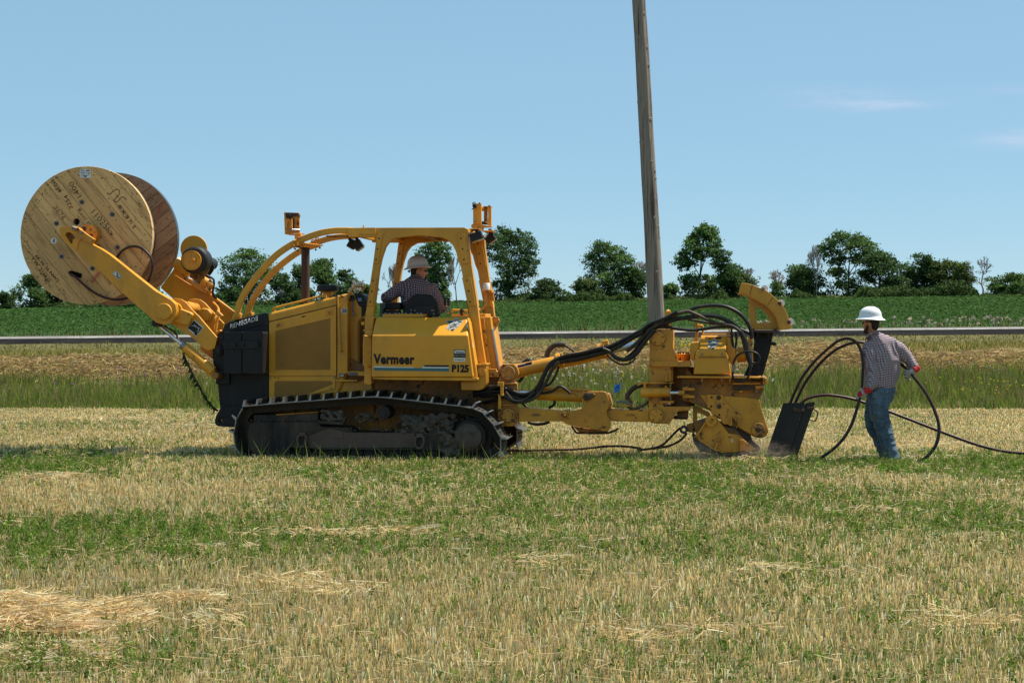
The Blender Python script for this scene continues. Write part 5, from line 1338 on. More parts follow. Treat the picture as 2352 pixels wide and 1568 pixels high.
# ================================================================== reel lift arms at the front
def arm_plate(name, w0, w1, mat='yellow', parent=None, dw=0.0):
    pts = A('1', [(533, 712), (540, 694), (562, 686), (640, 684), (665, 684), (700, 700), (720, 730), (735, 792), (830, 848), (905, 888), (982, 938), (1160, 1080), (1390, 1262), (1532, 1345), (1570, 1382), (1580, 1440), (1560, 1510), (1520, 1552), (1465, 1564), (1400, 1545), (1140, 1318), (930, 1120), (760, 975), (690, 905), (648, 876), (585, 832), (548, 785)])
    return plate(name, pts, w0, w1, mat, parent, bev=.012, dw=dw, holes=[A('1', [(584, 762), (592, 742), (622, 735), (664, 762), (680, 792), (668, 808), (650, 836), (632, 838)])])
ra = arm_plate('reel_arm', .14, .27)
plate('arm_head', A('1', [(640, 684), (662, 682), (740, 725), (780, 756), (848, 800), (820, 845), (735, 800), (700, 770), (712, 735), (690, 706)]), .10, .16, 'yellow_worn', ra, bev=.006)
plate('arm_fold', A('1', [(644, 872), (652, 800), (715, 775), (735, 792), (700, 830), (690, 900)]), .125, .145, 'yellow_worn', ra, bev=.004)
plate('arm_tip_backing', A('1', [(545, 720), (690, 690), (700, 800), (640, 868), (565, 800)]), .22, .26, 'yellow_burnt', ra, bev=.004)
disc('arm_pivot_boss', '1', 1462, 1446, 74, .09, .15, 'yellow', ra, bev=.012, n=36)
rod('latch_bolt', K('1', 648, 692, .08), K('1', 690, 712, .09), .022, 'steel', ra); bolt('1', 730, 740, .10, .018, .03, 'steel', ra); bolt('1', 700, 708, .10, .02, .03, 'rust', ra)
s_ = plate('warning_sticker', A('1', [(1034, 1080), (1092, 1132), (1066, 1160), (1008, 1108)]), .136, .14, 'sticker_white', ra, bev=0)
plate('sticker_panel', A('1', [(1034, 1086), (1086, 1132), (1066, 1154), (1014, 1108)]), .1345, .138, 'sticker_black', s_, bev=0)
plate('sticker_symbol', A('1', [(1034, 1092), (1042, 1096), (1048, 1122), (1038, 1126), (1020, 1112), (1024, 1102)]), .133, .136, 'sticker_white', s_, bev=0)
for k_ in range(3): plate('sticker_text', A('1', [(1056 + k_ * 1, 1112 + k_ * 9), (1076, 1126 + k_ * 6), (1074, 1130 + k_ * 6), (1054, 1116 + k_ * 9)]), .133, .136, 'sticker_white', s_, bev=0)
# cross shaft and knuckles
rod('arm_cross_shaft', K('2', 130, 1190, .27) + Vector((.03, 0, 0)), K('2', 130, 1190, .27) + Vector((.03, 1.35, 0)), .085, 'yellow_worn', TR, 24)
rod('knuckle_barrel', K('2', 215, 1200, .25), K('2', 215, 1200, .25) + Vector((0, .12, 0)), .13, 'yellow', TR, 28)
link_pts = A('2', [(205, 1078), (238, 1066), (300, 1076), (345, 1105), (400, 1170), (470, 1240), (642, 1442), (612, 1556), (560, 1572), (505, 1540), (400, 1440), (240, 1342), (205, 1310)])
lk = plate('lift_link', link_pts, .32, .36, 'yellow', bev=.006)
plate('link_box', A('2', [(282, 1162), (392, 1206), (410, 1222), (378, 1318), (362, 1332), (215, 1298), (240, 1240)]), .24, .33, 'yellow', lk, bev=.02)
s_ = plate('instruction_sticker', A('2', [(426, 1278), (516, 1350), (444, 1436), (358, 1360)]), .316, .32, 'sticker_white', lk, bev=0)
plate('sticker_panel', A('2', [(424, 1284), (506, 1354), (444, 1430), (362, 1358)]), .3145, .318, 'sticker_black', s_, bev=0)
for k_ in range(4):
    plate('sticker_text', A('2', [(372 + k_ * 12, 1364 + k_ * 10), (392 + k_ * 13, 1370 + k_ * 11), (388 + k_ * 13, 1375 + k_ * 11), (370 + k_ * 12, 1368 + k_ * 10)]), .313, .316, 'sticker_white', s_, bev=0)
for a_, b_ in (((398, 1330), (450, 1340)), ((450, 1340), (470, 1372)), ((424, 1318), (440, 1350)), ((456, 1350), (486, 1360)), ((470, 1372), (452, 1392))):
    stroke('sticker_drawing', [('2', *a_, .3135), ('2', (a_[0] + b_[0]) / 2 + 3, (a_[1] + b_[1]) / 2, .3135), ('2', *b_, .3135)], .0025, 'sticker_white', s_)
plate('lift_link', A('2', [(352, 1108), (375, 1080), (430, 1070), (480, 1080), (525, 1110), (600, 1190), (712, 1310), (690, 1400), (640, 1440), (500, 1330), (380, 1200)]), .78, .82, 'yellow', bev=.006)
rod('link_spacer', K('2', 330, 1150, .36), K('2', 440, 1170, .78), .075, 'yellow_worn', TR, 20)
rod('link_spacer', K('2', 430, 1170, .82), K('2', 560, 1200, 1.4), .075, 'yellow_worn', TR, 20)
plate('link_box', A('2', [(440, 1195), (500, 1160), (560, 1170), (590, 1210), (560, 1290), (470, 1290)]), .70, .79, 'yellow', bev=.02)
lb = plate('lift_frame', A('2', [(100, 965), (232, 782), (340, 870), (560, 1010), (700, 1110), (822, 1205), (795, 1232), (760, 1300), (640, 1380), (400, 1200), (230, 1080)]), 1.34, 1.40, 'yellow', bev=.005)
tube('frame_flange', [('2', 232, 790, 1.30), ('2', 810, 1212, 1.30)], .022, 'yellow_worn', lb, square=True)
tube('frame_slot', [('2', 238, 846, 1.335), ('2', 500, 1010, 1.335)], .009, 'yellow_worn', lb)
arm_plate('reel_arm', 1.72, 1.84)
# drive wheel assembly
mp_ = disc('motor_guard', '13', 1120, 600, 278, 1.18, 1.21, 'yellow', n=44)
dwl = disc('drive_wheel', '13', 1120, 838, 288, .86, 1.12, 'rubber', bev=.05, n=48); dwl.modifiers['bevel'].segments = 4
rimc = (1072, 842)
disc('wheel_rim', '13', *rimc, 205, .835, .87, 'yellow', dwl, n=44, hole=186, bev=.006)
disc('wheel_dish', '13', *rimc, 194, .850, .862, 'yellow', dwl, n=44)
disc('wheel_hub', '13', 1118, 832, 50, .82, .852, 'yellow_worn', dwl); bolt('13', 1116, 832, .82, .024, .02, 'yellow', dwl)
for x, y in ((1058, 740), (1212, 780), (1020, 900), (1176, 945)): bolt('13', x, y, .85, .018, .012, 'yellow', dwl, n=10)
plate('wheel_bracket', A('13', [(1060, 1090), (1290, 1020), (1400, 860), (1432, 880), (1446, 950), (1430, 1030), (1360, 1160), (1240, 1330), (1030, 1190)]), 1.14, 1.20, 'yellow_burnt', bev=.006)
disc('idler_roller', '13', 1408, 905, 130, 1.28, 1.5, 'rubber', bev=.03); disc('idler_roller', '13', 1300, 1010, 110, 1.2, 1.4, 'rubber', bev=.02)
plate('roller_cover', A('13', [(1410, 780), (1470, 810), (1530, 900), (1545, 990), (1520, 1060), (1450, 1160), (1380, 1130), (1440, 1000), (1450, 900)]), 1.24, 1.28, 'black', bev=.004)
rod('tilt_cylinder', K('13', 1310, 1270, 1.1), K('13', 1420, 1330, 1.1), .065, 'yellow', TR, 20)
cyl = plate('cylinder_eye', A('13', [(1380, 1290), (1480, 1310), (1520, 1350), (1500, 1420), (1450, 1480), (1380, 1450), (1400, 1380)]), 1.05, 1.1, 'yellow_worn', bev=.01); bolt('13', 1440, 1362, 1.05, .022, .02, 'yellow', cyl); disc('eye_washer', '13', 1438, 1364, 36, 1.035, 1.05, 'yellow_worn', cyl, hole=22)
rod('drive_barrel', K('13', 760, 880, 1.25), K('13', 1060, 1090, 1.25), .085, 'yellow', TR, 20)
plate('carriage_plate', A('13', [(960, 1210), (1330, 1400), (1420, 1470), (1380, 1536), (1180, 1440), (950, 1260)]), 1.1, 1.34, 'yellow_worn', bev=.004)
for pts in ([(1360, 1150, 1.2), (1430, 1180, 1.15), (1500, 1210, 1.1), (1540, 1250, 1.1), (1548, 1340, 1.1), (1530, 1450, 1.15)], [(1330, 1180, 1.25), (1440, 1220, 1.2), (1530, 1370, 1.15), (1520, 1500, 1.15), (1560, 1600, 1.2)], [(1540, 1400, 1.15), (1520, 1560, 1.2), (1600, 1640, 1.25)]):
    tube('hydraulic_hose', [('13', *p) for p in pts], .014, 'hose', sub=5)
tube('hydraulic_hose', [('2', 610, 1110, 1.2), ('2', 655, 1160, 1.0), ('2', 660, 1210, .7), ('2', 630, 1260, .60), ('2', 618, 1330, .60), ('2', 630, 1390, .60), ('2', 645, 1410, .6)], .018, 'yellow_worn', sub=5)
tube('hydraulic_hose', [('2', 650, 1190, .72), ('2', 668, 1240, .66), ('2', 648, 1310, .62), ('2', 640, 1380, .6), ('2', 650, 1400, .6)], .016, 'yellow_worn', sub=5)
plate('hose_clamp', A('2', [(625, 1215), (650, 1185), (700, 1235), (685, 1255), (650, 1240)]), .52, .58, 'yellow_worn'); plate('hose_clamp', A('2', [(625, 1405), (670, 1370), (682, 1385), (640, 1425)]), .5, .6, 'yellow_worn')
# lower lift cylinder
lc = rod('lift_cylinder', K('12', 1660, 425, .30), K('12', 1908, 640, .30), .066, 'yellow', TR, 24)
rod('cylinder_gland', K('12', 1630, 400, .30), K('12', 1662, 427, .30), .055, 'steel', lc, 20)
rod('cylinder_rod', K('12', 1420, 225, .30), K('12', 1650, 415, .30), .024, 'chrome', lc)
e_ = disc('cylinder_eye', '12', 1392, 205, 38, .20, .38, 'rust', lc, bev=.01); disc('eye_pin', '12', 1388, 203, 20, .18, .21, 'rubber', e_)
e_ = disc('cylinder_eye', '12', 1925, 678, 30, .22, .42, 'yellow_burnt', lc, bev=.01)
plate('gland_cap', A('12', [(1842, 655), (1905, 615), (1925, 625), (1905, 690), (1880, 690)]), .26, .36, 'yellow_worn', lc, bev=.005)
tube('twisted_sling', [('12', 1468, 232, .34), ('12', 1510, 250, .38), ('12', 1560, 285, .4), ('12', 1590, 330, .4), ('12', 1605, 372, .36)], .013, 'rust', sub=4)
plate('link_arm', A('12', [(1800, 400), (1906, 440), (1906, 530), (1790, 440)]), .5, .6, 'yellow_burnt', bev=.004)

# ================================================================== rear linkage and plow
hub = plate('hitch_bracket', A('6', [(120, 640), (150, 618), (258, 618), (284, 650), (300, 690), (300, 720), (262, 760), (264, 790), (286, 800), (292, 865), (292, 1180), (252, 1216), (190, 1218), (128, 1190), (98, 1150), (100, 1020), (92, 880), (92, 790), (120, 730)]), .52, .60, 'yellow_worn', bev=.008)
plate('hitch_bracket', A('6', [(120, 640), (150, 618), (258, 618), (284, 650), (300, 690), (262, 760), (292, 865), (292, 1180), (252, 1216), (190, 1218), (98, 1150), (92, 790)]), 1.35, 1.43, 'yellow_worn', bev=.008)
for y in (805, 1010): plate('bracket_rib', A('6', [(100, y - 8), (280, y - 6), (280, y + 8), (100, y + 8)]), .46, .54, 'yellow_worn', hub)
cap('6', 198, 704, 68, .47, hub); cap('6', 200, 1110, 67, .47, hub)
plate('hose_clamp_bar', A('6', [(97, 792), (154, 792), (154, 832), (150, 834), (150, 905), (155, 908), (153, 924), (124, 924), (124, 830), (97, 828)]), .36, .42, 'yellow', bev=.003)
plate('hose_clamp_bar', A('6', [(104, 900), (128, 940), (126, 1050), (102, 1052), (104, 960)]), .38, .44, 'yellow', bev=.003)
# upper tilt cylinders (near and far)
for w, nm in ((.72, 0), (1.30, 1)):
    uc = rod('tilt_cylinder', K('6', 285, 684, w), K('6', 1150, 500, w), .088, 'yellow', TR, 28, r2=.078)
    rod('cylinder_collar', K('6', 262, 690, w), K('6', 300, 681, w), .094, 'yellow_worn', uc, 28)
    rod('cylinder_rod', K('6', 1150, 500, w), K('6', 1545, 400, w), .044, 'chrome', uc, 20)
    rod('rod_gland', K('6', 1130, 504, w), K('6', 1172, 495, w), .086, 'yellow', uc, 28)
    if nm == 0:
        for x in (690, 1088):
            yc = 700 - (x - 250) * .222 - 8
            rod('cylinder_band', K('6', x - 16, yc - 18 + 6, w), K('6', x + 16, yc - 26 + 6, w), .092, 'yellow', uc, 28)
            plate('band_clamp', A('6', [(x + 6, yc - 80), (x + 28, yc - 82), (x + 48, yc + 34), (x + 26, yc + 40)]), w - .15, w - .08, 'yellow', uc, bev=.003)
            for dy in (-60, -34, -6, 20): bolt('6', x + 24 + (dy + 60) * .14, yc + dy, w - .15, .009, .008, 'yellow', uc)
        plate('port_block', A('6', [(1102, 396), (1160, 384), (1170, 430), (1104, 442)]), w - .05, w + .05, 'yellow', uc, bev=.01)
        s_ = plate('instruction_sticker', A('6', [(288, 624), (428, 590), (430, 624), (290, 656)]), w - .092, w - .086, 'sticker_white', uc, bev=0)
        plate('sticker_panel', A('6', [(291, 633), (360, 616), (362, 636), (293, 652)]), w - .0935, w - .090, 'sticker_black', s_, bev=0); plate('sticker_panel', A('6', [(362, 610), (426, 594), (428, 620), (364, 634)]), w - .0935, w - .090, 'sticker_black', s_, bev=0)
# lower arms
la = [(300, 1034), (420, 1040), (640, 1060), (720, 1066), (790, 1050), (792, 1168), (600, 1170), (296, 1172)]
for w in (.56, 1.28):
    a1 = plate('link_arm', A('6', la), w, w + .14, 'yellow', bev=.012)
    if w < 1: plate('arm_slot', A('6', ov(468, 1107, 48, 14, 18)), w - .004, w + .01, 'yellow_burnt', a1, bev=.002)
    a2 = plate('link_arm', A('6', [(1140, 1060), (1170, 1040), (1250, 1048), (1400, 1062), (1560, 1044), (1560, 1176), (1250, 1170), (1195, 1166), (1140, 1120)]), w, w + .14, 'yellow_worn', bev=.012)
    if w < 1: plate('arm_slot', A('6', ov(1378, 1108, 48, 14, 18)), w - .004, w + .01, 'yellow_burnt', a2, bev=.002)
bigp = [(912, 905), (930, 884), (1000, 880), (1120, 880), (1148, 892), (1162, 930), (1176, 1000), (1170, 1036), (1150, 1064), (1152, 1112), (1190, 1164), (1186, 1238), (1158, 1268), (1130, 1266), (800, 1208), (742, 1184), (716, 1152), (708, 1112), (716, 1082), (760, 1072), (850, 1062), (905, 1048), (928, 1012)]
bp = plate('linkage_plate', A('6', bigp), .50, .55, 'yellow_worn', bev=.008); plate('linkage_plate', A('6', bigp), .76, .81, 'yellow_worn', bev=.008)
plate('linkage_plate', A('6', bigp), 1.22, 1.27, 'yellow_worn', bev=.008); plate('plate_edge_strip', A('6', [(1150, 900), (1170, 908), (1198, 1000), (1190, 1040), (1172, 1030)]), .52, .8, 'yellow_worn', bp)
pv = disc('link_pin', '6', 742, 1112, 34, .46, .50, 'yellow_worn', bp); disc('pin_ring', '6', 744, 1112, 22, .445, .462, 'rust', pv); bolt('6', 744, 1112, .445, .018, .015, 'yellow_worn', pv)
ear = plate('pin_ear', A('6', [(918, 940), (926, 910), (950, 896), (990, 898), (1020, 896), (1042, 906), (1038, 924), (990, 960), (960, 974), (932, 966)]), .47, .50, 'frame_brown', bp, bev=.008); disc('pin_ring', '6', 950, 932, 26, .455, .472, 'rust', ear, hole=12); bolt('6', 1028, 910, .47, .014, .014, 'yellow_worn', ear)
bolt('6', 1129, 1226, .50, .016, .01, 'rust', bp); bolt('6', 968, 1218, .50, .008, .004, 'rust', bp)
# lower lift cylinder with chrome rod
lc2 = rod('lift_cylinder', K('6', 500, 908, .66), K('6', 918, 928, .66), .074, 'yellow', TR, 24)
rod('cylinder_rod', K('6', 300, 886, .66), K('6', 500, 906, .66), .026, 'chrome', lc2); rod('cylinder_gland', K('6', 484, 906, .66), K('6', 515, 908, .66), .078, 'yellow_worn', lc2, 24)
tube('cylinder_port_pipe', [('6', 860, 940, .58), ('6', 856, 900, .58), ('6', 840, 892, .58), ('6', 780, 890, .58)], .010, 'yellow', lc2); tube('cylinder_port_pipe', [('6', 500, 852, .62), ('6', 620, 852, .60), ('6', 900, 866, .60), ('6', 1000, 872, .60)], .016, 'yellow', lc2)
tube('step_bar', [('6', 815, 1212, .62), ('6', 835, 1250, .62), ('6', 858, 1278, .62), ('6', 900, 1281, .62), ('6', 1165, 1281, .62), ('6', 1262, 1236, .62)], .014, 'rust', bp, sub=2)
plate('plate_foot', A('6', [(820, 1212), (1150, 1268), (1160, 1272), (1150, 1278), (880, 1270)]), .62, .75, 'yellow_burnt', bp)

# mast (vertical box) with pin caps
ms = plate('plow_mast', A('7', [(108, 478), (124, 458), (294, 456), (298, 470), (300, 610), (342, 722), (340, 765), (284, 768), (284, 892), (98, 898), (98, 730), (104, 600)]), .56, .64, 'yellow_worn', bev=.010)
plate('plow_mast', A('7', [(108, 478), (124, 458), (294, 456), (298, 470), (300, 610), (342, 722), (340, 765), (284, 768), (284, 892), (98, 898), (98, 730), (104, 600)]), 1.24, 1.32, 'yellow_worn', bev=.010)
plate('mast_web', A('7', [(270, 462), (296, 462), (298, 890), (274, 890)]), .64, 1.24, 'yellow_worn', ms); plate('mast_cap_plate', A('7', [(122, 455), (296, 452), (296, 462), (122, 464)]), .56, 1.32, 'yellow_worn', ms)
plate('mast_shelf', A('7', [(103, 722), (340, 722), (440, 722), (442, 764), (284, 765), (103, 762)]), .50, 1.28, 'yellow_worn', ms, bev=.006)
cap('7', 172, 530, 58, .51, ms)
plate('mast_base_flange', A('7', [(94, 892), (230, 896), (304, 896), (304, 908), (98, 910)]), .50, 1.36, 'yellow_worn', ms)
plate('mast_gusset', A('7', [(228, 892), (240, 818), (248, 816), (246, 892)]), .48, .56, 'yellow', ms)
lift = tube('lifting_eye', [('7', 246, 384, .70), ('7', 240, 340, .70), ('7', 246, 308, .70), ('7', 258, 300, .72), ('7', 268, 310, .76), ('7', 270, 350, .78), ('7', 268, 384, .78)], .018, 'yellow', ms, sub=3)
plate('orange_block', A('7', [(224, 386), (232, 380), (264, 380), (271, 398), (266, 430), (260, 450), (232, 452), (224, 430)]), .64, .72, 'orange', ms, bev=.012)
text('cast_number', 'IW-5LL7', '7', (140, 752), (228, 744), 14, .4985, 'yellow_clean', ms, flipx=1)
low = plate('pivot_bracket', A('7', [(96, 1050), (160, 1062), (210, 1066), (220, 1098), (432, 1098), (440, 1120), (430, 1134), (340, 1138), (310, 1180), (266, 1244), (240, 1246), (110, 1236), (94, 1210)]), .56, .66, 'yellow_worn', bev=.010)
plate('pivot_bracket', A('7', [(96, 1050), (210, 1066), (430, 1098), (430, 1134), (340, 1138), (266, 1244), (110, 1236)]), 1.22, 1.32, 'yellow_worn', bev=.010)
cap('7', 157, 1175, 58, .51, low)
plate('bracket_tongue', A('7', [(218, 1096), (434, 1100), (436, 1134), (218, 1132)]), .60, 1.2, 'yellow_worn', low)
plate('bracket_bolts', A('7', [(300, 1184), (420, 1186), (418, 1208), (300, 1204)]), .8, 1.1, 'rust', low); plate('bracket_drop', A('7', [(330, 1136), (424, 1136), (420, 1190), (330, 1190)]), .8, 1.1, 'yellow_burnt', low)
sc = rod('steering_cylinder', K('7', 30, 984, .50), K('7', 272, 978, .50), .058, 'yellow_worn', TR, 24)
rod('cylinder_rod', K('7', 272, 984, .50), K('7', 356, 984, .50), .024, 'chrome', sc); rod('cylinder_eye', K('7', 345, 984, .50), K('7', 392, 984, .50), .032, 'yellow_worn', sc)
for x, y in ((60, 905), (238, 925)): tube('cylinder_fitting', [('7', x, y, .50), ('7', x, y + 55, .50)], .016, 'yellow_worn', sc)
tube('fitting_pipe', [('7', 0, 920, .50), ('7', 30, 902, .50), ('7', 92, 900, .50)], .014, 'yellow_worn', sc)
rod('steering_pivot', K('7', 148, 905, .62), K('7', 148, 1060, .62), .10, 'yellow_burnt', TR, 24); rod('steering_pivot', K('7', 180, 1066, .8), K('7', 180, 900, .8), .14, 'yellow_burnt', TR, 24)
plate('pivot_flange', A('7', [(96, 1050), (304, 1050), (304, 1070), (96, 1072)]), .54, 1.2, 'yellow_worn')
# pivot column
rod('pivot_column', K('7', 378, 768, .95), K('7', 378, 1090, .95), .155, 'yellow_burnt', TR, 28)
lathe('pivot_cap', 382, 690, .95, [(40, 652), (46, 656), (58, 660), (58, 700), (56, 722)], '7', 'yellow_worn'); 
for x in (340, 358, 382, 405, 424): bolt('7', x, 655, .80, .014, .001, 'rust', TR, n=8).location.z += .006
for y in (948, 1010): plate('clevis_plate', A('7', [(372, y - 4), (388, y - 12), (410, y - 16), (430, y - 8), (478, y - 2), (478, y + 16), (380, y + 18)]), .55, .9, 'yellow_worn', bev=.004)
plate('column_rib', A('7', [(405, 772), (470, 838), (470, 850), (400, 850)]), .80, .84, 'yellow_worn'); plate('column_wing', A('7', [(330, 850), (470, 850), (450, 960), (372, 960), (330, 900)]), .9, .95, 'yellow_burnt')

# gearbox housing with emblem
gh = plate('gearbox_housing', A('7', [(482, 648), (512, 640), (738, 640), (760, 686), (786, 832), (466, 832)]), .52, 1.2, 'yellow_clean', bev=.02)
def cover():
    L = [('7', 510, 684, .515), ('7', 512, 636, .515), ('7', 526, 506, .66)]; Rr = [('7', 738, 684, .515), ('7', 736, 636, .515), ('7', 750, 506, .66)]
    a_ = [K(*p) for p in L]; b_ = [K(*p) for p in Rr]
    a_ += [Vector((a_[2].x, 1.15, a_[2].z)), Vector((a_[0].x, 1.15, a_[0].z))]; b_ += [Vector((b_[2].x, 1.15, b_[2].z)), Vector((b_[0].x, 1.15, b_[0].z))]
    bm = bmesh.new(); a = [bm.verts.new(p) for p in a_]; b = [bm.verts.new(p) for p in b_]; bm.faces.new(a); bm.faces.new(b[::-1])
    for i in range(5): bm.faces.new([a[i], b[i], b[(i + 1) % 5], a[(i + 1) % 5]])
    return bevel(obj('gearbox_cover', bm_mesh(bm, 'gearbox_cover'), 'yellow_clean', TR), .014, 4)
gc = cover()
def on_cover(o, k):
    za, zb = K('7', 620, 636, .515).z, K('7', 620, 506, .66).z
    for v in o.data.vertices:
        f = (v.co.z - za) / (zb - za); back = v.co.y
        v.co.y = .515 + f * .145 - .004 - .0015 * k
    return o
emblem('7', 574, 692, 530, 627, .58, gc, on_cover)
t_ = text('vermeer_lettering', 'Vermeer', '7', (566, 536), (706, 534), 24, .58, 'sticker_black', gc, bold=.035); on_cover(t_, 2)
for x in (540, 706): bolt('7', x, 662, .515, .014, .008, 'steel', gc, n=10)
plate('cover_seam', A('7', [(512, 684), (738, 684), (738, 688), (512, 688)]), .505, .52, 'yellow_burnt', gc, bev=0)
plate('housing_end', A('7', [(750, 506), (780, 506), (786, 560), (800, 600), (820, 620), (820, 690), (780, 740), (760, 690), (738, 640)]), .62, 1.1, 'yellow_worn', bev=.01)
plate('housing_side_box', A('7', [(444, 566), (512, 556), (514, 620), (484, 650), (474, 712), (440, 708), (438, 620)]), .56, 1.1, 'yellow', bev=.012)
tube('breather_pipe', [('7', 488, 555, .7), ('7', 492, 530, .7), ('7', 498, 470, .7), ('7', 494, 400, .7)], .018, 'yellow_worn'); tube('breather_pipe', [('7', 476, 424, .7), ('7', 530, 422, .7), ('7', 544, 434, .7), ('7', 546, 500, .7)], .014, 'yellow_worn', sub=3)
tube('breather_pipe', [('7', 546, 494, .6), ('7', 760, 494, .6)], .010, 'yellow_worn'); plate('pipe_post', A('7', [(760, 450), (772, 450), (774, 500), (762, 500)]), .6, .63, 'yellow_worn')
m0 = rod('hydraulic_motor', K('7', 748, 655, .80), K('7', 830, 655, .80), .085, 'yellow', TR, 28)
for x0_, x1_, r_ in ((778, 798, .12), (800, 822, .10), (835, 905, .098), (838, 850, .105), (905, 925, .085)): rod('motor_flange', K('7', x0_, 664, .80), K('7', x1_, 664, .80), r_, 'yellow', m0, 28)
plate('motor_mount', A('7', [(920, 596), (966, 598), (968, 726), (948, 780), (940, 780), (922, 700)]), .62, .95, 'yellow', bev=.006)
plate('motor_pipe_block', A('7', [(926, 512), (965, 512), (960, 596), (930, 590)]), .7, .85, 'yellow_worn')

# plow body
fl = plate('plow_flange', A('7', [(328, 846), (360, 842), (1058, 850), (1084, 864), (1090, 880), (1084, 912), (1050, 916), (1048, 866), (330, 860)]), .46, 1.35, 'yellow_worn', bev=.006)
for x in (540, 705, 772): plate('flange_rib', A('7', [(x - 10, 862), (x + 8, 862), (x + 6, 880), (x - 2, 905), (x - 8, 880)]), .47, .62, 'yellow_burnt', fl, bev=.002)
body = [(366, 862), (1050, 864), (1058, 960), (1042, 985), (1022, 1038), (1026, 1068), (1036, 1110), (1064, 1200), (1094, 1290), (1090, 1320), (1072, 1348), (1040, 1364), (990, 1356), (935, 1330), (842, 1276), (760, 1230), (650, 1190), (600, 1130), (430, 1060), (372, 1050)]
pb_ = plate('plow_body', A('7', body), .66, .74, 'yellow_burnt', bev=.012); plate('plow_body', A('7', body), 1.18, 1.26, 'yellow_burnt', bev=.012)
plate('plow_body_core', A('7', [(430, 880), (1000, 880), (1000, 1240), (700, 1180), (440, 1050)]), .74, 1.18, 'yellow_burnt', bev=.0)
plate('body_skin', A('7', [(520, 1000), (900, 1020), (1020, 1040), (1036, 1110), (1090, 1290), (1070, 1345), (1036, 1360), (940, 1326), (780, 1238), (640, 1176)]), .645, .665, 'yellow', bev=.008, parent=pb_)
cv = plate('clamp_pack', A('7', [(792, 880), (1052, 884), (1054, 968), (800, 966)]), .60, .68, 'yellow_burnt', pb_, bev=.006)
plate('clamp_plate', A('7', [(796, 918), (980, 924), (980, 962), (796, 958)]), .57, .62, 'rust', cv); plate('clamp_bar', A('7', [(794, 902), (1030, 898), (1030, 912), (794, 916)]), .56, .66, 'yellow_worn', cv); plate('clamp_bar', A('7', [(806, 966), (880, 966), (880, 980), (806, 980)]), .58, .66, 'yellow_worn', cv)
plate('clamp_lug', A('7', [(984, 926), (1048, 924), (1052, 950), (1030, 940), (1012, 952), (986, 950)]), .56, .6, 'yellow_worn', cv); bolt('7', 996, 972, .62, .016, .02, 'steel', cv)
plate('raised_rib', A('7', [(936, 1150), (962, 1078), (974, 1078), (1014, 1160), (1006, 1168), (968, 1100), (944, 1156)]), .632, .647, 'yellow', pb_, bev=.003); plate('raised_rib', A('7', [(952, 1190), (1006, 1190), (1008, 1212), (952, 1210)]), .637, .647, 'yellow', pb_, bev=.003)
sh = plate('shin_plate', A('7', [(586, 996), (700, 1002), (716, 1008), (724, 1050), (860, 1172), (864, 1190), (860, 1250), (848, 1256), (720, 1246), (704, 1232), (690, 1190), (616, 1160), (616, 1114), (582, 1108), (580, 1004)]), .60, .645, 'yellow_worn', bev=.006)
for x, y, r_ in ((678, 1024, 19), (682, 1098, 19)): disc('shin_bolt', '7', x, y, r_, .58, .60, 'rust', sh)
for x, y in ((620, 1022), (616, 1096), (684, 1168)): bolt('7', x, y, .60, .014, .003, 'ink', sh, n=8)
plate('shin_rib', A('7', [(786, 1188), (794, 1186), (798, 1252), (836, 1246), (846, 1190), (856, 1190), (848, 1262), (772, 1260)]), .54, .60, 'yellow_worn', sh)
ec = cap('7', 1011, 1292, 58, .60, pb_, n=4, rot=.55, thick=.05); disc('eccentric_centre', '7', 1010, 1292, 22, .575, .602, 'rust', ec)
plate('wear_pad', A('7', [(780, 1262), (822, 1262), (842, 1334), (762, 1330)]), .70, .95, 'grey')
# support plate between bracket and shoe
plate('stay_plate', A('7', [(462, 1092), (500, 1096), (602, 1150), (612, 1180), (592, 1204), (570, 1238), (462, 1240)]), .78, .83, 'yellow_worn', bev=.005, holes=[A('7', [(498, 1146), (588, 1186), (562, 1226), (498, 1214)])])
# shoe (foot) that slides on the ground
shoe_ = plate('plow_shoe', A('7', [(584, 1200), (600, 1180), (628, 1170), (660, 1184), (690, 1230), (762, 1324), (836, 1334), (905, 1390), (990, 1452), (940, 1476), (706, 1486), (640, 1460), (470, 1362), (478, 1346), (560, 1244)]), .54, .60, 'yellow_worn', bev=.008)
plate('plow_shoe', A('7', [(584, 1200), (600, 1180), (628, 1170), (660, 1184), (690, 1230), (762, 1324), (836, 1334), (905, 1390), (990, 1452), (940, 1476), (706, 1486), (640, 1460), (470, 1362), (478, 1346), (560, 1244)]), 1.20, 1.26, 'yellow_worn', bev=.008)
plate('shoe_sole', A('7', [(455, 1330), (470, 1360), (640, 1462), (706, 1490), (940, 1480), (940, 1500), (700, 1512), (520, 1470), (470, 1400)]), .50, 1.30, 'frame_brown', shoe_, bev=.004)
plate('shoe_rail', A('7', [(466, 1352), (480, 1350), (648, 1452), (710, 1474), (706, 1486), (640, 1464)]), .48, .56, 'yellow_worn', shoe_, bev=.003)
c_ = disc('shoe_pin', '7', 614, 1220, 47, .50, .54, 'yellow_worn', shoe_); disc('pin_ring', '7', 614, 1218, 24, .485, .502, 'yellow_worn', c_); bolt('7', 614, 1218, .485, .02, .02, 'yellow_worn', c_)
for q in ([(640, 1456), (684, 1352), (694, 1354), (656, 1458)], [(858, 1460), (860, 1378), (868, 1378), (870, 1466)], [(490, 1340), (560, 1232), (570, 1240), (502, 1342)]): plate('shoe_rib', A('7', q), .47, .54, 'yellow_worn', shoe_, bev=.003)
stroke('shoe_mark', [('7', 782, 1372, .538), ('7', 796, 1382, .538), ('7', 784, 1394, .538)], .006, 'sticker_white', shoe_)
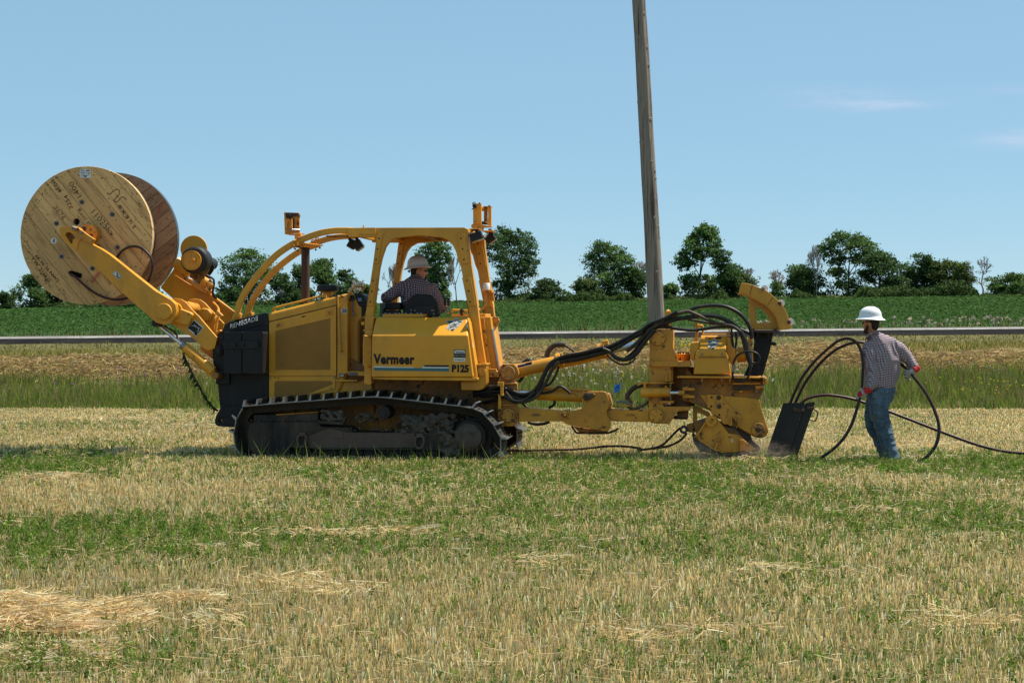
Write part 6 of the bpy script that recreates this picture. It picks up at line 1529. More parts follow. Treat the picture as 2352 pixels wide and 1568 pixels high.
plate('skid_wedge', A('7', [(834, 1272), (900, 1306), (950, 1342), (958, 1380), (1024, 1436), (1024, 1470), (960, 1480), (905, 1392), (830, 1330)]), .72, 1.15, 'frame_brown', bev=.006)
plate('shoe_inner', A('7', [(470, 1240), (600, 1200), (830, 1300), (960, 1440), (700, 1480), (520, 1440)]), .66, 1.18, 'yellow_burnt')
# shackle
pc_ = plate('pull_lug', A('7', [(410, 1246), (470, 1232), (540, 1244), (556, 1262), (500, 1312), (440, 1316), (414, 1304)]), .84, .89, 'yellow_worn', bev=.006)
for x, y in ((480, 1262), (522, 1258), (470, 1290)): bolt('7', x, y, .84, .018, .004, 'rust', pc_, n=10)
sk = disc('shackle', '7', 386, 1292, 34, .80, .92, 'rubber', bev=.012, hole=14); disc('shackle_ring', '7', 386, 1292, 22, .785, .802, 'steel', sk, hole=13)

# upright blade and curved cable chute
bl = plate('plow_blade', A('7', [(966, 478), (1136, 480), (1106, 640), (1044, 850), (884, 850), (930, 750), (966, 640), (976, 560)]), .93, 1.03, 'black', bev=.006)
for x, y in ((1130, 574), (1146, 575)): bolt('7', x, y, .92, .026, .05, 'black', bl)
bs = plate('blade_shelf', A('7', [(940, 456), (1010, 460), (1186, 462), (1182, 486), (945, 480)]), .72, 1.22, 'rust', bev=.005)
for q in ([(1000, 486), (1014, 486), (1012, 524), (1000, 508)], [(1086, 486), (1100, 486), (1100, 520), (1088, 512)]): plate('shelf_rib', A('7', q), .84, .93, 'rust', bs, bev=.002)
for x in (962, 1150): plate('shelf_block', A('7', [(x - 14, 448), (x + 18, 448), (x + 16, 462), (x - 14, 462)]), .74, .82, 'rust', bs, bev=.003)
cw = plate('chute_web', A('7', [(934, 183), (965, 192), (1040, 232), (1110, 284), (1160, 352), (1182, 420), (1190, 460), (952, 456), (932, 330)]), .90, .94, 'yellow', bev=.005, holes=[A('7', [(990, 268), (1000, 262), (1040, 288), (1080, 330), (1106, 376), (1112, 390), (1108, 398), (996, 402), (990, 396)])])
chp = [(848, 150), (850, 128), (864, 74), (880, 66), (910, 68), (960, 82), (1040, 112), (1092, 138), (1146, 186), (1198, 232), (1234, 286), (1262, 360), (1278, 410), (1290, 448), (1240, 456), (1192, 463), (1178, 410), (1160, 352), (1110, 284), (1040, 232), (965, 192), (930, 172), (890, 162)]
ch = plate('cable_chute', A('7', chp), .76, .79, 'yellow', bev=.005); plate('chute_wall', A('7', chp), 1.06, 1.09, 'yellow', ch, bev=.005)
inn = [(838, 158), (850, 150), (872, 152), (905, 164), (960, 190), (1040, 234), (1108, 286), (1156, 352), (1176, 410), (1190, 462)]
pa = [K('7', x, y, .79) for x, y in inn]
bm = bmesh.new(); last = None
for p in pa:
    cur = [bm.verts.new(p), bm.verts.new(p + Vector((0, .27, 0))), bm.verts.new(p + Vector((.006, .27, -.014))), bm.verts.new(p + Vector((.006, 0, -.014)))]
    if last:
        for k_ in range(4): bm.faces.new([last[k_], last[(k_ + 1) % 4], cur[(k_ + 1) % 4], cur[k_]])
    last = cur
obj('chute_floor', bm_mesh(bm, 'chute_floor'), 'yellow_worn', ch)
tube('chute_seam', [('7', 960, 82, .757), ('7', 938, 172, .757)], .004, 'yellow_burnt', ch); tube('chute_seam', [('7', 1130, 188, .757), ('7', 1085, 260, .757)], .004, 'yellow_burnt', ch)
tube('chute_lip', [('7', 840, 156, .75), ('7', 865, 148, .75), ('7', 905, 160, .75), ('7', 965, 190, .75), ('7', 1040, 232, .75), ('7', 1108, 284, .75), ('7', 1158, 352, .75), ('7', 1190, 462, .75)], .007, 'yellow', ch, sub=4)
for x, y, m_ in ((1050, 116, 'steel'), (1190, 236, 'rust'), (1268, 392, 'rust')):
    r_ = rod('chute_roller', K('7', x + 12, y - 2, .80), K('7', x + 12, y - 2, 1.06), .045, 'white', ch, 24)
    disc('roller_washer', '7', x, y, 16, .735, .76, m_, ch); bolt('7', x, y, .735, .018, .02, m_, ch)

# ================================================================== hoses
def hose(pts, r=.018, mat='hose', sub=6, parent=None): return tube('hydraulic_hose', pts, r, mat, parent, sub=sub, sides=8)
H6 = lambda L, w: [('6', x, y, w) for x, y in L]
H7 = lambda L, w: [('7', x, y, w) for x, y in L]
for i, dy in enumerate((-30, -14, 2, 16, 30)):
    hose(H6([(-140, 900 + dy * .8), (-40, 872 + dy), (60, 862 + dy), (150, 872 + dy), (240, 910 + dy * 1.1), (330, 938 + dy), (420, 920 + dy), (490, 850 + dy), (540, 740 + dy * .6), (590, 640 + dy * .5), (660, 590 + dy * .6), (760, 565 + dy), (900, 540 + dy), (1060, 500 + dy), (1180, 470 + dy * .9), (1300, 410 + dy * .8), (1420, 340 + dy * .6), (1500, 300 + dy * .5)], .46 + .03 * (i % 3)), .020)
    hose([('6', 1490, 300 + dy * .6, .46 + .03 * i)] + [('7', x, y + dy * .5, .48 + .04 * i) for x, y in ((90, 430), (160, 400), (240, 370), (330, 320))], .02)
hose(H7([(60, 500), (160, 420), (240, 360), (330, 322), (420, 300), (500, 270), (620, 255), (740, 265), (850, 320), (920, 400), (948, 470), (956, 530)], .55), .024)
hose(H7([(60, 460), (200, 410), (320, 370), (440, 352), (560, 340), (680, 352), (780, 400), (860, 470), (900, 540), (925, 620), (940, 700), (944, 770)], .52), .028)
hose(H7([(-90, 640), (0, 560), (90, 470), (180, 400), (260, 350), (400, 305), (470, 320), (600, 380), (700, 410), (800, 430), (880, 500), (918, 600), (930, 690)], .50), .022, 'hose_dusty')
hose(H7([(-110, 700), (-30, 640), (60, 520), (160, 440), (250, 435), (340, 450), (460, 462), (560, 450), (680, 432), (800, 436), (900, 470), (950, 500)], .58), .020)
hose(H7([(420, 370), (520, 388), (640, 408), (760, 414), (850, 440), (930, 480)], .66), .015)
hose(H7([(860, 470), (905, 560), (915, 640), (940, 720)], .48), .030); hose(H7([(785, 450), (790, 520), (800, 600)], .62), .014); hose(H7([(820, 470), (826, 540), (818, 610)], .62), .014)
hose(H7([(760, 410), (840, 450), (880, 520), (900, 600), (930, 700)], .54), .028, 'hose_dusty')
hose(H6([(1110, 470), (1180, 500), (1230, 550), (1310, 575), (1390, 555), (1450, 500), (1500, 430), (1560, 350), (1620, 290)], .44), .026); hose(H6([(1150, 530), (1210, 580), (1280, 618), (1370, 612), (1430, 560)], .42), .011); hose(H6([(1370, 545), (1380, 580), (1366, 605)], .41), .005)
hose(H6([(570, 550), (590, 490), (640, 440), (700, 428), (750, 432)], 1.2), .035, 'hose_dusty'); hose(H6([(750, 436), (800, 470), (840, 500)], 1.2), .014)
hose(H6([(300, 790), (340, 740), (320, 690), (310, 640), (380, 580), (430, 590)], .9), .022); hose(H6([(520, 900), (620, 880), (690, 835), (740, 850), (800, 900)], .52), .018); hose(H6([(690, 640), (650, 740), (600, 810), (540, 840), (480, 905), (400, 970), (330, 985)], .50), .014)
hose(H6([(170, 880), (230, 950), (310, 985), (420, 960), (500, 900), (560, 800), (620, 680), (690, 590)], .44), .022, 'hose_dusty')
hose(H6([(330, 990), (380, 1030), (460, 1050)], .7), .016); hose(H6([(590, 1040), (640, 1010), (650, 970)], .7), .018); hose(H6([(390, 1176), (460, 1196), (540, 1192), (600, 1172)], .9), .020)
hose(H6([(1360, 960), (1350, 920), (1400, 860), (1450, 830), (1510, 815), (1560, 800)], .62), .030, 'hose_dusty'); hose(H6([(1360, 950), (1390, 1000), (1360, 1030), (1400, 1050), (1480, 1030), (1540, 990), (1575, 950)], .58), .018, 'hose_dusty')
hose(H6([(1240, 984), (1300, 978), (1350, 990), (1400, 1010)], .56), .014, 'steel'); hose(H6([(1250, 1018), (1320, 1022), (1400, 1018)], .56), .012, 'yellow_worn')
hose(H7([(800, 800), (802, 740), (815, 700), (845, 665), (900, 640), (960, 640), (1005, 660), (1020, 690), (1010, 720), (985, 735), (955, 730)], .44), .012)
hose(H7([(798, 800), (795, 840), (815, 880), (850, 888), (895, 880), (930, 840), (944, 780), (940, 720)], .44), .014); rod('hose_fitting', K('7', 796, 808, .44), K('7', 810, 745, .44), .016, 'steel', TR)
for q in ((1168, 160), (1185, 170)): pass
hose([('5', 1180, 830, .52), ('5', 1260, 790, .45), ('5', 1330, 770, .44), ('5', 1400, 800, .44)], .030); hose([('5', 1170, 860, .55), ('5', 1260, 850, .5), ('5', 1360, 850, .44), ('5', 1460, 900, .44), ('5', 1560, 900, .44), ('5', 1660, 820, .44)], .026); hose([('5', 1200, 920, .6), ('5', 1280, 900, .5), ('5', 1400, 860, .44)], .022)
box('hitch_core', K('6', 60, 1170, .62), K('6', 280, 640, 1.33), 'yellow_burnt')
hose([('5', 1150, 905, .5), ('5', 1182, 902, .5)], .010, 'chrome')

# ================================================================== cable reel
rc = D('1', 772, 765); RW0 = .45; THK = .038
c3 = P(rc[0], rc[1], RW0); RR = metres(618, rc[0], RW0, '1')
mw = TR.matrix_world if False else Matrix.Translation((0, MY0, 0)) @ Matrix.Rotation(-ALPHA, 4, 'Z')
loc = mw @ c3
REEL = thing('cable_reel', 'large wooden cable reel of handwritten pine planks held up between the yellow lift arms', 'cable reel', loc, -ALPHA)
use(MF, c3, REEL)
def flange_planks(parent, w, thick, ang, pw, mat, cuts=(), name='plank', seed=0, Rr=None):
    Rr = Rr or RR; rd = random.Random(seed); d = -Rr; ux, uz = math.cos(ang), math.sin(ang); nx, nz_ = -uz, ux; i = 0
    out = []
    while d < Rr - .01:
        wd = pw * rd.uniform(.86, 1.14); d1 = min(d + wd, Rr)
        if Rr - d1 < .04: d1 = Rr
        g = .0022; a0, a1 = d + g, d1 - g
        pts = []
        n = 7
        for k in range(n + 1):
            q = a0 + (a1 - a0) * k / n; L = math.sqrt(max(Rr * Rr - q * q, 1e-6)); pts.append((ux * L + nx * q, uz * L + nz_ * q))
        for k in range(n, -1, -1):
            q = a0 + (a1 - a0) * k / n; L = -math.sqrt(max(Rr * Rr - q * q, 1e-6)); pts.append((ux * L + nx * q, uz * L + nz_ * q))
        me = prism_mesh(pts, thick, (), name)
        o = obj(name, me, mat, parent, loc=(0, w + rd.uniform(-.0015, .0015), 0))
        for cm in cuts:
            m = o.modifiers.new('cut', 'BOOLEAN'); m.operation = 'DIFFERENCE'; m.object = cm; m.solver = 'EXACT'
        bevel(o, .002, 1); out.append(o); d = d1
    return out
def loc2(x, y): 
    p = K('1', x, y, RW0); return p.x, p.z
cut_polys = [[(loc2(685, 643)[0] + .046 * math.cos(t * .3927), loc2(685, 643)[1] + .046 * math.sin(t * .3927)) for t in range(16)],
             [(loc2(872, 876)[0] + .046 * math.cos(t * .3927), loc2(872, 876)[1] + .046 * math.sin(t * .3927)) for t in range(16)],
             [(loc2(x, y)) for x, y in ((610, 1105), (612, 1088), (626, 1080), (650, 1082), (735, 1108), (733, 1140), (720, 1148), (640, 1132))][::-1]]
cutters = []
for cp in cut_polys:
    me = prism_mesh(cp, .4); o = bpy.data.objects.new('cutter', me); link(o, REEL); o.location = (0, -.12, 0); cutters.append(o)
nf = bpy.data.objects.new('reel_flange', None); link(nf, REEL)
planks = flange_planks(nf, 0.0, THK, R(-50), .150, 'wood', cutters, seed=2)
back = flange_planks(nf, THK + .001, THK, R(40), .118, 'wood_end', cutters, seed=5, Rr=RR * .998)
ff = bpy.data.objects.new('reel_flange', None); link(ff, REEL)
flange_planks(ff, .95, THK, R(37), .150, 'wood_far', seed=8); flange_planks(ff, .95 + THK + .001, THK, R(-53), .15, 'wood_end', seed=9, Rr=RR * .998)
bpy.context.view_layer.update(); dg = bpy.context.evaluated_depsgraph_get()
for o in planks + back:
    me = bpy.data.meshes.new_from_object(o.evaluated_get(dg)); o.modifiers.clear(); o.data = me
for c_ in cutters: bpy.data.objects.remove(c_)
# drum and wound cable
bm = bmesh.new(); n = 56; prof = [(.0, .09), (.42, .09)]
rings = []; ys = np.linspace(.078, .948, 81)
for y_ in ys:
    rr_ = RR * .655 + .016 * abs(math.sin((y_ - .078) / .87 * math.pi * 20)); rings.append([bm.verts.new((rr_ * math.cos(i / n * 6.2832), y_, rr_ * math.sin(i / n * 6.2832))) for i in range(n)])
for a, b in zip(rings, rings[1:]):
    for i in range(n): bm.faces.new([a[i], a[(i + 1) % n], b[(i + 1) % n], b[i]])
bm.faces.new(rings[0]); bm.faces.new(rings[-1][::-1])
obj('wound_conduit', bm_mesh(bm, 'wound_conduit', R(180)), 'hose', REEL)
# steel rim strip on the far flange, bolts, tag, label, hub
bm = bmesh.new(); n = 80; rg_ = []
for y_, r_ in ((.948, RR + .001), (.948, RR + .006), (1.03, RR + .006), (1.03, RR + .001)): rg_.append([bm.verts.new((r_ * math.cos(i / n * 6.2832), y_, r_ * math.sin(i / n * 6.2832))) for i in range(n)])
for k in range(4):
    a, b = rg_[k], rg_[(k + 1) % 4]
    for i in range(n): bm.faces.new([a[i], a[(i + 1) % n], b[(i + 1) % n], b[i]])
obj('rim_band', bm_mesh(bm, 'rim_band'), 'steel', ff)
for x, y in ((730, 467), (1003, 577), (503, 658), (1049, 871), (547, 954), (825, 1060)):
    w_ = disc('washer', '1', x, y, 24, RW0 - .006, RW0 - .0005, 'steel', nf, bev=.002); disc('washer_recess', '1', x, y, 16, RW0 - .009, RW0 - .004, 'rubber', w_, bev=.001) if False else None
    o_ = disc('flange_bolt', '1', x, y, 14, RW0 - .018, RW0 - .006, 'rust', nf, bev=.003)
t_ = disc('round_tag', '1', 482, 814, 27, RW0 - .004, RW0 - .001, 'sticker_white', nf, bev=0)
plate('tag_print', A('1', [(478, 795), (494, 800), (486, 832), (472, 826)]), RW0 - .0055, RW0 - .003, 'grey', t_, bev=0)
lb_ = plate('shipping_label', A('1', [(716, 170), (812, 178), (816, 253), (712, 246)]), RW0 - .004, RW0 - .001, 'sticker_white', nf, bev=0)
text('label_print', '3439457', '1', (720, 187), (756, 190), 11, RW0 - .0045, 'ink', lb_)
for q in ((772, 180, 30, 9), (722, 196, 60, 2), (722, 202, 40, 2), (722, 208, 74, 2), (784, 204, 24, 7), (722, 216, 30, 2), (722, 226, 22, 2), (746, 224, 38, 7), (722, 234, 40, 2), (754, 236, 20, 7), (790, 222, 12, 4)):
    plate('label_print', A('1', [(q[0], q[1]), (q[0] + q[2], q[1] + 2), (q[0] + q[2], q[1] + q[3] + 2), (q[0], q[1] + q[3])]), RW0 - .0052, RW0 - .003, 'ink', lb_, bev=0)
# nail heads with short stains
bm = bmesh.new(); rd = random.Random(12)
def nails(w, ang, n, front=True):
    for _ in range(n):
        r_ = RR * math.sqrt(rd.random()) * .985 if rd.random() < .55 else RR * rd.uniform(.86, .975); a_ = rd.random() * 6.2832; x, z = r_ * math.cos(a_), r_ * math.sin(a_); s = rd.uniform(.0038, .0062); L = s * rd.choice((1, 1.2, 1.5, 2.4)); ca, sa = math.cos(ang), math.sin(ang)
        vs = []
        for k in range(7):
            t = k / 7 * 6.2832; u, v = math.cos(t) * L, math.sin(t) * s; vs.append(bm.verts.new((x + u * ca - v * sa, w, z + u * sa + v * ca)))
        try: bm.faces.new(vs[::-1])
        except ValueError: pass
nails(-.0032, R(-50), 290); nails(.95 - .0032, R(37), 330)
o = obj('nail_heads', bm_mesh(bm, 'nail_heads'), 'ink', REEL); o['kind'] = 'stuff'
WP = RW0 - .003
hand = [('Nexans', None)]
stroke('handwriting', [('1', 958, 386, WP), ('1', 985, 396, WP), ('1', 1010, 372, WP), ('1', 1046, 354, WP), ('1', 1070, 366, WP), ('1', 1064, 400, WP), ('1', 1030, 440, WP), ('1', 1034, 468, WP), ('1', 1060, 456, WP), ('1', 1086, 426, WP), ('1', 1112, 424, WP), ('1', 1134, 448, WP)], .0042, 'ink', nf)
text('handwriting', 'exans', '1', (1056, 506), (1196, 706), 46, WP, 'ink', nf, bold=-.004, spacing=1.5)
text('handwriting', '11025kv', '1', (812, 566), (994, 776), 58, WP, 'ink', nf, bold=-.019)
text('handwriting', 'Reel # 3289', '1', (690, 544), (890, 804), 40, WP, 'ink', nf, bold=-.019)
text('handwriting', 'D2/18', '1', (455, 283), (532, 384), 30, WP, 'ink', nf, bold=.01)
text('handwriting', '1400', '1', (732, 408), (650, 278), 48, WP, 'ink', nf, bold=-.018, flipx=0)
text('handwriting', '3254', '1', (654, 520), (600, 400), 36, WP, 'ink', nf, bold=-.004, flipx=0); text('handwriting', '3676', '1', (478, 520), (560, 628), 40, WP, 'ink', nf, bold=-.019)
text('handwriting', '18,442', '1', (924, 1120), (984, 1210), 24, WP, 'ink', nf, bold=-.018)
text('stencil_lettering', '66-36-36 NW2', '1', (312, 952), (512, 1190), 30, WP, 'ink', nf, bold=.002)
text('stencil_lettering', 'T.W. 216KG', '1', (272, 972), (432, 1186), 30, WP, 'ink', nf, bold=.002)
hb = disc('reel_bearing', '1', 786, 745, 84, .30, .45, 'yellow_worn', REEL, bev=.008); 
for x, y in ((750, 705), (812, 770)): disc('bearing_spot', '1', x, y, 20, .293, .302, 'rust', hb)
rod('reel_axle', K('1', 690, 760, .16), K('1', 783, 766, 1.9), .045, 'steel', REEL)
# loose conduit end on the near side of the reel
def conduit(name, pts, r, parent=None, label=None, stripe=(0, 1.9)):
    path = spline([K(*p) for p in pts], 8)
    o = obj(name, tube_mesh(path, r, 12, name), 'hose', parent)
    # coloured stripes: thin ribs along the wall
    n = len(path)
    for k_, ph in enumerate(stripe):
        q = []
        for i, p in enumerate(path):
            t = (path[min(i + 1, n - 1)] - path[max(i - 1, 0)]).normalized(); a = t.cross(Vector((0, 1, 0)))
            if a.length < 1e-3: a = t.cross(Vector((0, .1, 1)))
            a.normalize(); b = a.cross(t).normalized(); th = ph + .004 * i
            q.append(p + (a * math.cos(th) + b * math.sin(th)) * (r * .93))
        obj('stripe', tube_mesh(q, r * .20, 6, 'stripe'), 'stripe', o)
    return o
M['stripe'] = paint('red_conduit_stripe', (.24, .022, .035), .5, dirt=.2)
conduit('conduit_tail', [('1', 618, 1112, RW0 + .10), ('1', 640, 1116, RW0 - .01), ('1', 690, 1150, RW0 - .05), ('1', 780, 1230, RW0 - .07), ('1', 880, 1296, RW0 - .07), ('1', 980, 1332, RW0 - .07), ('1', 1090, 1336, RW0 - .07), ('1', 1200, 1300, RW0 - .07), ('1', 1300, 1220, RW0 - .07), ('1', 1352, 1110, RW0 - .08), ('1', 1366, 1020, RW0 - .08), ('1', 1336, 940, RW0 - .08), ('1', 1270, 880, RW0 - .07), ('1', 1190, 864, RW0 - .06), ('1', 1110, 892, RW0 - .05), ('1', 1050, 960, RW0 - .04), ('1', 1040, 1010, RW0 - .03)], .0165, REEL, stripe=(-.9, 1.7))
for x, y, w in ((1462, 455, RW0 + .93), (890, 1092, RW0 - .01)):
    c0 = [[x, y]]
    for k_ in range(7):
        e = (x - 62 + k_ * 5, y + 100 + (k_ % 3) * 10) if x > 1000 else (x - 84 + k_ * 6, y + 84 + (k_ % 3) * 8)
        tube('twine', [('1', x + k_ * 1.5, y, w), ('1', (x + e[0]) / 2 + rd.uniform(-8, 8), (y + e[1]) / 2 + rd.uniform(-8, 2), w - .004), ('1', *e, w)], .0022, 'pink', REEL, sub=3, sides=4)
use(MF, (0, 0, 0), None)

# ================================================================== wire ropes
def wrope(name, label, pts, r, mat, leaves=0):
    o = tube(name, pts, r, mat, None, sub=6); o.matrix_world = mw; tag(o, label, 'wire rope'); return o
wr = wrope('wire_rope', 'dark wire rope with torn leaves hanging from the lift arm to the tow plate', [('12', 1640, 470, .25), ('12', 1675, 560, .25), ('12', 1715, 640, .25), ('12', 1745, 700, .25), ('12', 1790, 780, .25), ('12', 1830, 860, .27), ('12', 1880, 930, .33), ('12', 1950, 990, .46)], .013, 'rust')
base, tip = [], []
for _ in range(110):
    t_ = rnd.random() ** 1.3; x = 1645 + 300 * t_ ** 1.2; y = 490 + 520 * t_
    b = K('12', x + rnd.uniform(-8, 8), y + rnd.uniform(-6, 6), .25 + rnd.uniform(-.03, .03)); base.append(b[:]); tip.append((b + Vector((rnd.uniform(-.06, .03), rnd.uniform(-.03, .03), rnd.uniform(-.08, .005))))[:])
v, f, t = blades(np.array(base), np.array(tip), np.full(110, .026), vary([(.03, .065, .02), (.045, .09, .025), (.06, .10, .03), (.02, .03, .014)], 110), taper=.35)
o = obj('caught_leaves', np_mesh('caught_leaves', v, f, 4, t, 'leaf'), None, wr); o['kind'] = 'stuff'
wrope('wire_rope', 'twisted wire rope lying along the stubble from the plow shackle to the tracks', [('7', 358, 1276, .86), ('7', 320, 1310, .86), ('7', 260, 1372, .86), ('7', 205, 1420, .86), ('7', 120, 1448, .86), ('7', 0, 1462, .86), ('6', 1480, 1432, .86), ('6', 1320, 1410, .86), ('6', 1150, 1410, .86), ('6', 1000, 1425, .86), ('6', 820, 1440, .86), ('6', 560, 1446, .86), ('6', 330, 1450, .9), ('6', 120, 1452, .95), ('6', -200, 1460, .98)], .015, 'rust')
wrope('wire_rope', 'short second leg of wire rope looped through the shackle at the plow', [('7', 412, 1318, .84), ('7', 390, 1350, .84), ('7', 340, 1392, .84), ('7', 260, 1428, .84), ('7', 190, 1440, .85), ('7', 130, 1450, .855)], .015, 'rust')
# ================================================================== utility pole
def pole():
    Y = 33.0; fr = Frame(0, Y); base = fr.P(1519, 950, 0); base.z = float(ground(base.x, Y)) - .1
    root = thing('utility_pole', 'tall weathered grey wooden pole leaning slightly left behind the plow mast', 'utility pole', (base.x, Y, base.z + .1))
    use(fr, (base.x, 0, base.z + .1), root)
    ctr = [(1519, 950), (1514, 850), (1508.5, 745), (1503, 640), (1497, 520), (1490, 400), (1482, 260), (1475, 120), (1467, 0), (1459, -130)]
    path = [P(x, y, 0) for x, y in ctr]; path[0].z = -.5
    path = spline(path, 10); n = len(path)
    me_path = path; sides = 40; bm = bmesh.new(); rings = []
    for i, p in enumerate(path):
        t = i / (n - 1); r = .182 - .052 * t; ring = []
        for k in range(sides):
            a = k / sides * 6.2832
            crack = -.010 * max(0, noise.noise(Vector((a * 4.2, p.z * .22, 3.0))) - .1) * 3 - .004 * abs(noise.noise(Vector((a * 9, p.z * .6, 7.0))))
            rr = r + crack + .006 * noise.noise(Vector((math.cos(a) * 2, math.sin(a) * 2, p.z * .9)))
            ring.append(bm.verts.new(p + Vector((math.cos(a) * rr, math.sin(a) * rr, 0))))
        rings.append(ring)
    for a, b in zip(rings, rings[1:]):
        for k in range(sides): bm.faces.new([a[k], a[(k + 1) % sides], b[(k + 1) % sides], b[k]])
    bm.faces.new(rings[-1])
    k = NT('weathered_pole_wood')
    g = k.noise(7, 9, stretch=(9, 9, .22), rough=.7, dist=.3); h = k.noise(3, 6, stretch=(7, 7, .12), rough=.6); b = k.noise(1.2, 5, stretch=(3, 3, .5))
    c = k.mix(k.ramp(g, .34, .66), (.125, .104, .086), (.30, .255, .21)); c = k.mix(k.math('MULTIPLY', k.ramp(h, .56, .60), .85), c, (.03, .024, .02)); c = k.mix(k.math('MULTIPLY', k.ramp(b, .45, .7), .35), c, (.33, .27, .20))
    k.set(Base_Color=c, Roughness=.9); k.bump(g, .7, .03); M['pole'] = k.m
    obj('pole_shaft', bm_mesh(bm, 'pole_shaft', R(180)), 'pole', root)
    M['knot'] = paint('pole_knot', (.27, .235, .19), .85, dirt=.5, dirtcol=(.05, .035, .025), scale=3)
    for x, y in ((152, 73), (122, 185), (166, 232), (175, 320), (149, 392), (119, 495), (184, 578), (132, 688), (144, 690), (186, 785), (209, 862), (136, 890), (173, 981), (201, 1052), (220, 1092), (174, 1214), (195, 1275), (211, 1315), (105, 95), (118, 340), (204, 828), (228, 1150)):
        px, py = 1406.8 + x / 2.1037, y / 2.1; q = P(px, py, 0)
        j = min(range(n), key=lambda i: abs(path[i].z - q.z)); cpt = path[j]; t = j / (n - 1); r = .180 - .052 * t
        dx = max(-.98, min(.98, (q.x - cpt.x) / r)); d = Vector((dx, -math.sqrt(1 - dx * dx), 0)); c0 = Vector((cpt.x, cpt.y, q.z)) + d * (r - .004)
        bm = bmesh.new(); u = Vector((-d.y, d.x, 0)); last = None
        for rr, hh in ((.030, -.004), (.026, .006), (.017, .012), (.011, .010), (.009, .002)):
            ring = [bm.verts.new(c0 + d * hh + (u * math.cos(k_ / 10 * 6.2832) + Vector((0, 0, 1.35)) * math.sin(k_ / 10 * 6.2832)) * rr) for k_ in range(10)]
            if last: 
                for k_ in range(10): bm.faces.new([last[k_], last[(k_ + 1) % 10], ring[(k_ + 1) % 10], ring[k_]])
            last = ring
        bm.faces.new(last); obj('knot', bm_mesh(bm, 'knot', R(180)), 'knot', root)
        bm = bmesh.new(); bm.faces.new([bm.verts.new(c0 + d * .0045 + (u * math.cos(k_ / 8 * 6.2832) + Vector((0, 0, 1.3)) * math.sin(k_ / 8 * 6.2832)) * .009) for k_ in range(8)]); 
        obj('knot_hole', bm_mesh(bm, 'knot_hole'), 'ink', root)
pole()

# ================================================================== blue marker flag
fr = Frame(0, 27.0); c = fr.P(*D('6', 1220, 900), 0); gz = float(ground(c.x, 27.0))
FL = thing('marker_flag', 'small blue plastic utility flag reading WATER on a thin wire in the grass', 'marker flag', (c.x, 27, gz)); use(fr, (c.x, 0, gz), FL)
tube('wire_stake', [('6', 1219, 905, 0), ('6', 1222, 826, 0)], .0022, 'steel', sub=1, sides=5)
rod('wire_stake', Vector((0, 0, -.05)), K('6', 1219, 905, 0), .0025, 'steel')
fl_ = plate('flag_sheet', A('6', [(1222, 826), (1256, 812), (1288, 798), (1286, 834), (1284, 869), (1250, 886), (1220, 901), (1221, 862)]), -.002, .002, 'blue', bev=0)
text('flag_lettering', 'WATER', '6', (1228, 866), (1276, 845), 16, -.0025, 'ink', fl_, bold=.02)
for q in ([(1240, 826), (1274, 812), (1274, 818), (1240, 832)], [(1242, 838), (1276, 824), (1276, 828), (1242, 842)], [(1234, 876), (1276, 857), (1276, 861), (1234, 880)], [(1234, 884), (1270, 868), (1270, 871), (1234, 887)]): plate('flag_print', A('6', q), -.003, -.0015, 'ink', fl_, bev=0)

# ================================================================== cable chute trailing behind the plow
org = MF.P(*D('8', 180, 1350), .9); org.z = 0
CH = thing('laying_chute', 'black steel cable laying chute of two slanted boxes sunk in the stubble', 'cable chute', mw @ org, -ALPHA); use(MF, org, CH)
def shell(name, q, w0, w1, mat, cut):
    """open topped slanted box: side walls, front and back"""
    a = plate(name, A('8', q), w0, w0 + .010, mat, None, .002); plate('side_wall', A('8', q), w1 - .010, w1, mat, a, .002)
    s1 = [K('8', *q[0], w0), K('8', *q[1], w0), K('8', *q[1], w1), K('8', *q[0], w1)]; slab('edge_wall', s1, .010, mat, a, .002)
    s2 = [K('8', *q[-1], w0), K('8', *q[-2], w0), K('8', *q[-2], w1), K('8', *q[-1], w1)]; slab('edge_wall', s2, -.010, mat, a, .002)
    return a
M['chute'] = paint('scuffed_black_steel', (.016, .016, .018), .36, dirt=.55, dirtcol=(.065, .045, .035), chips=.15, chipcol=(.07, .035, .025), scale=1.2)
f_ = shell('chute_box', [(28, 1412), (180, 968), (348, 966), (352, 985), (204, 1412)], .76, 1.02, 'chute', 0)
r_ = shell('chute_box', [(218, 1414), (368, 964), (438, 953), (436, 976), (420, 1012), (282, 1414)], .78, 1.00, 'chute', 0)
plate('chute_lip', A('8', [(176, 964), (356, 962), (358, 972), (176, 974)]), .752, .77, 'rubber', f_, .002)
plate('cross_bracket', A('8', [(258, 1008), (352, 1012), (352, 1040), (258, 1036)]), .735, .76, 'rust', f_, .003); plate('cross_bracket', A('8', [(372, 1000), (436, 996), (432, 1022), (370, 1020)]), .755, .78, 'rust', r_, .003)
bolt('8', 336, 1024, .735, .012, .014, 'steel', f_); tube('hinge_pin', [('8', 352, 990, .77), ('8', 370, 972, .77)], .012, 'rubber', f_)
tube('pull_handle', [('8', 432, 1018, .80), ('8', 446, 1030, .80), ('8', 462, 1040, .80), ('8', 462, 1056, .80), ('8', 446, 1106, .80), ('8', 434, 1116, .80), ('8', 396, 1106, .80)], .008, 'rubber', r_, sub=3)
tube('weld_seam', [('8', 222, 1130, .758), ('8', 300, 1136, .758)], .003, 'rust', f_, sub=1)
use(MF, (0, 0, 0), None)

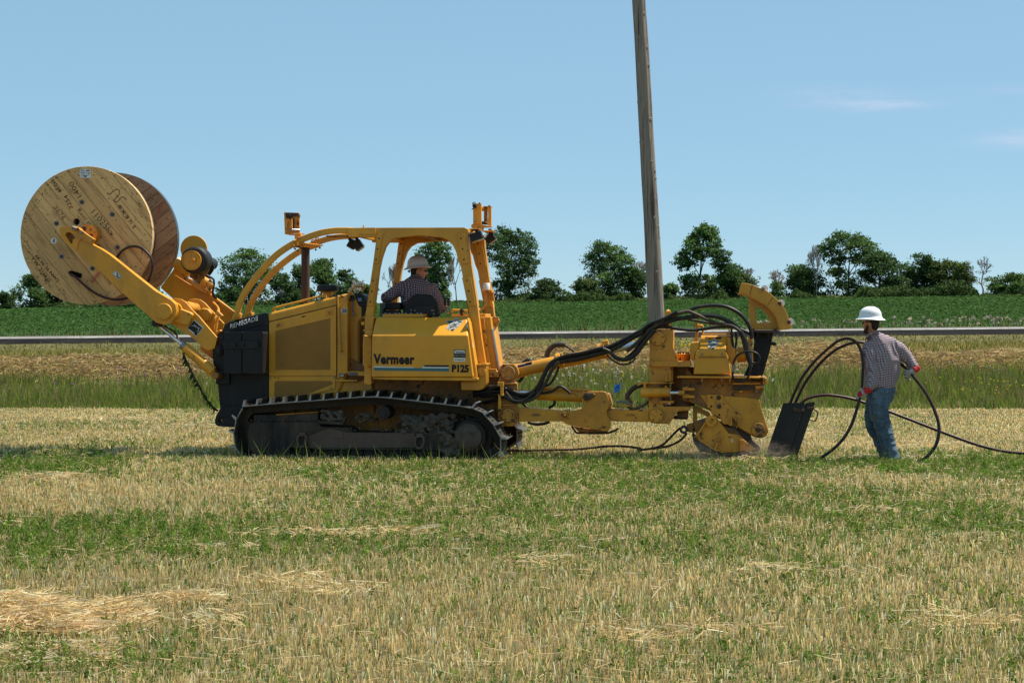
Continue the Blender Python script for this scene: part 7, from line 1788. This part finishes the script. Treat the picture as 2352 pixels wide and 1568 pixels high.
# ================================================================== conduits
def loose_conduit(label, pts, r=.0185, stripe=(-.9, 1.9)):
    o = conduit('conduit', pts, r, None, stripe=stripe); o.matrix_world = mw; tag(o, label, 'conduit', 'black conduits running into the chute'); return o
C8 = lambda L: [('8', x, y, w) for x, y, w in L]
loose_conduit('black conduit arching from the chute down through the red glove to the stubble', C8([(205, 1020, .92), (232, 965, .90), (262, 890, .88), (330, 752, .82), (440, 612, .74), (560, 500, .65), (640, 442, .58), (712, 426, .52), (780, 455, .47), (824, 530, .44), (840, 640, .43), (836, 770, .43), (822, 880, .42), (797, 985, .42), (750, 1130, .41), (684, 1250, .40), (590, 1350, .38), (480, 1425, .36), (380, 1468, .35), (310, 1486, .34), (240, 1496, .33)]))
loose_conduit('black conduit passing behind the walking worker and curving down from the rear hand', C8([(245, 1020, .94), (272, 965, .93), (310, 885, .92), (370, 775, .90), (480, 635, .87), (600, 528, .84), (712, 474, .82), (790, 458, .82), (850, 462, .84), (950, 500, .86), (1060, 565, .80), (1150, 635, .66), (1215, 692, .56), (1300, 790, .52), (1380, 905, .50), (1440, 1030, .48), (1474, 1150, .46), (1468, 1260, .44), (1430, 1350, .42), (1360, 1425, .40), (1290, 1462, .39), (1220, 1488, .38), (1150, 1500, .37)]), stripe=(-.7, 2.2))
loose_conduit('black conduit leaving the low end of the chute and running off to the right', C8([(300, 1010, .94), (326, 965, .94), (370, 930, .94), (440, 908, .95), (540, 898, .96), (640, 908, .97), (760, 932, .98), (900, 978, 1.0), (1050, 1033, 1.0), (1250, 1110, 1.0), (1450, 1188, 1.0), (1673, 1272, 1.0), (1850, 1330, 1.0), (2050, 1372, 1.0), (2300, 1392, 1.05)]), stripe=(-1.2, 1.6))

# ================================================================== people
def plaid(name, dark, light, p, wl=.34, rot=(0, 0, 0), accent=None):
    k = NT(name); c = k.n('ShaderNodeMapping', {'Vector': k.n('ShaderNodeTexCoord').outputs['Object'], 'Rotation': rot}).outputs[0]
    nz_ = k.n('ShaderNodeTexNoise', {'Vector': c, 'Scale': 5.0, 'Detail': 2.0}); off = k.n('ShaderNodeVectorMath', {0: nz_.outputs['Color'], 1: (.045, .045, .045)}, operation='MULTIPLY').outputs[0]
    c = k.n('ShaderNodeVectorMath', {0: c, 1: off}, operation='ADD').outputs[0]; s = k.n('ShaderNodeSeparateXYZ', {0: c})
    def line(v, per, wd, sh=0.0):
        f = k.math('FRACT', k.math('ADD', k.math('DIVIDE', v, per), sh)); return k.math('LESS_THAN', f, wd)
    x = k.math('ADD', s.outputs['X'], k.math('MULTIPLY', s.outputs['Y'], .8))
    lx, lz = line(x, p, wl), line(s.outputs['Z'], p, wl)
    a = k.math('MULTIPLY', k.math('ADD', lx, lz), .5); col_ = k.mix(a, dark, light)
    if accent: col_ = k.mix(k.math('MULTIPLY', k.math('MAXIMUM', line(x, p, .16, .45), line(s.outputs['Z'], p, .16, .45)), .6), col_, accent)
    big = k.noise(2.5, 4); col_ = k.mix(k.math('MULTIPLY', k.ramp(big, .5, .75), .25), col_, tuple(v * .6 for v in light))
    k.set(Base_Color=col_, Roughness=.9); k.b.inputs['Specular IOR Level'].default_value = .15; k.bump(k.noise(60, 4), .25, .004); return k.m
M['plaid_worker'] = plaid('faded_plaid_shirt', (.21, .135, .155), (.40, .35, .36), .028, .42, (0, R(8), 0), (.07, .045, .09))
M['plaid_operator'] = plaid('dark_plaid_shirt', (.085, .042, .062), (.42, .37, .36), .028, .28, (0, R(-6), 0), (.05, .04, .10))
def denim():
    k = NT('worn_denim'); g = k.noise(5, 7, stretch=(1, 1, .45), rough=.7); f = k.noise(170, 2)
    c = k.mix(k.ramp(g, .36, .64), (.055, .095, .140), (.15, .21, .26)); c = k.mix(k.math('MULTIPLY', k.ramp(k.noise(11, 5, stretch=(1, 1, 2.4)), .56, .72), .5), c, (.17, .24, .29)); c = k.mix(k.math('MULTIPLY', k.ramp(k.noise(3, 4), .55, .7), .35), c, (.10, .085, .06))
    c = k.mix(k.math('MULTIPLY', f, .25), c, (.03, .04, .06)); k.set(Base_Color=c, Roughness=.92); k.b.inputs['Specular IOR Level'].default_value = .15; k.bump(k.noise(13, 6, stretch=(1, 1, 2.6), dist=.6), 1.0, .035); M['denim'] = k.m
denim()
def skin_mat():
    k = NT('sunburnt_skin'); c = k.mix(k.ramp(k.noise(14, 5), .35, .7), (.42, .17, .105), (.52, .24, .155)); k.set(Base_Color=c, Roughness=.5); k.b.inputs['Subsurface Weight'].default_value = .08; k.b.inputs['Subsurface Radius'].default_value = (.02, .006, .003); k.bump(k.noise(120, 3), .15, .002); M['skin'] = k.m
skin_mat()
M['hair'] = paint('dark_hair', (.022, .013, .009), .7, dirt=0, var=.2, scale=6); M['beard'] = paint('dark_beard', (.045, .022, .014), .9, dirt=0, var=.25, scale=8)
M['hat_white'] = paint('white_hard_hat_shell', (.70, .71, .73), .32, dirt=.06, dirtcol=(.4, .38, .34), var=.02); M['hat_shaded_dusty'] = paint('shaded_dusty_hard_hat_shell', (.52, .50, .47), .45, dirt=.35, dirtcol=(.28, .24, .19), var=.05)  # second hat: cab roof's shade put into a greyer base, plus dust
M['glove_grey'] = paint('grey_glove_leather', (.33, .31, .27), .85, dirt=.5, dirtcol=(.12, .09, .06), scale=3); M['boot'] = paint('worn_work_boot', (.055, .045, .04), .8, dirt=.6, dirtcol=(.14, .11, .08), scale=3)
M['glass_dark'] = paint('dark_sunglasses', (.008, .008, .01), .12, dirt=0, var=.02)

def hard_hat(parent, c, yaw, tilt, mat, r=.128, h=.150, brim=.176):
    """full brim hard hat centred on the brim plane at c; tilt raises the front (towards yaw)"""
    bm = bmesh.new(); n = 48; rings = []
    prof = [(brim, -.006), (brim + .003, -.001), (brim - .004, .004), (r + .014, .020), (r + .004, .030), (r, .045)]
    for k in range(1, 10): a = k / 10 * 1.5708; prof.append((r * math.cos(a) ** .8, .045 + (h - .045) * math.sin(a)))
    prof.append((.012, h)); inner = [(brim - .004, -.008), (r + .010, .010), (r - .004, .02), (r - .006, .05), (r * .5, h * .8)]
    def ringset(pr):
        out = []
        for rr, z in pr:
            ring = []
            for i in range(n):
                a = i / n * 6.2832; ex = 1.10 if rr < brim - .02 else 1.05; x, y = rr * math.cos(a) * ex, rr * math.sin(a) * .96
                zz = z - (.010 * (abs(math.cos(a)) ** 2) if rr > r + .005 else 0)
                if rr < r * .99 and z > .05:   # crown ridges running front to back
                    for off, amp in ((0, .007), (.034, .003), (-.034, .003)): zz += amp * math.exp(-((y - off) / .009) ** 2) * min(1, (r - abs(x) * .8) / r * 2)
                ring.append(bm.verts.new((x, y, zz)))
            out.append(ring)
        return out
    R1 = ringset(prof); R2 = ringset(inner)
    for S in (R1, R2):
        for a, b in zip(S, S[1:]):
            for i in range(n): bm.faces.new([a[i], a[(i + 1) % n], b[(i + 1) % n], b[i]])
    bm.faces.new(R1[-1]); bm.faces.new(R2[-1])
    for i in range(n): bm.faces.new([R1[0][i], R1[0][(i + 1) % n], R2[0][(i + 1) % n], R2[0][i]])
    bmesh.ops.transform(bm, matrix=Matrix.Translation(c) @ Matrix.Rotation(yaw, 4, 'Z') @ Matrix.Rotation(-tilt, 4, 'Y'), verts=bm.verts)
    o = obj('hard_hat', bm_mesh(bm, 'hard_hat', R(70)), mat, parent)
    return o
def head(parent, c, yaw, neck_to, beard='goatee', pitch=0.0):
    """head centred at c facing yaw; returns (chains, balls) for the body mesh and builds hair, ears' plugs, glasses, beard"""
    Rm = Matrix.Rotation(yaw, 4, 'Z') @ Matrix.Rotation(pitch, 4, 'Y')
    L = lambda x, y, z: c + (Rm @ Vector((x, y, z)))
    balls = [(L(-.012, 0, .02), (.092, .078, .098)), (L(.028, 0, -.035), (.062, .060, .075)), (L(.050, 0, -.080), (.036, .036, .028)), (L(.070, .024, -.022), (.022, .020, .018)), (L(.070, -.024, -.022), (.022, .020, .018))]
    ch = [[(L(.082, 0, .012), .008, .009), (L(.096, 0, -.010), .010, .011), (L(.104, 0, -.022), .013, .014), (L(.090, 0, -.030), .010, .010)],   # nose
          [(L(.084, .018, -.050), .007), (L(.091, 0, -.049), .009), (L(.084, -.018, -.050), .007)], [(L(.080, .016, -.062), .008), (L(.088, 0, -.063), .010), (L(.080, -.016, -.062), .008)],  # lips
          [(L(.078, .030, .022), .009), (L(.090, 0, .024), .010), (L(.078, -.030, .022), .009)],   # brow
          [(L(-.025, 0, -.05), .056, .054), (neck_to + Vector((0, 0, .03)), .056, .056), (neck_to, .062, .060)]]
    for s in (1, -1):
        ch.append([(L(-.005, s * .079, .020), .010, .008), (L(.004, s * .088, .026), .009, .006), (L(-.010, s * .090, .010), .013, .007), (L(-.006, s * .086, -.014), .009, .007)])
        k = organic('ear_plug', [], 'orange', parent, voxel=.003, smooth=1, balls=[(L(.004, s * .094, .004), (.009, .007, .008))])
    # hair cap
    organic('hair', [[(L(-.055, 0, -.058), .050, .052), (L(-.062, 0, -.02), .058, .064), (L(-.045, 0, .03), .068, .076), (L(-.01, 0, .07), .062, .072)], [(L(.005, .070, .018), .018, .012), (L(.006, .070, -.012), .012, .008)], [(L(.005, -.070, .018), .018, .012), (L(.006, -.070, -.012), .012, .008)]], 'hair', parent, voxel=.008, smooth=2)
    # glasses
    g = [[(L(.085, .006, .005), .010, .012), (L(.086, .030, .006), .016, .010), (L(.074, .052, .006), .013, .008)], [(L(.085, -.006, .005), .010, .012), (L(.086, -.030, .006), .016, .010), (L(.074, -.052, .006), .013, .008)]]
    for s in (1, -1): g.append([(L(.070, s * .060, .012), .005), (L(.030, s * .080, .014), .004), (L(-.005, s * .086, .016), .004)])
    organic('sunglasses', g, 'glass_dark', parent, voxel=.006, smooth=1)
    if beard == 'goatee': organic('beard', [[(L(.088, .020, -.046), .007), (L(.094, 0, -.042), .008), (L(.088, -.020, -.046), .007)], [(L(.085, .022, -.055), .008), (L(.080, .018, -.085), .012), (L(.082, 0, -.098), .018), (L(.080, -.018, -.085), .012), (L(.085, -.022, -.055), .008)]], 'beard', parent, voxel=.006, smooth=1)
    else: organic('beard', [[(L(-.004, .068, -.02), .012, .010), (L(.010, .062, -.060), .020, .014), (L(.045, .040, -.094), .026, .018), (L(.066, 0, -.100), .030, .024), (L(.045, -.040, -.094), .026, .018), (L(.010, -.062, -.060), .020, .014), (L(-.004, -.068, -.02), .012, .010)], [(L(.086, .020, -.046), .008), (L(.092, 0, -.044), .009), (L(.086, -.020, -.046), .008)]], 'beard', parent, voxel=.006, smooth=2)
    return ch, balls
def glove(parent, mats, wrist_from, wrist, palm, knuckles, fingers, thumb, back_strip=None):
    organic('glove_palm', [[(wrist, .036, .030), (palm[0], .044, .026), (palm[1], .042, .024)]] + [[(k_, .0125), (f_[0], .0125), (f_[1], .0118), (f_[2], .0105)] for k_, f_ in zip(knuckles, fingers)] + [[(palm[0], .016), (thumb[0], .0155), (thumb[1], .0135), (thumb[2], .0115)]], mats[0], parent, voxel=.0055, smooth=1)
    organic('glove_cuff', [[(wrist_from.lerp(wrist, .2), .052, .047), (wrist_from.lerp(wrist, .6), .047, .040), (wrist.lerp(palm[0], .15), .040, .032)]], mats[1], parent, voxel=.007, smooth=2, folds=.003)

# ---- the worker walking with the conduit
WF = Frame(0, 20.0); worg = WF.P(*D('8', 1040, 1465), 0); worg.z = 0
WK = thing('person', 'walking man in white hard hat, plaid shirt, jeans and red gloves', 'person', (worg.x, 20.0, 0)); use(WF, (worg.x, 0, 0), WK)
k8 = lambda x, y, w=0.0: K('8', x, y, w)
hc = k8(900, 296, .0)
hch, hballs = head(WK, hc, R(180 - 42), k8(925, 400, .01), 'full', R(4))
torso = [(k8(990, 885, 0), .150, .115), (k8(990, 800, 0), .158, .112), (k8(1000, 690, 0), .178, .120), (k8(998, 580, 0), .190, .122), (k8(985, 500, 0), .180, .112), (k8(958, 440, 0), .125, .085), (k8(932, 405, .0), .070, .065)]
larm = [(k8(900, 488, -.02), .066), (k8(895, 560, -.05), .058), (k8(915, 660, -.08), .050), (k8(925, 735, -.10), .046), (k8(905, 805, -.13), .040), (k8(872, 858, -.14), .034)]
rarm = [(k8(1078, 462, 0), .062), (k8(1135, 500, .0), .056), (k8(1205, 575, .01), .048), (k8(1248, 625, -.02), .042), (k8(1285, 672, -.05), .036)]
nleg = [(k8(1000, 880, -.04), .098), (k8(968, 1000, -.05), .092), (k8(985, 1110, -.05), .080), (k8(1018, 1225, -.05), .066), (k8(1056, 1350, -.04), .056), (k8(1088, 1445, -.03), .046)]
fleg = [(k8(965, 890, .08), .094), (k8(922, 1010, .12), .076), (k8(908, 1110, .15), .060), (k8(938, 1220, .17), .050), (k8(988, 1330, .19), .044), (k8(1018, 1418, .20), .042)]
organic('body', [torso, larm, rarm, nleg, fleg] + hch, 'skin', WK, voxel=.009, smooth=2, balls=hballs)
grow = lambda ch, d, db=None: [(c[0], c[1] + d, (c[2] if len(c) > 2 else c[1]) + (d if db is None else db)) for c in ch]
shirt_t = [(k8(982, 812, 0), .182, .138), (k8(988, 765, 0), .190, .145), (k8(1003, 680, 0), .212, .155), (k8(1000, 580, 0), .212, .150), (k8(985, 505, 0), .198, .132), (k8(958, 448, 0), .142, .100), (k8(930, 405, .0), .082, .076)]
organic('plaid_shirt', [shirt_t, [(k8(900, 492, -.02), .086, .080), (k8(892, 560, -.05), .088, .078), (k8(912, 660, -.08), .078, .074), (k8(930, 735, -.10), .072, .068), (k8(915, 800, -.13), .060, .058), (k8(896, 832, -.135), .050, .048)],
                        [(k8(1068, 470, 0), .082, .085), (k8(1130, 506, .0), .078, .076), (k8(1200, 578, .01), .072, .070), (k8(1244, 630, -.02), .060, .058), (k8(1280, 668, -.045), .046, .044)]], 'plaid_worker', WK, voxel=.010, smooth=3, folds=.013, fscale=6.0, fdir=(1.6, 1.0, .9))
organic('back_pocket', [[(k8(935, 868, -.128), .034, .006), (k8(938, 900, -.130), .040, .006), (k8(942, 925, -.126), .030, .006)]], 'denim', WK, voxel=.006, smooth=1)
organic('back_pocket', [[(k8(1052, 862, -.118), .032, .006), (k8(1044, 892, -.128), .036, .006), (k8(1036, 918, -.128), .028, .006)]], 'denim', WK, voxel=.006, smooth=1)
tube('shirt_yoke_seam', [('8', 880, 478, -.118), ('8', 940, 470, -.135), ('8', 1010, 466, -.130), ('8', 1080, 462, -.09)], .003, 'plaid_worker', WK)
organic('shirt_collar', [[(k8(868, 418, -.05), .012, .022), (k8(885, 398, -.085), .012, .024), (k8(925, 378, -.098), .012, .026), (k8(958, 380, -.05), .012, .024), (k8(968, 388, .03), .012, .024)], [(k8(868, 430, -.04), .012, .022), (k8(878, 410, .04), .012, .022), (k8(905, 395, .08), .012, .022), (k8(950, 390, .07), .012, .022)]], 'plaid_worker', WK, voxel=.008, smooth=2)
organic('jeans', [[(k8(990, 812, 0), .168, .128), (k8(988, 860, .01), .176, .136), (k8(978, 915, .02), .160, .140)], [(k8(1002, 870, -.04), .118, .112), (k8(972, 1000, -.05), .118, .112), (k8(992, 1110, -.05), .104, .100), (k8(1026, 1220, -.05), .093, .090), (k8(1062, 1350, -.04), .086, .086), (k8(1090, 1438, -.03), .080, .090)],
                  [(k8(960, 885, .08), .110, .105), (k8(922, 1005, .12), .088, .09), (k8(908, 1110, .15), .074, .08), (k8(938, 1220, .17), .062, .07), (k8(990, 1330, .19), .056, .06), (k8(1018, 1405, .20), .056, .06)]], 'denim', WK, voxel=.010, smooth=3, folds=.012, fscale=7.0, fdir=(.7, .7, 1.9))
plate('back_pocket', A('8', [(905, 850), (1030, 846), (1020, 930), (975, 944), (915, 920)]), -.146, -.134, 'denim', WK, .004) if False else None
tube('jeans_seam', [('8', 880, 900, -.125), ('8', 905, 1020, -.14), ('8', 930, 1120, -.13), ('8', 968, 1240, -.12), ('8', 1006, 1360, -.11), ('8', 1030, 1440, -.10)], .003, 'grey', WK)
organic('boot', [[(k8(1092, 1438, -.03), .050, .056), (k8(1086, 1462, -.03), .052, .056)], [(k8(1110, 1462, -.02), .044, .048), (k8(1070, 1468, -.03), .044, .048), (k8(1010, 1474, -.03), .036, .044), (k8(975, 1478, -.03), .026, .038)]], 'boot', WK, voxel=.007, smooth=2)
organic('boot', [[(k8(1022, 1410, .18), .046, .05), (k8(1020, 1436, .18), .048, .052)], [(k8(1044, 1432, .18), .042, .046), (k8(990, 1440, .18), .040, .044), (k8(945, 1446, .18), .030, .038)]], 'boot', WK, voxel=.007, smooth=2)
# hands
glove(WK, ('glove_grey', 'red'), k8(905, 834, -.135), k8(862, 868, -.145), (k8(842, 888, -.145), k8(818, 900, -.140)),
      [k8(800, 884, -.150), k8(798, 897, -.152), k8(798, 910, -.150), k8(802, 923, -.144)],
      [(k8(786, 886, -.130), k8(788, 888, -.085), k8(812, 892, -.078)), (k8(784, 899, -.130), k8(786, 902, -.083), k8(810, 905, -.076)), (k8(784, 913, -.128), k8(786, 916, -.082), k8(808, 918, -.076)), (k8(788, 927, -.124), k8(790, 930, -.086), k8(808, 931, -.080))],
      (k8(842, 906, -.120), k8(832, 924, -.098), k8(812, 934, -.098)))
organic('glove_back', [[(k8(872, 862, -.168), .030, .008), (k8(845, 872, -.176), .036, .008), (k8(812, 890, -.168), .034, .008), (k8(796, 898, -.162), .026, .007)]], 'red', WK, voxel=.006, smooth=1)
plate('glove_strap', A('8', [(808, 842), (832, 838), (858, 888), (838, 898)]), -.196, -.186, 'glove_grey', WK, .003)
glove(WK, ('glove_grey', 'red'), k8(1292, 664, -.045), k8(1268, 692, -.07), (k8(1248, 708, -.085), k8(1226, 720, -.085)),
      [k8(1218, 698, -.095), k8(1208, 714, -.098), k8(1214, 734, -.096), k8(1228, 750, -.090)],
      [(k8(1198, 692, -.082), k8(1186, 702, -.045), k8(1198, 712, -.012)), (k8(1188, 714, -.084), k8(1182, 726, -.046), k8(1198, 732, -.012)), (k8(1196, 742, -.084), k8(1196, 756, -.048), k8(1212, 756, -.015)), (k8(1214, 764, -.078), k8(1222, 778, -.044), k8(1236, 770, -.012))],
      (k8(1240, 690, -.055), k8(1222, 678, -.030), k8(1204, 680, -.012)))
organic('glove_back', [[(k8(1292, 672, -.09), .030, .010), (k8(1272, 686, -.108), .030, .008)]], 'red', WK, voxel=.006, smooth=1)
hh = hard_hat(WK, k8(902, 263, .0), R(180 - 42), R(1), 'hat_white')
organic('hat_suspension', [[(k8(860, 285, -.075), .006, .018), (k8(905, 288, -.092), .006, .020), (k8(955, 285, -.07), .006, .022), (k8(972, 290, -.0), .008, .026)]], 'rubber', WK, voxel=.006, smooth=1)
plate('suspension_clip', A('8', [(862, 262), (892, 264), (897, 292), (880, 284), (866, 282)]), -.104, -.096, 'grey', WK, .002)
tube('earplug_cord', [('8', 852, 300, -.09), ('8', 862, 330, -.095), ('8', 880, 350, -.09)], .0025, 'rubber', WK)

# ---- the operator in the cab
Yop = 21.22; OF = Frame(0, Yop); oorg = OF.P(*D('4', 750, 1420), 0)
OP = thing('person', 'operator in dusty hard hat and dark plaid shirt seated in the open cab', 'person', oorg + Vector((0, Yop, 0))); use(OF, oorg, OP)
k4 = lambda x, y, w=0.0: K('4', x, y, w)
oc = k4(766, 838, 0)
ohch, ohb = head(OP, oc, R(8), k4(735, 905, .0), 'goatee', R(3))
ot = [(k4(760, 1400, .06), .165, .13), (k4(756, 1290, .03), .180, .14), (k4(742, 1150, 0), .195, .14), (k4(732, 1040, 0), .198, .13), (k4(728, 980, 0), .175, .11), (k4(732, 925, 0), .10, .08), (k4(736, 900, 0), .062, .06)]
oleg = lambda s: [(k4(750 + s * 80, 1400, .08), .09), (k4(750 + s * 110, 1400, .32), .082), (k4(750 + s * 120, 1410, .50), .064), (k4(750 + s * 120, 1560, .56), .054), (k4(750 + s * 120, 1700, .58), .044)]
ola = [(k4(585, 1010, 0), .062), (k4(500, 1060, -.02), .056), (k4(410, 1115, -.02), .048), (k4(400, 1150, .10), .042), (k4(420, 1168, .25), .034), (k4(425, 1175, .34), .03)]
ora = [(k4(888, 1010, 0), .062), (k4(935, 1100, .02), .056), (k4(985, 1200, .04), .048), (k4(1010, 1250, .12), .042), (k4(1030, 1240, .24), .034), (k4(1046, 1210, .3), .03)]
organic('body', [ot, ola, ora, oleg(-1), oleg(1)] + ohch, 'skin', OP, voxel=.008, smooth=2, balls=ohb)
organic('plaid_shirt', [[(k4(764, 1380, .05), .190, .15), (k4(760, 1290, .03), .200, .155), (k4(745, 1150, 0), .214, .16), (k4(733, 1050, 0), .218, .15), (k4(728, 985, 0), .200, .13), (k4(732, 930, 0), .12, .095), (k4(735, 902, 0), .078, .074)],
                        [(k4(590, 1010, 0), .080), (k4(510, 1058, -.02), .080), (k4(430, 1110, -.02), .072), (k4(392, 1128, .04), .060), (k4(392, 1120, .14), .056)], [(k4(400, 1150, .06), .055), (k4(420, 1168, .26), .048)],
                        [(k4(880, 1010, 0), .080), (k4(930, 1100, .01), .080), (k4(985, 1200, .03), .070), (k4(1008, 1250, .12), .058), (k4(1026, 1245, .22), .050)]], 'plaid_operator', OP, voxel=.011, smooth=3, folds=.008, fscale=7, fdir=(1.2, 1, 1.4))
organic('shirt_collar', [[(k4(672, 905, -.06), .012, .026), (k4(700, 888, -.09), .012, .028), (k4(750, 896, -.095), .012, .026), (k4(790, 915, -.06), .012, .022), (k4(800, 920, 0), .012, .02)], [(k4(672, 905, -.05), .012, .024), (k4(680, 890, .03), .012, .024), (k4(740, 890, .09), .012, .022)]], 'plaid_operator', OP, voxel=.008, smooth=2)
organic('jeans', [[(k4(c_[0].x, 0, 0), 1) for c_ in ()] or [(k4(690, 1415, .06), .12, .11), (k4(830, 1415, .06), .12, .11)]] + [[(c_[0], c_[1] + .02) for c_ in oleg(s)] for s in (-1, 1)], 'denim', OP, voxel=.012, smooth=2, folds=.006)
for c_ in (ola[-1][0], ora[-1][0]):
    organic('hand', [[(c_, .03, .02), (c_ + Vector((.01, .05, .0)), .036, .018), (c_ + Vector((.01, .08, 0)), .034, .016)]] + [[(c_ + Vector((-.018 + i * .016, .085, 0)), .009), (c_ + Vector((-.018 + i * .016, .115, -.008)), .0085), (c_ + Vector((-.018 + i * .015, .125 + .004 * (i % 2), -.032)), .0075)] for i in range(4)] + [[(c_ + Vector((-.02, .03, 0)), .011), (c_ + Vector((-.045, .06, -.01)), .010), (c_ + Vector((-.05, .085, -.02)), .008)]], 'skin', OP, voxel=.006, smooth=1)
for s in (-1, 1): organic('boot', [[(k4(750 + s * 120, 1690, .58), .05), (k4(750 + s * 120, 1735, .60), .05)], [(k4(750 + s * 120, 1735, .55), .045), (k4(750 + s * 124, 1742, .72), .035)]], 'boot', OP, voxel=.008, smooth=2)
hard_hat(OP, k4(746, 797, 0), R(8), R(5), 'hat_shaded_dusty', r=.122)
organic('hat_suspension', [[(k4(640, 840, -.02), .010, .012), (k4(664, 826, -.05), .008, .012), (k4(700, 822, -.08), .005, .012)], [(k4(650, 850, 0), .012, .010), (k4(655, 830, .02), .010, .010)]], 'rubber', OP, voxel=.006, smooth=1)
use(MF, (0, 0, 0), None)

# ---- dust kicked up where the blade cuts
k = NT('dust_in_air'); k.t.nodes.remove(k.b)
pv_ = k.n('ShaderNodeVolumePrincipled', {'Color': (.62, .50, .38, 1), 'Anisotropy': .2})
g_ = k.n('ShaderNodeTexGradient', {'Vector': k.n('ShaderNodeTexCoord').outputs['Object']}, gradient_type='SPHERICAL').outputs['Fac']
k.l(k.math('MULTIPLY', k.math('MULTIPLY', g_, k.ramp(k.noise(3.5, 5, stretch=(1, 1, 1.4)), .40, .70)), 5.5), pv_.inputs['Density']); k.l(pv_.outputs[0], k.out.inputs['Volume']); M['dust'] = k.m
for cx_, w_, sx_, sz_ in ((470, .30, .34, .22), (1060, .55, .42, .20)):
    bm = bmesh.new(); bmesh.ops.create_icosphere(bm, subdivisions=3, radius=1.0)
    o = obj('dust', bm_mesh(bm, 'dust', R(180)), 'dust', None); o.matrix_world = mw @ Matrix.Translation(Vector((K('7', cx_, 1460, w_).x, w_, .10))) @ Matrix.Diagonal((sx_, .35, sz_, 1)); o['kind'] = 'stuff'

# ---- earth turned up beside the blade and the chute
use(MF, (0, 0, 0), None); cs = []
for _ in range(150):
    x_ = rnd.choice((rnd.uniform(930, 1480), rnd.uniform(600, 1000), rnd.uniform(1350, 1800))); w_ = rnd.uniform(.35, .80); q = K('7', x_, 1470, w_); q.z = rnd.uniform(-.005, .035) * (1 if x_ < 1500 else .6); cs.append((q, rnd.uniform(.012, .040)))
o = lump('turned_soil', cs, 'mud', None, seed=21); o.matrix_world = mw; o['kind'] = 'stuff'
